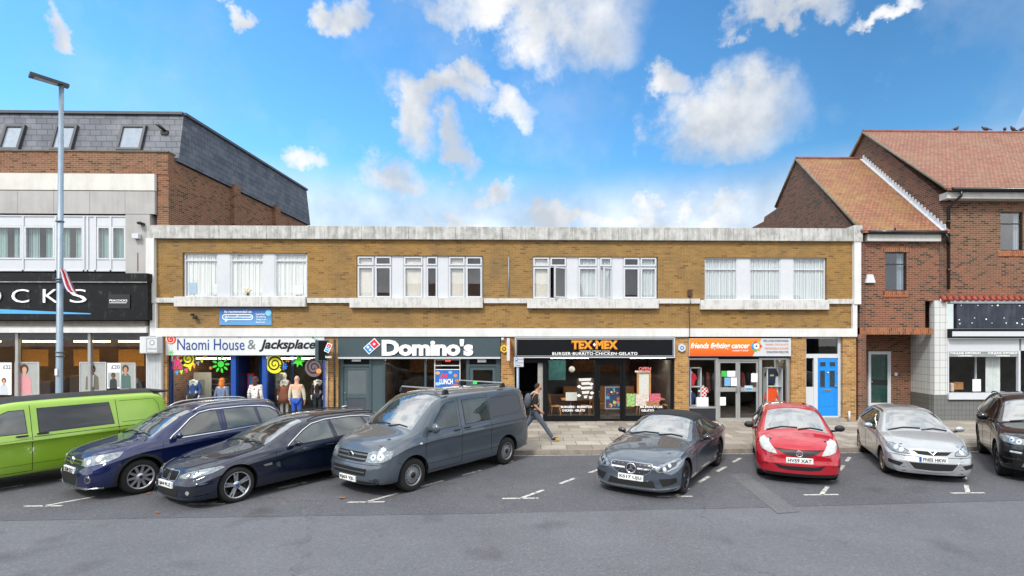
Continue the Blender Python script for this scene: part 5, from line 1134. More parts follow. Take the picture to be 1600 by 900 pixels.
m = MB(); m.prism([(LX, Yz-.012, UZ(0, 480, Yz)), (X(0, Yz), Yz-.012, UZ(0, 483, Yz)), (X(142, Yz), Yz-.012, UZ(142, 489.5, Yz)), (X(142, Yz), Yz-.012, UZ(142, 491, Yz)), (X(0, Yz), Yz-.012, UZ(0, 490, Yz)), (LX, Yz-.012, UZ(0, 490, Yz))], (0, .01, 0)); m.build('blue_streak', vin('4aa0dc'), ls)
m = MB(); m.box(X(170, Yz), X(204, Yz), Yz-.03, Yz-.002, UZ(187, 482, Yz), UZ(187, 460, Yz)); sb = m.build('small_panel', pbr('gloss_black', '08080a', .15), ls); textpx('PEACOCKS', 171, 199, 468, 471, Yz-.032, wt, sb, depth=.004, bold=.02); m = MB(); m.box(X(172, Yz), X(199, Yz), Yz-.036, Yz-.031, UZ(187, 473.6, Yz), UZ(187, 472.8, Yz)); m.build('underline', wt, sb)
B('ledge', stained('ledge_stone', '6e6a63', '3c3935', .6), lb, (LX, X(233), yl-.22, yl+.1, Zl(509), Zl(501.5))); B('white_beam', WHT, lb, (LX, X(233), yl-.16, yl+.1, Zl(520), Zl(509.2)))
# shop windows
s0 = thing('shopfront', 'long glazed fashion shopfront with sale posters behind the lime van', 'shopfront', (X(120), GY, PZ)); z5 = Zl(520.5)
B('frame', SILV, s0, *[(X(a)-.05, X(a)+.05, GY-.03, GY+.08, PZ, z5) for a in (-95, 22, 136, 231)], (LX, X(232), GY-.031, GY+.081, PZ, PZ+.35)); B('window_pane', GLS, s0, (LX, X(232), GY+.01, GY+.02, PZ+.35, z5))
room('shop_interior', pbr('amber_wall', 'a8803c', .85, var=.5, scale=.9), s0, LX, X(256), GY+.1, GY+9, PZ+.02, z5+.02)
B('ceiling_bulkhead', pbr('bulkhead_grey', '3c3a38', .8), s0, (LX, X(232), GY+.3, GY+1.6, Z(530, 130), z5))
WARM = pbr('lit_warm_panel', 'ffd890', .5, emit=11)
for k, a in enumerate((-60, 35, 115, 185)):
    one('ceiling_lamp', WARM, ['first', 'second', 'third', 'fourth'][k]+' lit warm ceiling lamp inside the fashion shop, counted from the left', 'lamp', lambda m: m.box(X(a, GY+1.8), X(a+42, GY+1.8), GY+1.8, GY+2.3, z5-.32, z5-.26), 'lit lamps inside the fashion shop')
    one('yellow_panel', pbr('yellow_board', 'c8952c', .7, var=.15), ['first', 'second', 'third', 'fourth'][k]+' yellow wall panel inside the fashion shop, counted from the left', 'panel', lambda m: m.box(X(a, GY+5), X(a+40, GY+5), GY+5, GY+5.05, Z(572, 130, GY+5), Z(546, 130, GY+5)), 'yellow panels inside the fashion shop')
random.seed(21)
for k in range(7):
    a = 62+k*23; Y_ = GY+2+.5*(k % 2); one('clothes_rail', vin(('3a2a26', '2c2c30', '4a3a2c', '5a4a3c', '22242a', '3c3030', '443a38')[k]), ['first', 'second', 'third', 'fourth', 'fifth', 'sixth', 'seventh'][k]+' dark rail of clothes inside the fashion shop, counted from the left', 'rail', lambda m: m.box(X(a, Y_), X(a+17, Y_), Y_, Y_+.5, PZ+.3, 1.5+.12*(k % 3), .04), 'clothes rails inside the fashion shop')
PG = pbr('poster_grey', 'a8a8a6', .5, var=.06)
def fig(t, cx, top, h, hair, skin, coat, Y, legs='2a2a30', w=1.):
    k = h/50; e = lambda x, y, rx, ry, n=14: [(x+rx*math.cos(2*PI*i/n), y+ry*math.sin(2*PI*i/n)) for i in range(n)]
    sticker(t, [(cx-12*k*w, top+50*k), (cx-11*k*w, top+24*k), (cx-4*k, top+17*k), (cx+4*k, top+17*k), (cx+11*k*w, top+24*k), (cx+12*k*w, top+50*k)], vin(coat), Y, 'figure_clothes'); sticker(t, e(cx, top+7*k, 7*k, 8.5*k), vin(hair), Y-.002, 'figure_hair'); sticker(t, e(cx, top+9*k, 4*k, 5.6*k), vin(skin), Y-.004, 'figure_face')
    sticker(t, [(cx-3*k, top+12*k), (cx+3*k, top+12*k), (cx+2*k, top+22*k), (cx-2*k, top+22*k)], vin(skin), Y-.003, 'figure_neck')
Yp = GY+.08
p = flat('sale_poster', -40, 18, 566.5, 617, wt, 'white sale poster with price at the left edge of the view', 'poster', Yp); textpx('£22', 5, 16.5, 570.5, 576.5, Yp-.004, IBL, p, depth=.003); fig(p, 6, 591, 26, '6a3c28', 'c99a80', 'c9ced6', Yp-.003)
p = flat('fashion_poster', 25, 60, 567, 617, PG, 'grey poster of a long-haired woman in a pink blouse', 'poster', Yp, fr=(UPVC, .03)); fig(p, 38, 570, 46, '5a3426', 'd0a088', 'd8949a', Yp-.006)
p = flat('fashion_poster', 126, 165, 567, 612, PG, 'grey poster of a seated man in an open brown jacket', 'poster', Yp, fr=(UPVC, .03)); fig(p, 144, 571, 38, '2a1c16', '8a5c44', '6e6454', Yp-.006, w=1.15); sticker(p, [(141, 586), (147, 586), (146, 605), (142, 605)], wt, Yp-.012)
p = flat('sale_poster', 167.5, 188, 567, 607, wt, 'white and grey sale poster with price and a man in a dark top', 'poster', Yp); sticker(p, [(169, 582), (187, 582), (187, 605), (169, 605)], PG, Yp-.002); textpx('£20', 174, 187, 570.5, 576.5, Yp-.004, IBL, p, depth=.003); fig(p, 177, 583, 24, '20140f', '7a4e3a', '2c3438', Yp-.006)
p = flat('fashion_poster', 190, 211, 568, 612, PG, 'grey poster of a man in a teal jumper behind the white mannequin', 'poster', Yp, fr=(UPVC, .03)); fig(p, 196, 571, 36, '4a2c1e', 'c08c70', '4f6a66', Yp-.006)
ws = thing('wall_sign', 'small square white sign box with faint emblem on the white pilaster', 'sign', (X(236), YF-.3, Z(554, 236))); B('sign_box', stained('box_white', 'c9cdd0', '8a8c8e', .3), ws, (X(222, YF-.3), X(250, YF-.3), YF-.42, YF-.17, Z(552, 236, YF-.4), Z(526, 236, YF-.4), .01))
m = MB(); frame(m, X(228.5, YF-.43), X(246, YF-.43), Z(550.5, 236, YF-.43), Z(528, 236, YF-.43), YF-.43, YF-.421, .012); m.build('border', pbr('grey_ink', '8f9498', .6), ws); sticker(ws, star_pts(237.5, 535.5, 4.6, 8, .8), pbr('grey_ink', ''), YF-.425, 'emblem'); sticker(ws, star_pts(237.5, 535.5, 2.8, 6, .7), wt, YF-.43, 'emblem_centre'); textpx('Portsmouth', 231, 244.5, 543.5, 546, YF-.422, pbr('grey_ink', ''), ws, depth=.004)

# ================= right: link building and tall building =================
X1, X2 = X(1344.5), X(1470); yr = YF+.05
rb1 = thing('brick_house', 'narrow red-brown brick house with mossy tiled roof, window above a recessed door', 'building', ((X1+X2)/2, yr+3, PZ))
def Zr(py, px=1410): return UZ(px, py, YF)
ze1 = Zr(362); 
def tiles(name, c1, c2, moss, mo):
    m, n, out = nt(name); t = N(n, 'TexCoord'); s = N(n, 'SeparateXYZ', {0: t.outputs['Object']}); v = N(n, 'CombineXYZ', {0: s.outputs[0], 1: N(n, 'Math', {0: s.outputs[2], 1: 1.35}, operation='MULTIPLY').outputs[0]}).outputs[0]
    br = N(n, 'TexBrick', {'Vector': v, 'Color1': lin(c1), 'Color2': lin(c2), 'Mortar': lin('3a2620'), 'Scale': 1, 'Mortar Size': .009, 'Brick Width': .17, 'Row Height': .12}, offset=.5)
    nz = N(n, 'TexNoise', {'Vector': objco(n), 'Scale': 1.0, 'Detail': 7, 'Roughness': .7}); cc = mixc(n, ramp(n, nz.outputs[0], .45, .66, (0, 0, 0, 1), (mo, mo, mo, 1)), br.outputs[0], lin(moss)); n2 = N(n, 'TexNoise', {'Vector': objco(n), 'Scale': 18, 'Detail': 3}); cc = mixc(n, 1, cc, ramp(n, n2.outputs[0], .3, .7, (.7, .7, .7, 1), (1.25, 1.25, 1.25, 1)), 'MULTIPLY')
    bp = N(n, 'Bump', {'Height': br.outputs[1], 'Strength': .7, 'Distance': .02}, invert=True); p = N(n, 'BsdfPrincipled', {'Base Color': cc, 'Roughness': .8, 'Normal': bp.outputs[0]}); n.links.new(p.outputs[0], out.inputs[0]); return m
TL1 = tiles('mossy_tiles', '98654b', '815640', '8a7440', .7); TL2 = tiles('clay_tiles', '946552', '7d5445', '7e6a52', .4)
def house_roof(parent, xa, xb, yf, ze, yr_, zr, mat, yb=None, over=.05, zb=None):
    yb = yb or 2*yr_-yf; zb = zb or ze; m = MB(); t = .10
    for (ya, za), (yb_, zb_) in (((yf, ze), (yr_, zr)), ((yb, zb), (yr_, zr))):
        m.hexa([(xa-over, ya, za-t), (xb, ya, za-t), (xb, yb_, zb_-t), (xa-over, yb_, zb_-t), (xa-over, ya, za), (xb, ya, za), (xb, yb_, zb_), (xa-over, yb_, zb_)])
    o = m.build('roof', mat, parent); m = MB(); m.tube([(xa-over, yr_, zr-.02), (xb, yr_, zr-.02)], .09, 8); m.build('ridge_tiles', pbr('ridge_clay', '7c4a3c', .8, var=.3), o); m = MB()
    for (ya, za) in ((yf, ze), (yb, zb)): m.tube([(xa-over-.01, ya, za-.05), (xa-over-.01, yr_, zr-.05)], .05, 6)
    m.build('verge', pbr('verge_grey', '6a6458', .8, var=.3), o); return o
yr1, zr1 = onX(1245, 247, X1); yf1 = YF-.22; ye1 = yr+.02
print('ridge1', yr1, zr1, 'ze', ze1)
_yb, _zb = onX(1213, 322, X1); house_roof(rb1, X1, X2+.2, yf1, ze1, yr1, zr1, TL1, yb=_yb, zb=_zb)
ybk, zbk = onX(1213, 322, X1); m = MB(); m.prism([(X1, yr, PZ), (X1, yr, ze1-.12), (X1, yr1, zr1-.12), (X1, ybk, zbk-.12), (X1, ybk, PZ)], (.25, 0, 0)); m.build('gable_wall', RB, rb1)
wp = [onX(a, b, X1) for a, b in ((1225, 318), (1212, 327), (1194, 339), (1193, 346), (1166, 360))]; m = MB(); m.prism([(X1+.01, wp[0][0], PZ)]+[(X1+.01, y, z) for y, z in wp]+[(X1+.01, wp[-1][0], PZ)], (3.5, 0, 0)); m.build('rear_wing', RB, rb1)
WNx = (X(1384.5), X(1418.5), Zr(454), Zr(393.5))
m = MB(); zo = Zr(522.5); m.box(X1+.26, WNx[0], yr, yr+.25, zo+.25, ze1-.1); m.box(WNx[1], X(1447), yr, yr+.25, zo+.25, ze1-.1); m.box(WNx[0], WNx[1], yr, yr+.25, WNx[3], ze1-.1); m.box(WNx[0], WNx[1], yr, yr+.25, zo+.25, WNx[2]); m.box(X(1447), X2-.01, yr, yr+.25, Zr(470), ze1-.1)
m.box(X1+.004, X1+.26, yr+.003, yr+.25, zo+.25, ze1-.16); m.build('front_wall', RB2, rb1)
B('soldier_course', SOL, rb1, (X1, X(1458), yr-.012, yr+.25, zo, zo+.248)); B('soldier_course', SOL, rb1, (WNx[0]-.12, WNx[1]+.12, yr-.014, yr+.24, WNx[3]+.001, WNx[3]+.22)); B('brick_sill', SOL, rb1, (WNx[0]-.08, WNx[1]+.05, yr-.03, yr+.2, WNx[2]-.24, WNx[2]-.002))
window(rb1, WNx[0], WNx[1], WNx[2], WNx[3], yr+.05, ((0, 1),), .31, fm=BWIN, t=.04, st=0, pane=glass('mirror_glass', (.7, .74, .78), 2.0), cur=[(.72, 1, NET)], cdep=.15); room('room', pbr('pale_room', '8a8f94', .9), rb1, WNx[0], WNx[1]+.5, yr+.26, yr+2.5, WNx[2]-.5, WNx[3]+.3)
B('eaves_board', stained('eaves_white', 'bdbdb8', '8a8a84', .5), rb1, (X(1352), X(1466), yf1+.08, yr, ze1-.38, ze1-.12)); m = MB(); m.tube([(X(1351), yf1-.02, ze1-.06), (X(1471), yf1-.02, ze1-.06)], .065, 8); m.tube([(X(1392), yf1, ze1), (X(1392), yf1-.02, ze1+.12)], .03, 8); m.build('gutter', BLKP, rb1)
# recess with door
yd = yr+1.45; B('recess_wall', RB2, rb1, (X(1347), X(1355.5, yd)-.02, yd, yd+.2, PZ, zo+.3), (X(1391, yd)+.02, X2-.03, yd, yd+.2, PZ, zo+.3), (X(1355.5, yd)-.02, X(1391, yd)+.02, yd, yd+.2, UZ(1373, 548, yd), zo+.3), (X1+.02, X(1347), yr+.26, yd+.2, PZ, zo+.3))
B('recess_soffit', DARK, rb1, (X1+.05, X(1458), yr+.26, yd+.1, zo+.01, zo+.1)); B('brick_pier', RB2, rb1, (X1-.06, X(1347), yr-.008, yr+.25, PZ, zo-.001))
dd = thing('glazed_door', 'white framed glazed door set back in the brick recess', 'door', (X(1373, yd), yd, PZ)); xa, xb, za, zb = X(1356, yd), X(1391, yd), UZ(1373, 634, yd), UZ(1373, 549, yd); m = MB(); frame(m, xa, xb, za, zb, yd-.04, yd+.05, .07); m.build('frame', UPVC, dd)
GG = pbr('green_glass', '20403a', .06, var=.3, spec=.8); m = MB(); frame(m, xa+.07, xb-.07, za+.07, zb-.07, yd-.02, yd+.03, .05); lf = m.build('door_leaf', UPVC, dd); zm = UZ(1373, 597, yd); B('upper_pane', GG, lf, (xa+.12, xb-.12, yd, yd+.01, zm+.1, zb-.12)); B('mid_rail', BLK, lf, (xa+.12, xb-.12, yd-.022, yd+.02, zm-.1, zm+.1)); B('lower_pane', GG, lf, (xa+.12, xb-.12, yd, yd+.01, za+.12, zm-.1)); m = MB(); m.ball((xa+.14, yd-.05, zm+.02), .03, 8); m.build('door_handle', CHROME, lf)
B('doorstep', stained('step_stone', ''), dd, (xa-.1, xb+.3, yd-.4, yd-.045, PZ+.001, za)); 
one('door_entry_panel', UPVC, 'small white entry panel on brick right of the recessed glazed door', 'panel', lambda m: m.box(X(1397, yd), X(1401, yd), yd-.05, yd-.003, UZ(1399, 587, yd), UZ(1399, 582, yd))); one('vent_pipe', BLKP, 'small dark vent fitting high in the brick recess', 'vent', lambda m: m.box(X(1423, yd), X(1430, yd), yd-.15, yd-.003, UZ(1426, 550, yd), UZ(1426, 545, yd)))
al_ = (X(1352), X(1367), Zr(442), Zr(429)); one('alarm_box', UPVC, 'white tapered alarm box on the red-brown brick beside the white corner frame', 'alarm', lambda m: m.hexa([(al_[0], yr-.1, al_[2]), (al_[1], yr-.1, al_[2]), (al_[1], yr-.003, al_[2]), (al_[0], yr-.003, al_[2]), (al_[0]+.08, yr-.07, al_[3]), (al_[1]-.08, yr-.07, al_[3]), (al_[1]-.08, yr-.003, al_[3]), (al_[0]+.08, yr-.003, al_[3])]))
# tall building
rb2 = thing('brick_building', 'tall red brick building with clay tiled roof at the right edge', 'building', (X2+6, yr+4, PZ)); XE = X2+22
def Zq(py, px=1530): return UZ(px, py, YF)
ze2 = Zq(299); yr2, zr2 = onX(1352, 205, X2); yf2 = YF-.45; print('ridge2', yr2, zr2, ze2); house_roof(rb2, X2, XE, yf2, ze2, yr2, zr2, TL2, over=.12)
m = MB(); m.prism([(X2, yr, Zq(462)), (X2, yr, ze2-.12), (X2, yr2, zr2-.12), (X2, 2*yr2-yf2, ze2-.12), (X2, 2*yr2-yf2, PZ), (X2, yr+.3, PZ), (X2, yr+.3, Zq(462))], (.25, 0, 0)); m.build('gable_wall', RB, rb2)
W2 = (X(1565), X(1600.5), Zq(391), Zq(330)); W3 = (X(1770), X(1805), Zq(391), Zq(330)); zt2 = Zq(462); m = MB(); m.box(X2+.26, W2[0], yr, yr+.25, zt2, ze2-.1); m.box(W2[1], W3[0], yr, yr+.25, zt2, ze2-.1); m.box(W3[1], XE, yr, yr+.25, zt2, ze2-.1)
for q in (W2, W3): m.box(q[0], q[1], yr, yr+.25, q[3], ze2-.1); m.box(q[0], q[1], yr, yr+.25, zt2, q[2])
m.box(X2+.004, X2+.26, yr+.003, yr+.25, zt2+.003, ze2-.16); m.build('front_wall', RB2, rb2)
for q in (W2, W3):
    window(rb2, q[0], q[1], q[2], q[3], yr+.05, ((0, 1),), .3, fm=BWIN, t=.04, st=0, pane=glass('mirror_glass'), cur=[(.75, 1, NET)], cdep=.15); room('room', pbr('pale_room', ''), rb2, q[0], q[1], yr+.26, yr+2.5, q[2]-.5, q[3]+.3); B('brick_sill', SOL, rb2, (q[0]-.12, q[1]+.12, yr-.03, yr+.2, q[2]-.22, q[2]-.002))
B('eaves_board', stained('eaves_white', ''), rb2, (X2-.02, XE, yf2+.12, yr, ze2-.36, ze2-.12)); m = MB(); m.tube([(X(1472), yf2-.02, ze2-.06), (XE, yf2-.02, ze2-.06)], .07, 8); m.build('gutter', BLKP, rb2)
m = MB(); pxx, xd = X(1487), X(1481.5); m.tube([(pxx, yf2, ze2-.1), (pxx, yf2+.02, ze2-.3), (xd, yr-.08, ze2-.62), (xd, yr-.08, Zq(452))], .05, 10); m.tube([(X(1470), yf1, ze1-.1), (X(1474), yf1, ze1-.28), (xd, yr-.1, ze1-.5)], .045, 8)
for py in (312, 345, 375, 420): m.tube([(xd, yr-.08, Zq(py)), (xd, yr-.08, Zq(py+4))], .065, 10)
m.build('downpipe', BLKP, rb2)
# lead flashing with saw-tooth steps where the lower roof meets the gable
m = MB(); K = 30
for k in range(K):
    f = (k+.5)/K; y = yf1+(yr1-yf1)*f; z = ze1+(zr1-ze1)*f; m.hexa([(X2-.03, y-.12, z-.06), (X2-.004, y-.12, z-.06), (X2-.004, y+.09, z+.06), (X2-.03, y+.09, z+.06), (X2-.03, y-.10, z+.16), (X2-.004, y-.10, z+.16), (X2-.004, y-.04, z+.19), (X2-.03, y-.04, z+.19)])
m.build('lead_flashing', pbr('pale_lead', 'b4b8bd', .6, var=.15), rb2); m = MB(); m.hexa([(X2-.16, yf1, ze1+.012), (X2-.03, yf1, ze1+.012), (X2-.03, yr1, zr1+.012), (X2-.16, yr1, zr1+.012), (X2-.16, yf1, ze1+.03), (X2-.03, yf1, ze1+.03), (X2-.03, yr1, zr1+.03), (X2-.16, yr1, zr1+.03)]); m.build('valley_sheet', pbr('pale_lead', ''), rb2)
# tiled shopfront on the right
def glazed(name, c, c2, s=.15):
    m, n, out = nt(name); t = N(n, 'TexCoord'); q = N(n, 'SeparateXYZ', {0: t.outputs['Object']}); v = N(n, 'CombineXYZ', {0: MA_(n, q.outputs[0], q.outputs[1]), 1: q.outputs[2]}).outputs[0]
    br = N(n, 'TexBrick', {'Vector': v, 'Color1': lin(c), 'Color2': mul(lin(c), .93), 'Mortar': lin(c2), 'Scale': 1, 'Mortar Size': .006, 'Brick Width': s*1.1, 'Row Height': s*1.5}, offset=0)
    p = N(n, 'BsdfPrincipled', {'Base Color': br.outputs[0], 'Roughness': .25}); n.links.new(p.outputs[0], out.inputs[0]); return m
TW, TG = glazed('white_tiles', 'c8cac8', '6f726f', .19), glazed('grey_tiles', '6c6e6c', '4a4b49', .13)
zg = Zq(617, 1465); B('tile_pier', TW, rb2, (X(1460.5), X(1481), yr-.02, yr+.22, zg+.001, Zq(469.5, 1465))); B('tile_plinth', TG, rb2, (X(1460), X(1481.5), yr-.03, yr+.22, PZ, zg), (X(1481.5), XE, yr-.01, yr+.3, PZ, Zq(626)))
m = MB(); yo_ = X2-.06; m.prism([(yo_, yd-.02, zg), (X(1460.7), yr+.1, zg), (X(1460.7)+.15, yr+.1, zg), (yo_+.05, yd-.02, zg)], (0, 0, zo-zg)); m.build('tile_return', TW, rb2); m = MB(); m.prism([(yo_-.01, yd-.025, PZ), (X(1460.4), yr+.1, PZ), (X(1460.4)+.15, yr+.1, PZ), (yo_+.05, yd-.025, PZ)], (0, 0, zg-PZ)); m.build('tile_return_base', TG, rb2)
m = MB(); x = X(1470)
while x < XE: m.tube([(x+.09, yr-.16, Zq(471)), (x+.09, yr-.002, Zq(463))], .085, 8); x += .235
m.build('pantile_course', pbr('pantile_red', '8a3c2a', .7, var=.3), rb2); B('flashing_strip', LEAD, rb2, (X(1481), XE, yr-.17, yr+.1, Zq(474.5), Zq(469.8)))
bs = thing('blank_sign_board', 'peeling dark blue-black sign board with white fixing spots above the cafe', 'sign', (X(1560), yr-.12, Zq(513))); B('board', stained('peeling_navy', '242a36', '565d68', .6, .4, sc=2), bs, (X(1492), XE, yr-.13, yr+.02, Zq(513.5), Zq(475)))
m = MB(); random.seed(4)
for a, b_ in ((1499, 477.5), (1525, 477.5), (1547, 478), (1556, 477.5), (1590, 478), (1516, 505), (1547, 505), (1569, 505), (1586, 505), (1496, 500), (1497, 506), (1538, 499), (1595, 498), (1594, 507), (1566, 497), (1520, 497)): m.ball((X(a), yr-.132, Zq(b_)), (random.uniform(.014, .04), .01, random.uniform(.014, .036)), 8)
m.build('fixing_spot', wt, bs)
bx = thing('shutter_box', 'long dark and white roller shutter box above the cafe window', 'shutter box', (X(1560), yr-.2, Zq(529))); B('housing', NAVY, bx, (X(1481.5), XE, yr-.22, yr+.02, Zq(528.5), Zq(514))); B('white_band', UPVC, bx, (X(1482), XE, yr-.24, yr-.221, Zq(525.5), Zq(518)))
s6 = thing('shopfront', 'cafe shopfront with white fascia panel, large window and grey tiled base', 'shopfront', (X(1560), yr, PZ)); B('white_panel', UPVC, s6, (X(1481.5), X(1594), yr-.02, yr+.04, Zq(548), Zq(529)), (X(1597), XE, yr-.02, yr+.04, Zq(548), Zq(529)))
B('frame', UPVC, s6, (X(1592.5), X(1595.5), yr-.03, yr+.08, Zq(614), Zq(548)), (X(1481.5), X(1483.5), yr-.03, yr+.08, Zq(614), Zq(548)), (X(1547), X(1549), yr+.6, yr+.66, Zq(614), Zq(553)), (X(1483.5), X(1592.5), yr-.02, yr+.06, Zq(549.5), Zq(548))); B('window_sill', UPVC, s6, (X(1481.5), XE, yr-.1, yr+.25, Zq(624), Zq(614)))
B('window_pane', GLS, s6, (X(1483.5), X(1592.5), yr+.01, yr+.02, Zq(614), Zq(549)), (X(1595.5), XE, yr+.01, yr+.02, Zq(614), Zq(549))); room('shop_interior', pbr('cafe_wall', '4c4640', .9, var=.4, scale=1.3), s6, X(1482), XE-.1, yr+.31, yr+5, PZ+.02, Zq(529)); B('frosted_strip', pbr('frost_strip', '8a9090', .4, var=.1), s6, (X(1483.5), X(1592), yr+.003, yr+.008, Zq(557.5), Zq(549)))
for a, b_ in ((1484, 1532), (1543, 1591)): textpx('THE JUNK EMPORIUM', a, b_, 550.2, 554, yr-.002, wt, s6, name='window_lettering', bold=.03, depth=.004); textpx('CAFETERIA', a+13, b_-13, 554.9, 557, yr-.002, wt, s6, name='window_lettering', bold=.03, depth=.004)
o = s6; curtain(o, X(1556), X(1577), yr+.35, Zq(614), Zq(549), pbr('voile', 'c9cdcc', .9), .04); one('chair_back', pbr('pale_pink', 'c9b0a4', .6), 'pale pink chair back in the lower left corner of the cafe window', 'chair', lambda m: m.box(X(1483, yr+.5), X(1488, yr+.5), yr+.4, yr+.6, Zq(614), Zq(600), .03)); one('paper_sheet', wt, 'white sheet of paper standing in the cafe window', 'paper', lambda m: m.box(X(1525), X(1538), yr+.1, yr+.11, Zq(612), Zq(593))); one('wooden_box', WOOD, 'brown wooden box behind the cafe window glass', 'box', lambda m: m.box(X(1487, yr+1), X(1502, yr+1), yr+.9, yr+1.2, Zq(612), Zq(600)))
# pigeons on the ridge
def pigeon(px, label, rz, first=None):
    x = X2+(px-1470)*.029; x = (px-PPX)/FP*(yr2*.978)+.4; d = ray(px, 203); x = d.x/d.y*yr2; t = thing('pigeon', label, 'bird', (x, yr2, zr2+.06), rz, 'pigeons on the ridge', world=False)
    if first:
        for c in first.children: q = c.copy(); COL.objects.link(q); q.parent = t
        return t
    m = MB(); m.ball((0, 0, .10), (.15, .07, .075), 12, Matrix.Rotation(-.35, 3, 'Y')); m.ball((.13, 0, .19), (.04, .035, .045), 10); m.tube([(.08, 0, .12), (.13, 0, .18)], [.05, .03], 8); m.hexa([(-.12, -.03, .06), (-.12, .03, .06), (-.27, .025, .03), (-.27, -.025, .03), (-.12, -.03, .09), (-.12, .03, .09), (-.27, .025, .045), (-.27, -.025, .045)]); m.build('body', pbr('pigeon_grey', '3a3d44', .7, var=.3), t); m = MB(); m.tube([(.165, 0, .19), (.19, 0, .182)], [.01, .003], 6); m.build('beak', BLK, t); m = MB(); m.tube([(.02, .03, .05), (.02, .03, -.02)], .006, 5); m.tube([(.02, -.03, .05), (.02, -.03, -.02)], .006, 5); m.build('legs', pbr('pink_leg', '8a4a44', .7), t); return t
pg = pigeon(1494, 'dark pigeon on the tiled ridge, leftmost of the five, sitting apart', .3)
for px, l, rz in ((1540, 'dark pigeon on the tiled ridge, second from the left', 2.9), (1570, 'dark pigeon on the tiled ridge, middle one of the five', .8), (1583, 'dark pigeon on the tiled ridge, fourth from the left', 3.4), (1597, 'dark pigeon on the tiled ridge at the right edge of the view', 0)): pigeon(px, l, rz, pg)

# ================= street furniture =================
YL = 15.0; xl = X(92.5, YL); lp = thing('street_lamp', 'tall grey steel street lamp with flat black lamp head in front of the fashion shop', 'street lamp', (xl, YL, PZ)); zl = UZ(96, 133, YL)
GALV = pbr('galvanised', '8494a2', .5, .4, var=.12, scale=3); m = MB(); m.tube([(xl, YL, PZ), (xl, YL, PZ+1.4), (xl, YL, PZ+1.45), (xl+.06, YL, zl)], [.10, .10, .082, .055], 14); m.build('pole', GALV, lp)
m = MB(); c0 = Vector((xl+.16, YL+.12, zl-.02)); c1 = c0+Vector((-.52, -.62, .02)); d = (c1-c0).normalized(); s_ = Vector((-d.y, d.x, 0)); up = Vector((0, 0, 1)); P_ = []
for zz, k in ((0, 1), (.08, .9)):
    for c, w_ in ((c0, .11), (c1, .16)): P_ += [c-s_*w_*k+up*zz, c+s_*w_*k+up*zz] if c is c0 else [c+s_*w_*k+up*zz, c-s_*w_*k+up*zz]
m.hexa([P_[0], P_[1], P_[2], P_[3], P_[4], P_[5], P_[6], P_[7]]); m.build('lamp_head', pbr('lamp_black', '1c1e22', .4), lp); m = MB(); a = c0+d*.25-up*.006; b_ = c0+d*.72-up*.006; m.prism([a-s_*.09, a+s_*.09, b_+s_*.12, b_-s_*.12], (0, 0, .004)); m.build('lens', pbr('led_lens', '7b8490', .2), lp); m = MB(); m.tube([(xl+.06, YL, zl-.05), (xl+.10, YL+.02, zl+.02)], .05, 8); m.build('neck', GALV, lp)
for py in (347, 437, 441, 551, 557): z = UZ(92, py, YL); MB().tube([(xl+.02, YL, z), (xl+.02, YL, z+.035)], .098, 12).build('strap', pbr('strap_steel', '6c737a', .4, .6), lp)
B('number_label', wt, lp, (xl-.02, xl+.04, YL-.12, YL-.098, UZ(92, 586, YL), UZ(92, 576, YL)))
fg = thing('flag', 'small drooping red, white and blue flag strapped to the street lamp', 'flag', (xl+.1, YL-.05, UZ(100, 458, YL))); zA, zB2 = UZ(100, 421, YL), UZ(104, 456, YL)
cols = [vin('1c2c6c'), vin('d8d8dc'), vin('b81c34')]
rows = [(0, 0), (.03, .3), (.07, .62), (.13, .86), (.20, 1)]; st_ = [(0, .10, 0), (.10, .16, 1), (.16, .24, 2), (.24, .30, 1), (.30, .42, 0), (.42, .47, 1), (.47, .54, 2)]
for nm, idx in (('blue_field', 0), ('white_stripe', 1), ('red_stripe', 2)):
    m = MB()
    for a, b_, c in st_:
        if c != idx: continue
        for (o1, f1_), (o2, f2_) in zip(rows, rows[1:]):
            k = .35+.65*min(1, f1_*1.6+.2); k2 = .35+.65*min(1, f2_*1.6+.2); z1_, z2_ = zA+(zB2-zA)*f1_, zA+(zB2-zA)*f2_
            m.prism([(xl+.09+o1+a*.55*k, YL-.06-.05*math.sin(a*14), z1_), (xl+.09+o1+b_*.55*k, YL-.06-.05*math.sin(b_*14), z1_), (xl+.09+o2+b_*.55*k2, YL-.06-.06*math.sin(b_*12+1), z2_-.1*b_), (xl+.09+o2+a*.55*k2, YL-.06-.06*math.sin(a*12+1), z2_-.1*a)], (0, .004, 0))
    m.build(nm, cols[idx], fg)
pp = thing('parking_sign', 'small white and blue parking sign on a grey pole beside the dark doorway', 'sign', (X(809, 17.2), 17.2, PZ)); Yq = 17.2; m = MB(); m.tube([(X(809, Yq), Yq, PZ), (X(809, Yq), Yq, UZ(809, 566, Yq))], .045, 12); m.build('pole', GALV, pp)
pl = B('sign_plate', UPVC, pp, (X(803, Yq), X(818, Yq), Yq-.06, Yq-.047, UZ(810, 573, Yq), UZ(810, 558, Yq))); B('blue_square', vin('1f5fb8'), pl, (X(804.5, Yq), X(809, Yq), Yq-.064, Yq-.06, UZ(807, 564.5, Yq), UZ(807, 559.5, Yq))); textpx('P', 805.7, 807.8, 560.2, 563.8, Yq-.066, wt, pl, depth=.003, bold=.02)
textpx('Pay here', 810, 817, 560.5, 563, Yq-.061, IBL, pl, depth=.003); textpx('Mon-Sat 8am-6pm', 804.5, 817, 566, 568, Yq-.061, IBL, pl, depth=.003); textpx('2 hours', 804.5, 813, 569.5, 571.5, Yq-.061, IBL, pl, depth=.003)
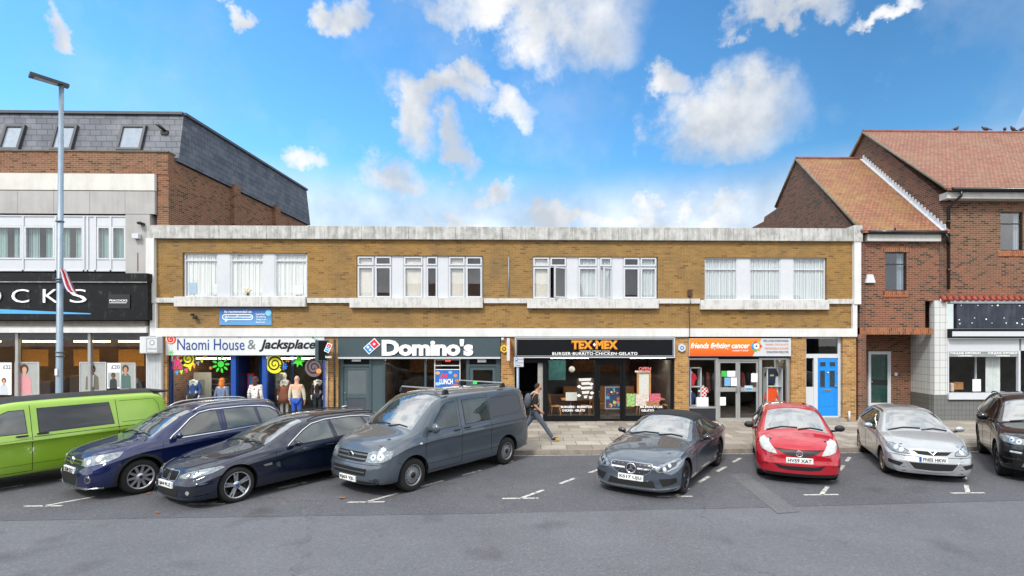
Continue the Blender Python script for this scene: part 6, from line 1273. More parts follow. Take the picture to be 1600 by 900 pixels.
# fallen leaves on the bays
for k, (a, b_, lb_) in enumerate(((535, 779, 'curled brown fallen leaf in front of the grey panel van'), (246, 802, 'small yellow-brown leaf on the road in front of the navy estate car'), (232, 772, 'orange-brown leaf beside the front wheel of the royal blue SUV'), (449, 784, 'small pale leaf on the road between estate car and panel van'))):
    p = G(a, b_, .01); t = MB(); s_ = (.085, .05, .05, .03)[k]; pts = [(p.x+s_*math.cos(q*.9)*(1 if q % 2 else .55), p.y+s_*.7*math.sin(q*.9)*(1 if q % 2 else .55), .02+.02*(q % 2)) for q in range(7)]
    c = (p.x, p.y, .045)
    for q in range(7): t.face([pts[q], pts[(q+1) % 7], c])
    o = t.build('fallen_leaf', pbr('dead_leaf', '8a5428', .8, var=.4, scale=30)); tag(o, lb_, 'leaf', 'fallen leaves on the road'); recenter(o)
# manhole and iron covers in the pavement
p = G(1535, 657, PZ); o = MB().box(p.x-.25, p.x+.25, p.y-.2, p.y+.2, PZ+.001, PZ+.008).build('drain_cover', pbr('cast_iron', '2a2825', .7, .4, var=.4)); tag(o, 'dark iron cover in the paving in front of the cafe', 'cover'); recenter(o)
# terrace across the street, only seen as reflections
for k, (xa, xb, h, mt) in enumerate(((-34, -14, 6.0, RB2), (-13.9, 6, 7.0, YB2), (6.1, 30, 5.8, RBL))):
    ot = thing('terrace_house', ['red brick', 'yellow brick', 'orange brick'][k]+' terrace across the street behind the camera', 'building', ((xa+xb)/2, -14, 0)); B('wall', mt, ot, (xa, xb, -22, -14, 0, h)); m = MB(); m.prism([(xa, -22.3, h), (xa, -13.7, h), (xa, -18, h+2.6)], (xb-xa, 0, 0)); m.build('roof', TL2, ot); m = MB(); x = xa+1.5
    while x < xb-2: m.box(x, x+1.3, -14.02, -13.97, h-2.6, h-1.1); x += 2.8
    m.build('window', pbr('far_glass', '20262c', .1), ot)
    B('shopfront', pbr('far_shop', '2a2c30', .3), ot, (xa+.5, xb-.5, -13.98, -13.93, .4, 2.9)); B('shop_fascia', pbr('far_fascia'+str(k), ('3a5a3c', '5a2c2c', '2c3c5a')[k], .5), ot, (xa+.3, xb-.3, -13.9, -13.7, 2.95, 3.6))
W_, D_ = (-1, 0, 0), (0, -1, 0)
def van(name, paint, L, WB, label, glasspolys, H=1.95):
    e = L-4.89; k = H/1.95
    c = Car(dict(name=name, L=L, W=1.90, FO=.90, WB=WB, R=.338, paint=paint, zm=.5, crease=.80, cw=.016, fade=.7, bow=(.24, .08), bowp=3.2, arch=.06,
        top=[(0, .90), (.04, .98), (.12, 1.03), (.35, 1.10), (.75, 1.19), (.92, 1.24), (1.3, 1.555*k), (1.62, 1.80*k), (1.85, 1.90*k), (2.2, 1.94*k), (3.2, 1.955*k), (4.3+e, 1.95*k), (4.66+e, 1.915*k), (4.78+e, 1.86*k), (4.84+e, 1.6*k), (4.87+e, 1.3), (L, 1.0)],
        rail=[(0, .62, .05), (.12, .72, .04), (.5, .78, .045), (.92, .80, .05), (1.3, .77, .08), (1.65, .735, .09), (2.0, .73, .085), (4.5+e, .72, .085), (4.78+e, .69, .08), (4.86+e, .72, .06), (L, .72, .05)],
        belt=[(0, .72, .80), (.12, .82, .90), (.5, .875, 1.00), (.95, .90, 1.10), (1.5, .915, 1.14), (3.4+e, .92, 1.17), (4.6+e, .91, 1.19), (4.8+e, .89, 1.15), (L, .80, .85)],
        mid=[(0, .80), (.12, .90), (.35, .945), (.9, .95), (4.3+e, .95), (4.75+e, .93), (L, .86)],
        sill=[(0, .26), (.4, .25), (1, .27), (4+e, .27), (L, .34)],
        nose=[(.2, .06), (.36, 0), (.55, 0), (.66, .04), (.8, .09), (1.0, .16)], tail=[(.2, .05), (.45, 0), (.8, 0), (2, .02)]), label, 'van', )
    c.windscreen(.98, 1.80, .045)
    c.sideglass(glasspolys)
    if len(glasspolys) == 1: pass
    c.gap([(1.28, 1.17), (1.22, 1.0), (1.22, .45)]); c.gap([(2.28, 1.80*k), (2.28, .36)]); c.gap([(1.22, .36), (2.28, .36)], name='sill_gap')
    if glasspolys: c.gap([(3.28, 1.80*k), (3.28, .45)])
    c.gap([(2.3, 1.06), (4.6+e, 1.08)], .012, name='slide_rail')
    c.strip('waist_crease', BLK, [(.95, c.W, .98), (2.26, c.W, 1.03)], .006, D_, .002); c.strip('sill_crease', GAP, [(1.22, c.W, .50), (4.1+e, c.W, .52)], .007, D_, .002)
    c.handle(2.12, 1.10, BLK, .19, .03); c.handle(2.45, 1.115, BLK, .19, .03)
    # face
    g = c.decal('grille', GAP, [(.1, y, z) for y, z in ((-.50, .865), (0, .865), (.50, .865), (.46, .70), (.3, .685), (-.3, .685), (-.46, .70))], W_, .004, sym=False)[0]
    for z in (.82, .74): c.strip('grille_bar', pbr('grille_bar', '6a6e74', .3, .6), [(.1, -.48, z), (.1, .48, z)], .028, W_, .012, False, parent=g)
    roundel(c, .1, .775, .085, 'vw')
    c.decal('headlight', LAMP, [(.10, .50, .865), (.14, .62, .90), (.22, .78, .915), (.42, .90, .90), (.36, .90, .76), (.2, .82, .70), (.10, .62, .68), (.10, .47, .70)], (-1, -.45, 0), .008)
    for dz, yy in ((.79, .60), (.80, .76)): c.disk('lamp_reflector', LAMPB, (.2, yy, dz), .062, (-1, -.45, 0), .013); c.disk('lamp_bulb', LAMPD, (.2, yy, dz), .017, (-1, -.45, 0), .016)
    c.decal('lower_grille', GAP, [(.05, y, z) for y, z in ((-.54, .57), (.54, .57), (.50, .43), (-.50, .43))], W_, .005, sym=False)
    c.strip('grille_bar', pbr('grille_bar2', '5c6066', .4, .3), [(.05, -.5, .5), (.05, .5, .5)], .02, W_, .012, False)
    c.strip('bumper_gap', GAP, [(.05, -.8, .645), (.05, 0, .645), (.05, .8, .645)], .009, W_, .003, False)
    c.strip('bumper_gap', GAP, [(.5, c.W, .66), (.60, c.W, .62)], .009, D_, .003)
    c.disk('fog_lamp', LAMPD, (.15, .72, .36), .055, (-1, -.5, 0), .006, rz=.04)
    c.strip('bumper_lip', GAP, [(.05, -.78, .30), (.05, 0, .30), (.05, .78, .30)], .05, W_, .004, False)
    c.decal('tail_light', REDL, [(4.80+e, .86, 1.28), (4.86+e, .80, 1.28), (4.88+e, .80, .78), (4.82+e, .9, .78)], (1, -.8, 0), .006)
    c.decal('rear_window', PRIV, [(4.8+e, y, z) for y, z in ((-.6, 1.22), (.6, 1.22), (.55, 1.7*k), (-.55, 1.7*k))], (1, 0, 0), .005, sym=False)
    c.disk('side_repeater', LAMPB, (1.06, c.W, .96), .035, D_, .006, rz=.022)
    c.mirror(1.36, 1.24, BLK if name == 'x' else paint, .15, (.07, .12, .105)); c.wipers(.95, 1.26, .62)
    return c
vgl = [[(1.40, 1.17), (1.55, 1.36), (1.80, 1.62), (1.95, 1.70), (2.18, 1.72), (2.20, 1.19)], [(2.42, 1.19), (2.42, 1.72), (3.22, 1.72), (3.24, 1.21)]]
# grey panel van with roof bars
GREY = carpaint('slate_grey_paint', '4d565f', .3, .4)
v = van('panel_van', GREY, 4.89, 3.0, 'grey panel van with two roof bars, parked nose out beside the dark estate car', vgl)
v.strip('panel_crease', GAP, [(3.36, v.W, 1.24), (4.35, v.W, 1.26), (4.50, v.W, 1.34), (4.52, v.W, 1.6), (4.45, v.W, 1.70), (3.36, v.W, 1.70)], .007, D_, .002)
v.plate(.345, .02, 'RJ63 YJL'); v.wheel('steel', pbr('wheel_silver', '8d8f92', .45, .6), .21)
for u in (1.98, 3.95):
    z = v.top(u)+.075; m = MB()
    m.box(v.FO-u-.03, v.FO-u+.03, -.74, .74, z-.012, z+.018, .006); o = m.build('roof_bar', ALLOY, v.root)
    f = MB()
    for sd in (1, -1): f.hexa([v.P(u+a, sd*yy, zz) for zz, w in ((z-.115, .09), (z-.01, .045)) for a, yy in ((-w, .68), (w, .68), (w, .745), (-w, .745))])
    f.build('bar_foot', BLK, o)
v.place((G(640.7, 767), 1), 37.2)
# lime van
m, n, out = nt('lime_paint'); nz = N(n, 'TexNoise', {'Vector': objco(n), 'Scale': 2.5, 'Detail': 5})
b_ = N(n, 'BsdfPrincipled', {'Base Color': mixc(n, nz.outputs[0], lin('7fa828'), lin('8fb435')), 'Roughness': .3, 'Metallic': .15, 'Coat Weight': 1, 'Coat Roughness': .02}); n.links.new(b_.outputs[0], out.inputs[0])
lime = van('lime_van', m, 4.99, 3.1, 'lime green van with black roof and dark glass at the left edge', [], H=1.86)
k_ = 1.86/1.95
for pl, mt in (([(1.40, 1.15), (1.55, 1.31), (1.80, 1.54), (1.95, 1.61), (2.18, 1.62), (2.20, 1.15)], CGLASS), ([(2.40, 1.14), (2.40, 1.63), (3.66, 1.64), (3.72, 1.16)], PRIV)): lime.sideglass([pl], mt)
lime.gap([(3.80, 1.70), (3.82, .42)])
lime.strip('panel_crease', GAP, [(3.88, lime.W, 1.17), (4.68, lime.W, 1.18), (4.70, lime.W, 1.5), (4.60, lime.W, 1.66), (3.88, lime.W, 1.66)], .008, D_, .002)
pts = []
for i in range(21):
    u = 1.86+(4.80-1.86)*i/20; pts.append((u, lime.rw(u)*.86, 2))
lime.decal('black_roof', BLK, pts+[(u, -y, z) for u, y, z in pts[::-1]], (0, 0, -1), .004, sym=False, res=.12, th=.02)
sp_ = MB(); sp_.hexa([lime.P(4.72, -.68, 1.77), lime.P(4.72, .68, 1.77), lime.P(5.03, .62, 1.79), lime.P(5.03, -.62, 1.79), lime.P(4.7, -.68, 1.83), lime.P(4.7, .68, 1.83), lime.P(5.06, .64, 1.815), lime.P(5.06, -.64, 1.815)])
sp_.build('rear_spoiler', BLK, lime.root)
lime.wheel('five', DARKAL, .24)
_a = R(30.5); _rear = Vector((-8.98, 13.55, 0)); _f = Vector((-math.sin(_a), -math.cos(_a), 0)); _l = Vector((math.cos(_a), -math.sin(_a), 0))
lime.root.location = _rear+_f*(4.99-.90)-_l*.93; lime.root.rotation_euler = (0, 0, math.atan2(_f.y, _f.x))

# navy SUV
t = Car(dict(name='compact_suv', L=4.43, W=1.81, FO=.88, WB=2.60, R=.345, paint=carpaint('royal_blue_paint', '0d1b44', .4, .3), zm=.55, crease=.82, cw=.008, bow=(.21, .14), bowp=3, arch=.06,
    top=[(0, .80), (.05, .88), (.15, .935), (.4, .99), (.8, 1.05), (1.05, 1.10), (1.4, 1.32), (1.75, 1.53), (2.0, 1.62), (2.4, 1.67), (3.0, 1.68), (3.5, 1.655), (3.82, 1.60), (4.02, 1.42), (4.2, 1.18), (4.32, .98), (4.43, .82)],
    rail=[(0, .60, .06), (.15, .68, .05), (.5, .72, .05), (1.05, .74, .06), (1.5, .67, .09), (2.0, .61, .10), (3.0, .60, .10), (3.9, .57, .10), (4.2, .62, .08), (4.43, .66, .06)],
    belt=[(0, .66, .66), (.15, .76, .78), (.5, .83, .88), (1.05, .855, .98), (2.2, .875, 1.03), (3.4, .875, 1.07), (4.0, .84, 1.09), (4.3, .80, .98), (4.43, .74, .75)],
    mid=[(0, .74), (.12, .84), (.4, .90), (.9, .905), (2.2, .89), (3.6, .905), (4.2, .86), (4.43, .78)],
    sill=[(0, .24), (.3, .22), (1, .24), (3.6, .24), (4.43, .36)],
    nose=[(.15, .10), (.3, 0), (.5, 0), (.62, .04), (.8, .09), (1.0, .2)], tail=[(.2, .06), (.5, 0), (.8, .03), (1.8, .1)]), 'royal blue compact SUV with silver roof rails, right of the lime van', 'car')
t.windscreen(1.10, 1.93, .05)
t.sideglass([[(1.50, 1.055), (1.62, 1.16), (1.85, 1.35), (2.05, 1.46), (2.25, 1.495), (2.40, 1.50), (2.42, 1.075)], [(2.56, 1.08), (2.56, 1.505), (3.0, 1.505), (3.25, 1.49), (3.30, 1.11)], [(3.36, 1.115), (3.34, 1.485), (3.62, 1.44), (3.85, 1.30), (3.88, 1.20), (3.80, 1.14)]],
    trim=[(1.40, 1.03), (1.45, 1.08), (1.62, 1.20), (1.85, 1.385), (2.05, 1.495), (2.3, 1.535), (3.0, 1.54), (3.4, 1.515), (3.68, 1.465), (3.90, 1.31), (3.94, 1.20), (3.85, 1.11), (2.4, 1.045), (1.40, 1.02)])
t.gap([(1.28, .98), (1.22, .8), (1.24, .34)]); t.gap([(2.49, 1.5), (2.49, .34)]); t.gap([(1.24, .34), (3.1, .34)], name='sill_gap'); t.gap([(3.33, 1.08), (3.3, .9), (3.15, .75)])
t.handle(2.25, .93, t.paint, .2); t.handle(3.12, .96, t.paint, .2); t.rails(1.95, 3.85, ALLOY, .018, .07, .015)
g = t.decal('grille', GAP, [(.05, y, z) for y, z in ((-.45, .80), (0, .80), (.45, .80), (.38, .66), (0, .63), (-.38, .66))], W_, .004, sym=False)[0]
for z, w in ((.765, .44), (.70, .40)): t.strip('grille_bar', CHROME, [(.05, -w, z), (.05, w, z)], .026, W_, .012, False, parent=g)
roundel(t, .05, .735, .075, 'vw')
t.decal('headlight', LAMP, [(.08, .44, .80), (.14, .56, .835), (.3, .74, .875), (.55, .86, .90), (.5, .87, .80), (.3, .82, .72), (.12, .60, .665), (.08, .40, .67)], (-1, -.6, 0), .008)
for yy, zz in ((.56, .745), (.74, .79)): t.disk('lamp_reflector', LAMPB, (.2, yy, zz), .045, (-1, -.6, 0), .013)
t.decal('lower_grille', GAP, [(.03, y, z) for y, z in ((-.40, .52), (.40, .52), (.34, .30), (-.34, .30))], W_, .005, sym=False)
t.strip('lower_grille_trim', CHROME, [(.03, -.42, .50), (.03, -.36, .29), (.03, 0, .275), (.03, .36, .29), (.03, .42, .50)], .018, W_, .01, False)
t.disk('fog_lamp', CHROME, (.15, .64, .43), .07, (-1, -.5, 0), .006); t.disk('fog_lamp_lens', LAMPD, (.15, .64, .43), .052, (-1, -.5, 0), .011)
t.strip('bumper_lip', ALLOY, [(.05, -.8, .25), (.05, 0, .24), (.05, .8, .25)], .05, W_, .006, False)
for ux in t.axles: t.strip('arch_cladding', BLK, [(ux+.425*math.cos(a), t.W, .36+.425*math.sin(a)) for a in [PI*(i/16*1.12-.06) for i in range(17)]], .05, D_, .008)
t.strip('sill_cladding', BLK, [(1.3, t.W, .30), (3.0, t.W, .30)], .09, D_, .006)
t.mirror(1.50, 1.10, t.paint, .13, (.06, .11, .07)); t.wipers(1.07, 1.12, .6); t.wheel('multi', pbr('bright_alloy', 'c9cbd0', .28, .7, var=.06), .235)
t.plate(.565, .0, 'LX10 OCF'); t.place((G(217, 771), 1), 33.5)

# dark navy estate car
b = Car(dict(name='estate_car', L=4.91, W=1.86, FO=.84, WB=2.97, R=.335, tw=.23, paint=carpaint('midnight_paint', '0b1529', .5, .3), zm=.55, crease=.80, cw=.009, bow=(.27, .16), bowp=2.8, arch=.045, hub=pbr('hub_blue', '274a8a', .3),
    top=[(0, .64), (.05, .70), (.2, .76), (.6, .85), (1.1, .93), (1.38, .975), (1.8, 1.16), (2.2, 1.33), (2.5, 1.405), (2.9, 1.445), (3.4, 1.45), (4.0, 1.43), (4.4, 1.38), (4.6, 1.22), (4.75, 1.05), (4.83, .92), (4.91, .75)],
    rail=[(0, .60, .06), (.2, .70, .05), (.6, .76, .05), (1.38, .75, .05), (1.9, .66, .08), (2.5, .58, .09), (3.4, .57, .09), (4.3, .54, .09), (4.6, .60, .08), (4.91, .70, .05)],
    belt=[(0, .66, .54), (.2, .78, .64), (.6, .86, .74), (1.38, .885, .85), (2.4, .90, .89), (3.6, .90, .93), (4.3, .86, .95), (4.7, .82, .88), (4.91, .76, .68)],
    mid=[(0, .76), (.12, .86), (.4, .915), (.85, .93), (2.3, .915), (3.8, .93), (4.5, .90), (4.91, .80)],
    sill=[(0, .16), (.3, .15), (1, .18), (3.9, .19), (4.91, .30)],
    nose=[(.1, .08), (.25, 0), (.42, 0), (.52, .05), (.66, .10), (.8, .2)], tail=[(.15, .06), (.4, 0), (.7, .03), (1.5, .1)]), 'dark navy estate car with silver split-spoke wheels, left of the grey panel van', 'car')
b.windscreen(1.42, 2.42, .05)
b.sideglass([[(1.90, .905), (2.05, .99), (2.3, 1.13), (2.55, 1.235), (2.85, 1.285), (2.93, 1.285), (2.93, .93)], [(3.04, .935), (3.02, 1.29), (3.5, 1.285), (3.82, 1.26), (3.92, .97)], [(3.99, .975), (3.90, 1.255), (4.15, 1.21), (4.36, 1.10), (4.40, 1.01)]],
    trim=[(1.86, .91), (2.05, 1.02), (2.3, 1.16), (2.55, 1.265), (2.9, 1.315), (3.5, 1.315), (3.95, 1.285), (4.2, 1.23), (4.42, 1.11)])
b.gap([(1.60, .85), (1.58, .7), (1.62, .27)]); b.gap([(2.98, 1.25), (2.98, .27)]); b.gap([(1.62, .27), (3.5, .27)], name='sill_gap'); b.gap([(3.98, .95), (3.85, .85), (3.7, .7)])
b.strip('side_crease', GAP, [(1.25, b.W, .74), (2.0, b.W, .76), (4.4, b.W, .82)], .007, D_, .002); b.decal('wing_badge', ALLOY, [(1.32, b.W, .63), (1.50, b.W, .645), (1.50, b.W, .60), (1.36, b.W, .595)], D_, .006)
b.handle(2.82, .80, b.paint, .2); b.handle(3.78, .83, b.paint, .2); b.rails(2.5, 4.3, BLK, .013, .03, .01)
for sd in (1, -1): b.decal('kidney_grille', GAP, [(.03, sd*y, z) for y, z in ((.03, .645), (.25, .65), (.29, .60), (.26, .50), (.06, .49), (.03, .52))], W_, .006, sym=False)
for sd in (1, -1): b.strip('grille_surround', ALLOY if sd > 0 else ALLOY, [(.03, sd*y, z) for y, z in ((.03, .655), (.26, .66), (.30, .60), (.27, .495), (.06, .48), (.03, .51))], .012, W_, .008, False, closed=True)
for sd in (1, -1):
    for q in range(7): b.strip('grille_bar', BLK, [(.03, sd*(.06+.03*q), .64), (.03, sd*(.06+.03*q), .50)], .008, W_, .014, False)
b.decal('headlight', LAMP, [(.10, .38, .60), (.15, .52, .655), (.3, .70, .70), (.55, .85, .735), (.62, .87, .715), (.4, .83, .63), (.2, .66, .575), (.12, .46, .55), (.08, .36, .56)], (-1, -.7, 0), .008)
for yy, zz in ((.52, .605), (.68, .64)): b.disk('lamp_reflector', LAMPD, (.2, yy, zz), .04, (-1, -.7, 0), .012); b.disk('lamp_bulb', LAMPB, (.2, yy, zz), .024, (-1, -.7, 0), .016)
b.decal('lower_grille', GAP, [(.03, y, z) for y, z in ((-.42, .37), (.42, .37), (.36, .22), (-.36, .22))], W_, .005, sym=False)
b.decal('bumper_intake', GAP, [(.1, .50, .36), (.3, .80, .38), (.3, .80, .33), (.1, .56, .27)], (-1, -.4, 0), .005)
b.disk('fog_lamp', LAMPB, (.15, .60, .315), .038, (-1, -.5, 0), .012); b.strip('bumper_blade', b.paint, [(.1, .46, .20), (.15, .7, .235), (.35, .86, .26)], .04, (-1, -.5, 0), .03)
b.mirror(1.98, .965, b.paint, .14, (.06, .11, .065)); b.wipers(1.40, 1.0, .6)
b.wheel('double', pbr('machined_alloy', 'b9bbc0', .25, .85), .245); b.plate(.42, 0, 'LJ64 FLZ')
c_ = b.snap(b.P(.12, 0, .70), (0, 0, -1), .003)[0]; MB().ball(c_, (.035, .04, .01), 12).build('badge', ALLOY, b.root)
MB().ball(b.P(3.9, 0, b.top(3.9)+.02), (.09, .03, .035), 10).build('roof_aerial', ALLOY, b.root)
b.place((G(367, 784), 1), 34)

# grey convertible
e = Car(dict(name='convertible_car', L=4.69, W=1.81, FO=.80, WB=2.84, R=.335, tw=.235, paint=carpaint('steel_paint', '4b5560', .35, .5, .2), zm=.55, crease=.84, cw=.008, bow=(.24, .18), bowp=3, arch=.045,
    top=[(0, .66), (.05, .73), (.2, .80), (.6, .88), (1.2, .96), (1.48, 1.00), (1.85, 1.18), (2.1, 1.30), (2.28, 1.365), (2.7, 1.40), (3.1, 1.385), (3.5, 1.28), (3.85, 1.10), (3.98, 1.05), (4.3, 1.03), (4.55, .98), (4.69, .88)],
    rail=[(0, .58, .07), (.2, .68, .06), (.6, .73, .06), (1.48, .73, .06), (2.0, .64, .08), (2.35, .59, .08), (2.9, .58, .09), (3.4, .56, .10), (3.9, .66, .06), (4.3, .74, .05), (4.69, .70, .06)],
    belt=[(0, .64, .54), (.2, .76, .66), (.6, .83, .76), (1.48, .855, .86), (2.4, .865, .90), (3.2, .87, .92), (3.8, .87, .94), (4.4, .83, .92), (4.69, .76, .78)],
    mid=[(0, .76), (.12, .85), (.4, .90), (.8, .905), (2.2, .885), (3.6, .91), (4.3, .88), (4.69, .80)],
    sill=[(0, .15), (.3, .14), (1, .17), (3.7, .18), (4.69, .28)],
    nose=[(.1, .04), (.22, 0), (.40, .02), (.52, .03), (.66, .07), (.8, .18)], tail=[(.15, .06), (.4, 0), (.7, .02), (1.5, .1)]), 'metallic grey convertible with its black fabric roof up, in front of the black-fronted takeaway', 'car')
e.windscreen(1.52, 2.22, .045)
SOFT = pbr('soft_top', '1c1d21', .95, var=.25, scale=40, bump=.4)
pts = [(u, e.rw(u)+.02, 2) for u in [2.27+i*(3.88-2.27)/18 for i in range(19)]]
e.decal('fabric_roof', SOFT, pts+[(u, -y, z) for u, y, z in pts[::-1]], (0, 0, -1), .012, sym=False, res=.08, th=.03)
e.decal('fabric_roof_side', SOFT, [(2.30, e.W, 1.29), (3.0, e.W, 1.31), (3.45, e.W, 1.21), (3.85, e.W, 1.06), (3.92, e.W, .98), (3.45, e.W, .96), (3.30, e.W, 1.12), (3.0, e.W, 1.235), (2.6, e.W, 1.265), (2.3, e.W, 1.24)], D_, .008, res=.06, th=.02)
e.sideglass([[(2.00, .935), (2.12, 1.05), (2.3, 1.19), (2.42, 1.235), (2.62, 1.25), (3.0, 1.22), (3.25, 1.10), (3.40, .96)]], trim=[(1.85, .905), (2.6, .925), (3.5, .945), (3.9, .955)])
e.gap([(1.55, .86), (1.52, .7), (1.56, .26)]); e.gap([(3.0, .93), (3.02, .6), (2.9, .26)]); e.handle(2.80, .80, e.paint, .2)
e.strip('side_crease', GAP, [(.95, e.W, .76), (2.0, e.W, .74), (3.9, e.W, .80)], .006, D_, .002); e.strip('sill_crease', CHROME, [(1.3, e.W, .22), (3.3, e.W, .22)], .015, D_, .006)
g = e.decal('grille', pbr('diamond_grille', '3d4046', .35, .6, var=.7, scale=120), [(.03, y, z) for y, z in ((-.44, .62), (-.40, .655), (0, .665), (.40, .655), (.44, .62), (.38, .52), (.26, .455), (0, .44), (-.26, .455), (-.38, .52))], W_, .004, sym=False, label=None)[0]
e.strip('grille_bar', CHROME, [(.03, -.42, .565), (.03, -.13, .565)], .03, W_, .012, False, parent=g); e.strip('grille_bar', CHROME, [(.03, .13, .565), (.03, .42, .565)], .03, W_, .012, False, parent=g)
for i in range(9):
    for j in range(3): 
        yy = -.36+.09*i
        if abs(yy) > .1: e.disk('grille_stud', ALLOY, (.03, yy+(.045 if j % 2 else 0), .635-.05*j-.04*(j > 0)), .007, W_, .008, sym=False, parent=g)
e.strip('grille_surround', ALLOY, [(.03, y, z) for y, z in ((-.44, .62), (-.40, .662), (0, .672), (.40, .662), (.44, .62), (.38, .51), (.26, .448), (0, .432), (-.26, .448), (-.38, .51))], .012, W_, .008, False, closed=True)
roundel(e, .03, .56, .105, 'star')
e.decal('headlight', LAMP, [(.08, .46, .58), (.14, .56, .66), (.35, .76, .73), (.55, .85, .755), (.55, .87, .70), (.35, .82, .60), (.2, .68, .535), (.1, .52, .52)], (-1, -.7, 0), .008)
e.decal('lamp_housing', LAMPD, [(.14, .54, .605), (.3, .72, .685), (.45, .80, .70), (.35, .80, .625), (.2, .66, .56), (.1, .54, .55)], (-1, -.7, 0), .011)
for yy, zz in ((.60, .59), (.74, .645)): e.disk('lamp_reflector', LAMPB, (.2, yy, zz), .035, (-1, -.7, 0), .014)
e.decal('lower_grille', GAP, [(.03, y, z) for y, z in ((-.44, .36), (-.2, .32), (.2, .32), (.44, .36), (.5, .23), (-.5, .23))], W_, .005, sym=False)
e.decal('bumper_intake', GAP, [(.1, .54, .40), (.3, .82, .43), (.3, .84, .34), (.1, .62, .26)], (-1, -.4, 0), .006)
e.strip('bumper_blade', CHROME, [(.05, -.86, .25), (.05, -.5, .20), (.05, 0, .20), (.05, .5, .20), (.05, .86, .25)], .028, W_, .014, False)
e.mirror(1.95, .97, pbr('mirror_black', '141517', .15, coat=1), .13, (.055, .10, .06)); e.wipers(1.50, 1.02, .6)
e.wheel('thin', pbr('graphite_alloy', '55565c', .3, .9, var=.1), .245); e.plate(.385, 0, 'KS17 UJU'); e.place((G(1064, 770), 1), 33)

# red hatchback
h = Car(dict(name='hatchback', L=3.90, W=1.695, FO=.80, WB=2.50, R=.295, tw=.18, paint=carpaint('red_paint', '9e0e22', .25, .2, .3), zm=.55, crease=.74, cw=.006, bow=(.24, .12), bowp=2.8, arch=.045,
    top=[(0, .70), (.04, .79), (.12, .85), (.35, .935), (.62, 1.00), (.80, 1.045), (1.15, 1.24), (1.45, 1.40), (1.65, 1.475), (2.0, 1.52), (2.5, 1.525), (3.1, 1.49), (3.45, 1.42), (3.65, 1.2), (3.8, .98), (3.86, .9), (3.9, .75)],
    rail=[(0, .56, .09), (.12, .62, .08), (.4, .66, .07), (.80, .70, .08), (1.2, .65, .10), (1.65, .585, .09), (2.3, .575, .08), (3.3, .55, .08), (3.65, .58, .07), (3.9, .62, .06)],
    belt=[(0, .64, .62), (.12, .72, .72), (.4, .78, .84), (.80, .80, .93), (1.6, .82, .96), (2.6, .825, 1.0), (3.3, .80, 1.02), (3.7, .76, .95), (3.9, .70, .7)],
    mid=[(0, .74), (.12, .81), (.35, .845), (.8, .848), (2, .835), (3.0, .848), (3.6, .82), (3.9, .74)],
    sill=[(0, .19), (.3, .18), (.9, .20), (3.2, .21), (3.9, .30)],
    nose=[(.1, .06), (.25, 0), (.42, 0), (.52, .03), (.66, .06), (.9, .14)], tail=[(.2, .06), (.5, 0), (.8, .03), (1.6, .08)]), 'red hatchback with black wing mirrors, in front of the orange-signed charity shop', 'car')
h.windscreen(.88, 1.60, .045)
h.sideglass([[(1.25, 1.0), (1.45, 1.14), (1.70, 1.30), (1.9, 1.36), (2.05, 1.37), (2.07, 1.015)], [(2.17, 1.02), (2.17, 1.375), (2.7, 1.36), (3.0, 1.32), (3.1, 1.06)]])
h.gap([(1.0, .93), (1.02, .7), (1.08, .3)]); h.gap([(2.12, 1.35), (2.12, .3)]); h.handle(1.95, .88, h.paint, .18); h.handle(2.95, .92, h.paint, .18)
h.decal('grille', pbr('mesh_grille', '1e1f22', .5, .2, var=.5, scale=90), [(.05, y, z) for y, z in ((-.46, .735), (-.2, .725), (0, .72), (.2, .725), (.46, .735), (.30, .645), (.14, .60), (-.14, .60), (-.30, .645))], W_, .006, sym=False)
h.strip('grille_surround', GAP, [(.05, -.48, .74), (.05, -.2, .73), (.05, 0, .725), (.05, .2, .73), (.05, .48, .74)], .014, W_, .008, False)
roundel(h, .05, .66, .068, 'h')
h.decal('headlight', pbr('pale_lens', 'a9aea9', .15, .2, var=.2, scale=16, coat=1), [(.10, .47, .70), (.16, .56, .80), (.35, .66, .92), (.50, .73, .965), (.52, .78, .90), (.3, .80, .78), (.18, .76, .72), (.1, .60, .66), (.08, .44, .635)], (-1, -.5, -.3), .008)
for yy, zz in ((.60, .765), (.69, .84)): h.disk('lamp_reflector', LAMPB, (.2, yy, zz), .045, (-1, -.4, 0), .013)
h.decal('lower_grille', GAP, [(.03, y, z) for y, z in ((-.50, .44), (-.3, .40), (.3, .40), (.50, .44), (.40, .34), (.2, .315), (-.2, .315), (-.40, .34))], W_, .005, sym=False)
h.strip('lower_lip', GAP, [(.05, -.76, .22), (.05, 0, .21), (.05, .76, .22)], .07, W_, .006, False); h.strip('bumper_crease', GAP, [(.1, .6, .40), (.2, .78, .43)], .012, (-1, -.4, 0), .003)
h.mirror(1.28, 1.07, BLK, .15, (.055, .11, .075)); h.wipers(.86, 1.06, .6); h.wheel('seven', ALLOY, .20); h.plate(.52, 0, 'HV59 XAT')
h.place((G(1298, 749), 1), 21.5)

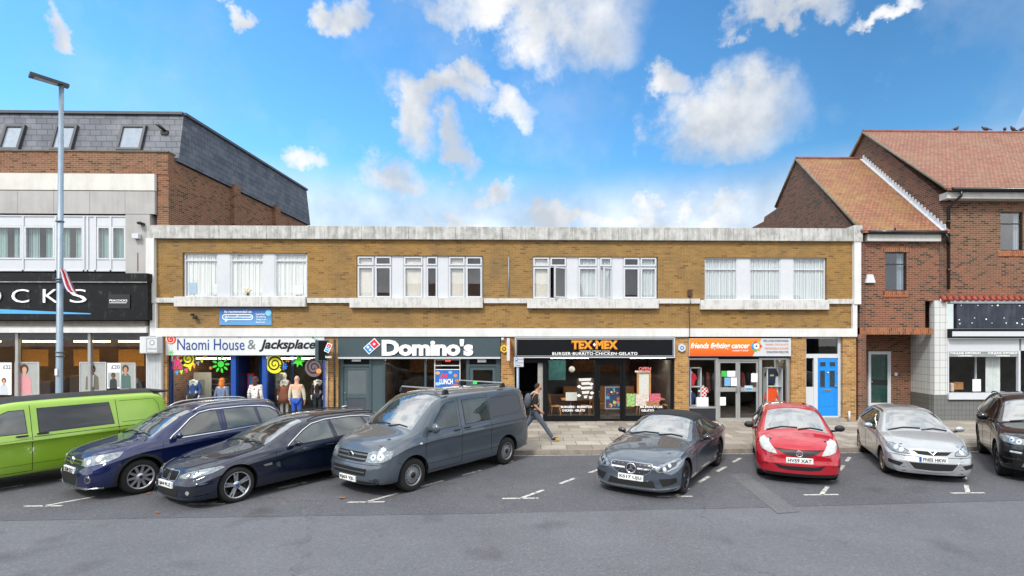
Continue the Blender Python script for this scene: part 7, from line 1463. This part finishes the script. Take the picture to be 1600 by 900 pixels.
# silver hatchback
s = Car(dict(name='hatchback', L=3.82, W=1.646, FO=.78, WB=2.49, R=.29, tw=.18, paint=carpaint('silver_paint', 'a0a4a7', .2, .5, .28), zm=.55, crease=.78, cw=.006, bow=(.24, .12), bowp=2.8, arch=.045,
    top=[(0, .66), (.04, .74), (.15, .80), (.5, .89), (.85, .955), (1.0, .985), (1.35, 1.18), (1.6, 1.31), (1.8, 1.385), (2.1, 1.43), (2.6, 1.435), (3.1, 1.40), (3.4, 1.33), (3.6, 1.1), (3.72, .95), (3.78, .85), (3.82, .7)],
    rail=[(0, .54, .08), (.15, .62, .07), (.5, .67, .06), (1.0, .69, .07), (1.4, .62, .09), (1.8, .54, .08), (2.4, .53, .08), (3.2, .51, .08), (3.6, .56, .07), (3.82, .60, .06)],
    belt=[(0, .62, .58), (.15, .71, .68), (.5, .77, .78), (1.0, .79, .87), (1.8, .80, .90), (2.8, .80, .94), (3.3, .78, .95), (3.65, .74, .88), (3.82, .68, .65)],
    mid=[(0, .72), (.12, .79), (.35, .82), (.8, .823), (2, .81), (3.0, .823), (3.5, .80), (3.82, .72)],
    sill=[(0, .18), (.3, .17), (.9, .19), (3.2, .20), (3.82, .30)],
    nose=[(.1, .06), (.25, 0), (.42, 0), (.50, .03), (.6, .07), (.8, .16)], tail=[(.2, .06), (.5, 0), (.8, .03), (1.6, .08)]), 'silver hatchback between the red hatchback and the black SUV', 'car')
s.windscreen(1.06, 1.75, .045)
s.sideglass([[(1.42, .94), (1.6, 1.07), (1.8, 1.20), (2.0, 1.28), (2.3, 1.30), (2.32, .95)], [(2.40, .955), (2.40, 1.30), (2.9, 1.27), (3.2, 1.16), (3.2, 1.0)]])
s.gap([(1.12, .86), (1.12, .6), (1.16, .28)]); s.gap([(2.36, 1.28), (2.36, .28)]); s.handle(2.2, .82, s.paint, .16)
s.decal('grille', GAP, [(.05, y, z) for y, z in ((-.36, .665), (0, .65), (.36, .665), (.26, .595), (0, .58), (-.26, .595))], W_, .005, sym=False)
s.strip('grille_bar', s.paint, [(.05, -.39, .675), (.05, 0, .662), (.05, .39, .675)], .022, W_, .012, False)
s.strip('badge', CHROME, [(.05, -.07, .665), (.05, 0, .60), (.05, .07, .665)], .028, W_, .016, False)
s.decal('headlight', pbr('grey_lens', '7d8488', .15, .2, var=.3, scale=16, coat=1), [(.08, .42, .60), (.12, .44, .66), (.22, .58, .725), (.38, .68, .78), (.5, .76, .76), (.42, .80, .70), (.22, .76, .64), (.12, .62, .595)], (-1, -.6, -.3), .008)
s.strip('lamp_seal', GAP, [(.08, .42, .60), (.12, .44, .66), (.22, .58, .725), (.38, .68, .78), (.5, .76, .76), (.42, .80, .70), (.22, .76, .64), (.12, .62, .595)], .010, (-1, -.6, -.3), .010, closed=True)
for yy, zz in ((.54, .655), (.66, .69)): s.disk('lamp_reflector', LAMPB, (.2, yy, zz), .045, (-1, -.5, 0), .013)
s.decal('lower_grille', BLK, [(.03, y, z) for y, z in ((-.44, .42), (.44, .42), (.34, .29), (.2, .27), (-.2, .27), (-.34, .29))], W_, .005, sym=False)
s.decal('bumper_intake', BLK, [(.1, .52, .39), (.3, .76, .44), (.3, .76, .37), (.1, .60, .31)], (-1, -.4, 0), .006)
s.strip('bumper_crease', GAP, [(.05, -.76, .555), (.05, -.4, .55), (.05, .4, .55), (.05, .76, .555)], .010, W_, .003, False)
s.strip('bumper_blade', s.paint, [(.05, -.48, .44), (.05, -.36, .27), (.05, 0, .25), (.05, .36, .27), (.05, .48, .44)], .03, W_, .014, False)
for sd in (1, -1): s.strip('roof_gutter', BLK, [(1.8, sd*s.rw(1.8), 1.5), (2.5, sd*s.rw(2.5), 1.5), (3.2, sd*s.rw(3.2), 1.5)], .03, (0, 0, -1), .004, False)
s.mirror(1.45, 1.0, s.paint, .13, (.055, .10, .065)); s.wipers(1.04, 1.0, .6); s.wheel('seven', pbr('old_alloy', 'a89f90', .4, .7), .20); s.plate(.50, 0, 'FN05 HKW', eu=True)
s.place((G(1386, 738), -1), 22)

# large black SUV
r = Car(dict(name='large_suv', L=4.85, W=1.98, FO=.88, WB=2.92, R=.385, tw=.26, paint=carpaint('black_paint', '06070c', .5, .1), zm=.55, bow=(.26, .14), bowp=3, arch=.05,
    top=[(0, .92), (.05, 1.01), (.15, 1.06), (.5, 1.11), (1.1, 1.165), (1.35, 1.20), (1.7, 1.42), (2.0, 1.60), (2.2, 1.69), (2.6, 1.755), (3.2, 1.77), (4.0, 1.74), (4.4, 1.68), (4.6, 1.45), (4.75, 1.15), (4.8, 1.0), (4.85, .85)],
    rail=[(0, .74, .05), (.15, .80, .05), (.5, .84, .04), (1.35, .83, .05), (1.8, .74, .08), (2.3, .66, .09), (3.2, .65, .09), (4.3, .62, .09), (4.6, .68, .08), (4.85, .76, .05)],
    belt=[(0, .80, .82), (.15, .88, .95), (.5, .93, 1.02), (1.35, .94, 1.09), (2.4, .95, 1.13), (3.6, .95, 1.16), (4.3, .92, 1.17), (4.7, .88, 1.05), (4.85, .82, .8)],
    mid=[(0, .84), (.12, .93), (.4, .98), (.9, .99), (2.3, .97), (3.8, .99), (4.5, .95), (4.85, .86)],
    sill=[(0, .27), (.3, .25), (1, .28), (3.9, .28), (4.85, .38)],
    nose=[(.2, .10), (.4, .02), (.6, 0), (.8, .02), (.95, .06), (1.1, .16)], tail=[(.2, .06), (.5, 0), (.9, .03), (1.8, .1)]), 'large black SUV at the right edge of the view, cut off by the frame', 'car')
r.windscreen(1.40, 2.12, .05)
r.sideglass([[(1.85, 1.17), (2.0, 1.29), (2.25, 1.46), (2.45, 1.54), (2.8, 1.57), (2.82, 1.18)], [(2.93, 1.185), (2.92, 1.575), (3.5, 1.565), (3.72, 1.54), (3.78, 1.21)], [(3.86, 1.215), (3.82, 1.53), (4.2, 1.47), (4.34, 1.32), (4.34, 1.25)]], mat=PRIV)
r.gap([(1.5, 1.09), (1.5, .8), (1.55, .36)]); r.gap([(2.87, 1.5), (2.87, .36)]); r.handle(2.65, 1.03, r.paint, .2); r.handle(3.65, 1.05, r.paint, .2)
r.decal('grille', pbr('mesh_grille', '1e1f22', .5), [(.05, y, z) for y, z in ((-.52, .94), (.52, .94), (.48, .80), (-.48, .80))], W_, .005, sym=False)
r.decal('headlight', LAMP, [(.08, .54, .93), (.2, .70, .975), (.5, .93, 1.0), (.5, .95, .93), (.3, .92, .86), (.15, .74, .83), (.08, .52, .84)], (-1, -.6, 0), .008)
for yy, zz in ((.64, .89), (.78, .915)): r.disk('lamp_reflector', LAMPB, (.2, yy, zz), .048, (-1, -.5, 0), .013); r.disk('lamp_bulb', LAMPD, (.2, yy, zz), .015, (-1, -.5, 0), .016)
r.decal('bumper_intake', GAP, [(.1, .52, .72), (.3, .90, .74), (.3, .90, .66), (.1, .56, .58)], (-1, -.4, 0), .006); r.decal('fog_lamp', LAMPB, [(.1, .62, .68), (.2, .80, .69), (.2, .80, .655), (.1, .63, .64)], (-1, -.4, 0), .012)
r.decal('lower_grille', GAP, [(.03, y, z) for y, z in ((-.5, .60), (.5, .60), (.6, .40), (-.6, .40))], W_, .005, sym=False)
r.strip('bumper_blade', ALLOY, [(.05, -.5, .58), (.05, -.62, .38), (.05, 0, .34), (.05, .62, .38), (.05, .5, .58)], .05, W_, .014, False); r.strip('bumper_crease', BLK, [(.1, .55, .50), (.3, .92, .52)], .03, (-1, -.4, 0), .01)
r.mirror(1.85, 1.22, r.paint, .14, (.07, .12, .09)); r.wipers(1.37, 1.22, .65); r.wheel('double', DARKAL, .27); r.rails(2.3, 4.3, BLK, .014, .03, .01)
r.place((G(1566, 742), -1), 35)

# the other kerb: two parked cars that the shop windows mirror
def copy_tree(o, parent=None):
    c = o.copy(); COL.objects.link(c); c.parent = parent
    for ch in list(o.children): copy_tree(ch, c)
    return c
for src, x, y, rz, lb in ((s.root, -10.6, -6.2, 0, 'silver hatchback parked across the street, mirrored in the pizza shop window'), (h.root, 12.2, -6.2, PI, 'red hatchback parked across the street, mirrored in the takeaway window')):
    c = copy_tree(src); c.location = (x, y, 0); c.rotation_euler = (0, 0, rz); c['label'] = lb
# ---------- people and mannequins: one skinned body each, clothes as children ----------
def skin(name, verts, edges, rad, mat, parent, root=0, sub=2, label=None, ball=None):
    me = bpy.data.meshes.new(name); me.from_pydata([Vector(v) for v in verts], edges, []); o = bpy.data.objects.new(name, me); COL.objects.link(o)
    md = o.modifiers.new('skin', 'SKIN'); md.use_smooth_shade = True
    for i, r in enumerate(rad): r = r if isinstance(r, tuple) else (r, r); me.skin_vertices[0].data[i].radius = r; me.skin_vertices[0].data[i].use_root = (i == root)
    s = o.modifiers.new('s', 'SUBSURF'); s.levels = sub; s.render_levels = sub
    dg = bpy.context.evaluated_depsgraph_get(); m2 = bpy.data.meshes.new_from_object(o.evaluated_get(dg)); bpy.data.objects.remove(o); m2.name = name
    if ball:
        b = bmesh.new(); b.from_mesh(m2); q = MB(); q.bm.free(); q.bm = b
        for c, rr_ in ball: q.ball(c, rr_, 20)
        b.to_mesh(m2); b.free()
    for p in m2.polygons: p.use_smooth = True
    m2.materials.clear(); return link(name, m2, mat, parent, label)
def person(label, loc, rz, pose=None, top='3c3c44', legs='28324a', hair='3a2418', skinc='c79a80', tall=1.75, long=False, sleeves='short', female=False, bald=False, group=None, kind='person', topmat=None, dress=False, head=True, shoes='1a1a1a'):
    k = tall/1.75; P = dict(pel=(0, 0, .97), spi=(0, 0, 1.14), che=(.01, 0, 1.33), nec=(0, 0, 1.49), hd0=(.015, 0, 1.57), hd1=(.02, 0, 1.68))
    sw = .185 if not female else .165
    for s, n in ((1, 'L'), (-1, 'R')):
        P.update({'sh'+n: (0, s*sw, 1.42), 'el'+n: (-.03, s*(sw+.06), 1.13), 'wr'+n: (.05, s*(sw+.07), .88), 'ha'+n: (.07, s*(sw+.06), .80), 'hi'+n: (0, s*.09, .90), 'kn'+n: (.015, s*.10, .50), 'an'+n: (-.02, s*.10, .09), 'to'+n: (.16, s*.12, .035)})
    P.update(pose or {}); P = {a: (b[0]*k, b[1]*k, b[2]*k) for a, b in P.items()}
    t = thing(kind, label, kind, loc, rz, group, world=False)
    def chain(names, edges, rad, nm, mat, root=0, ball=None):
        ix = {n: i for i, n in enumerate(names)}; return skin(nm, [P[n] if isinstance(n, str) else n for n in names], [(ix[a], ix[b]) for a, b in edges], [r if isinstance(r, tuple) else r*k for r in rad], mat, t, root, ball=ball)
    SK = pbr('skin_'+skinc, skinc, .55, var=.05)
    names = ['pel', 'spi', 'che', 'nec']; ed = [('pel', 'spi'), ('spi', 'che'), ('che', 'nec')]; rad = [.125, .115, .135, .058]
    if head: names += ['hd0', 'hd1']; ed += [('nec', 'hd0'), ('hd0', 'hd1')]; rad += [.078, .082]
    for n in 'LR':
        names += ['sh'+n, 'el'+n, 'wr'+n, 'ha'+n, 'hi'+n, 'kn'+n, 'an'+n, 'to'+n]; ed += [('che', 'sh'+n), ('sh'+n, 'el'+n), ('el'+n, 'wr'+n), ('wr'+n, 'ha'+n), ('pel', 'hi'+n), ('hi'+n, 'kn'+n), ('kn'+n, 'an'+n), ('an'+n, 'to'+n)]
        rad += [.055, .042, .028, .032, .085, .058, .042, .035]
        h = Vector(P['ha'+n]); d = (h-Vector(P['wr'+n])).normalized(); sd = 1 if n == 'L' else -1; fx = Vector((1, 0, 0)); fx = (fx-d*fx.dot(d)).normalized()
        for q in range(4):
            a = h+d*.03+fx*(.027-.018*q); b = h+d*(.075+.012*(q in (1, 2)))+fx*(.030-.020*q)+Vector((0, -sd*.012, 0))
            P['f%s%da' % (n, q)] = tuple(a); P['f%s%db' % (n, q)] = tuple(b); names += ['f%s%da' % (n, q), 'f%s%db' % (n, q)]; ed += [('ha'+n, 'f%s%da' % (n, q)), ('f%s%da' % (n, q), 'f%s%db' % (n, q))]; rad += [.010, .008]
        P['t'+n] = tuple(h+fx*.045+d*.02+Vector((0, -sd*.01, 0))); names.append('t'+n); ed.append(('wr'+n, 't'+n)); rad.append(.011)
    hh = Vector(P['hd1']); body = chain(names, ed, rad, 'body', SK, ball=[(hh+Vector((.0, 0, -.01)), (.092*k, .078*k, .108*k)), (hh+Vector((.03, 0, -.06)), (.055*k, .055*k, .06*k))] if head else None)
    TM = topmat or pbr('cloth_'+top, top, .9, var=.12, scale=14, bump=.2)
    nn = ['pel', 'spi', 'che', 'shL', 'shR', 'elL', 'elR']; ee = [('pel', 'spi'), ('spi', 'che'), ('che', 'shL'), ('che', 'shR'), ('shL', 'elL'), ('shR', 'elR')]; rr = [.150, .138, .155, .072, .072, .062, .062]
    if sleeves == 'long': nn += ['wrL', 'wrR']; ee += [('elL', 'wrL'), ('elR', 'wrR')]; rr += [.045, .045]
    chain(nn, ee, rr, 'top', TM, 1)
    LM = pbr('cloth_'+legs, legs, .9, var=.12, scale=14, bump=.2)
    if dress:
        m = MB(); z = P['spi'][2]; m.lathe([(.24, .62*k), (.20, .85*k), (.155, z), (.15, z+.1)], (0, 0, 0), 'z', 20); m.build('skirt', TM, t)
    else: chain(['pel', 'hiL', 'hiR', 'knL', 'knR', 'anL', 'anR'], [('pel', 'hiL'), ('pel', 'hiR'), ('hiL', 'knL'), ('hiR', 'knR'), ('knL', 'anL'), ('knR', 'anR')], [.145, .105, .105, .076, .076, .060, .060], 'trousers', LM)
    SHM = pbr('shoe_'+shoes, shoes, .6)
    for n in 'LR':
        a, b = Vector(P['an'+n]), Vector(P['to'+n]); d = (b-a).normalized(); skin('shoe', [a-d*.05-Vector((0, 0, .02)), a+Vector((0, 0, -.01)), b+d*.03], [(0, 1), (1, 2)], [.045, .052, .042], SHM, t)
    if head:
        h = Vector(P['hd1']); HM = pbr('hair_'+hair, hair, .8, var=.3, scale=30, stretch=(1, 1, .2)); m = MB()
        if not bald:
            m.ball(h+Vector((-.02, 0, .015)), (.098, .088, .095), 16)
            for v in list(m.bm.verts):      # hairline: open over the face
                if v.co.x > h.x+.045 and v.co.z < h.z+.045: v.co.x = h.x+.03
            if long: m.ball(h+Vector((-.055, 0, -.10)), (.06, .098, .16), 14)
            m.build('hair', HM, t)
        m = MB(); 
        for s in (1, -1): m.ball(h+Vector((-.005, s*.083, -.03)), (.02, .01, .03), 8)
        m.build('ear', SK, t); m = MB(); m.ball(h+Vector((.088, 0, -.035)), (.018, .012, .02), 8); m.build('nose', SK, t)
        for s in (1, -1): m = MB(); m.ball(h+Vector((.072, s*.03, -.01)), (.012, .013, .008), 8); m.build('eye', pbr('eye_dark', '1c1410', .3), t)
        m = MB(); m.ball(h+Vector((.078, 0, -.07)), (.008, .022, .006), 8); m.build('mouth', pbr('lip', '8a5048', .6), t)
    return t, P
# walking man
w_ = G(836, 689, PZ)
wm, P = person('man in black T-shirt and grey jeans with a grey rucksack, walking right along the pavement', (w_.x, w_.y, PZ), 0,
    dict(pel=(0, 0, .90), spi=(.0, 0, 1.08), che=(.02, 0, 1.28), nec=(.05, 0, 1.44), hd0=(.085, 0, 1.52), hd1=(.10, 0, 1.62), shL=(.02, .185, 1.37), shR=(.03, -.185, 1.37), elR=(-.01, -.25, 1.10), wrR=(.15, -.22, .93), haR=(.20, -.19, .88),
         elL=(-.05, .25, 1.09), wrL=(.12, .24, .92), haL=(.17, .21, .86), hiL=(-.01, .09, .85), hiR=(.01, -.09, .85), knR=(.26, -.09, .50), anR=(.52, -.09, .10), toR=(.69, -.10, .075), knL=(-.22, .09, .50), anL=(-.58, .09, .20), toL=(-.50, .10, .05)),
    top='141518', legs='4c5664', hair='1e1712', skinc='c08a68', tall=1.74, shoes='17140f')
m = MB(); m.ball((-.20, 0, 1.20), (.12, .15, .23), 16); bp_ = m.build('rucksack', pbr('rucksack_grey', '4a505c', .8, var=.2, bump=.3), wm)
m = MB()
for s in (1, -1): m.tube([(-.14, s*.11, 1.38), (-.02, s*.13, 1.475), (.12, s*.13, 1.40), (.165, s*.13, 1.24), (.06, s*.17, 1.08), (-.12, s*.12, 1.05)], .018, 6)
m.build('strap', pbr('strap_grey', 'a8a49a', .8), bp_); m = MB(); m.box(.60, .72, -.15, -.045, .04, .10, .015); m.build('shoe_flash', pbr('shoe_yellow', 'b89a2c', .6), wm)
m = MB(); m.ball((.155, 0, 1.565), (.045, .055, .05), 10); m.build('beard', pbr('beard_brown', '2c1e16', .9), wm)
GW = YF-.75
def atg(px, Y): return (X(px, Y), Y, PZ)
person('woman with long ginger hair and blue-grey top facing the charity shop window', atg(347, GW), PI/2, top='5f6f8c', legs='2a2c34', hair='c0702c', long=True, female=True, tall=1.66, sleeves='long')
m_, n_, out_ = nt('floral_blouse'); vo = N(n_, 'TexVoronoi', {'Vector': objco(n_), 'Scale': 17}); p_ = N(n_, 'BsdfPrincipled', {'Base Color': mixc(n_, ramp(n_, vo.outputs['Distance'], .28, .36), lin('2a2430'), lin('dcd6d4')), 'Roughness': .9}); n_.links.new(p_.outputs[0], out_.inputs[0])
person('woman with brown hair in a black and white floral blouse at the shop doorway', atg(399, GW+.25), PI/2, legs='22242c', hair='4a2c20', long=True, female=True, tall=1.70, sleeves='long', topmat=m_)
person('bald man in a cream jumper and bright blue jeans, seen from behind at the window', atg(463.5, GW), PI/2, dict(elL=(.02, .25, 1.13), elR=(.02, -.25, 1.13)), top='c6bca6', legs='2450a8', bald=True, skinc='c89a82', tall=1.74, sleeves='long')
FM = 'd8d4cc'
def mann(label, px, Y, top, legs='2a2c30', dress=False, head=False, tall=1.72, scarf=None):
    t, P = person(label, (X(px, Y), Y, PZ+.06), -PI/2, top=top, legs=legs, skinc=FM, tall=tall, sleeves='long', head=head, bald=True, kind='mannequin', dress=dress, female=True, group='shop window mannequins', shoes='2a2a2a')
    m = MB(); m.lathe([(.17, 0), (.17, .015), (.02, .02), (.02, .1)], (0, 0, -.06), 'z', 18); m.build('stand', SILV, t)
    if scarf: m = MB(); m.ball((.03, 0, P['nec'][2]-.03), (.09, .085, .05), 12); m.build('collar', vin(scarf), t)
mann('headless mannequin in a blue denim jacket in the left charity shop bay', 303, GY+.6, '2c4f8c', scarf='d8dce0'); mann('mannequin in a rust brown dress left of the man in cream', 444.5, GY+.45, '7a4630', dress=True, scarf='e0dcd8', head=True)
mann('headless mannequin in a dark maroon cardigan at the right of the charity shop bay', 497, GY+.6, '2c1a20', scarf='c8ccd0'); mann('white mannequin in a grey-blue coat in the fashion shop window', 209, GY+.5, '6c7c84', head=True, tall=1.80, scarf='d8dcdc')
one('grey_blouse', vin('8c9092'), 'pale grey top hanging just right of the blue door post', 'garment', lambda m: m.hexa([(X(418), GY+.5, Z(610, 424)), (X(431), GY+.5, Z(610, 424)), (X(431), GY+.56, Z(610, 424)), (X(418), GY+.56, Z(610, 424)), (X(418), GY+.5, Z(584, 424)), (X(431), GY+.5, Z(584, 424)), (X(431), GY+.56, Z(584, 424)), (X(418), GY+.56, Z(584, 424))]))
cd = bpy.data.cameras.new('camera'); cam = bpy.data.objects.new('camera', cd); COL.objects.link(cam)
cam.location = (0, 0, HC); cam.rotation_euler = (R(90), 0, -TH)
cd.sensor_width = 36; cd.lens = 36*FP/1600; cd.shift_x = -(PPX-800)/1600; cd.shift_y = (PPY-450)/1600
cd.clip_end = 3000; cd.clip_start = .1
scene.camera = cam
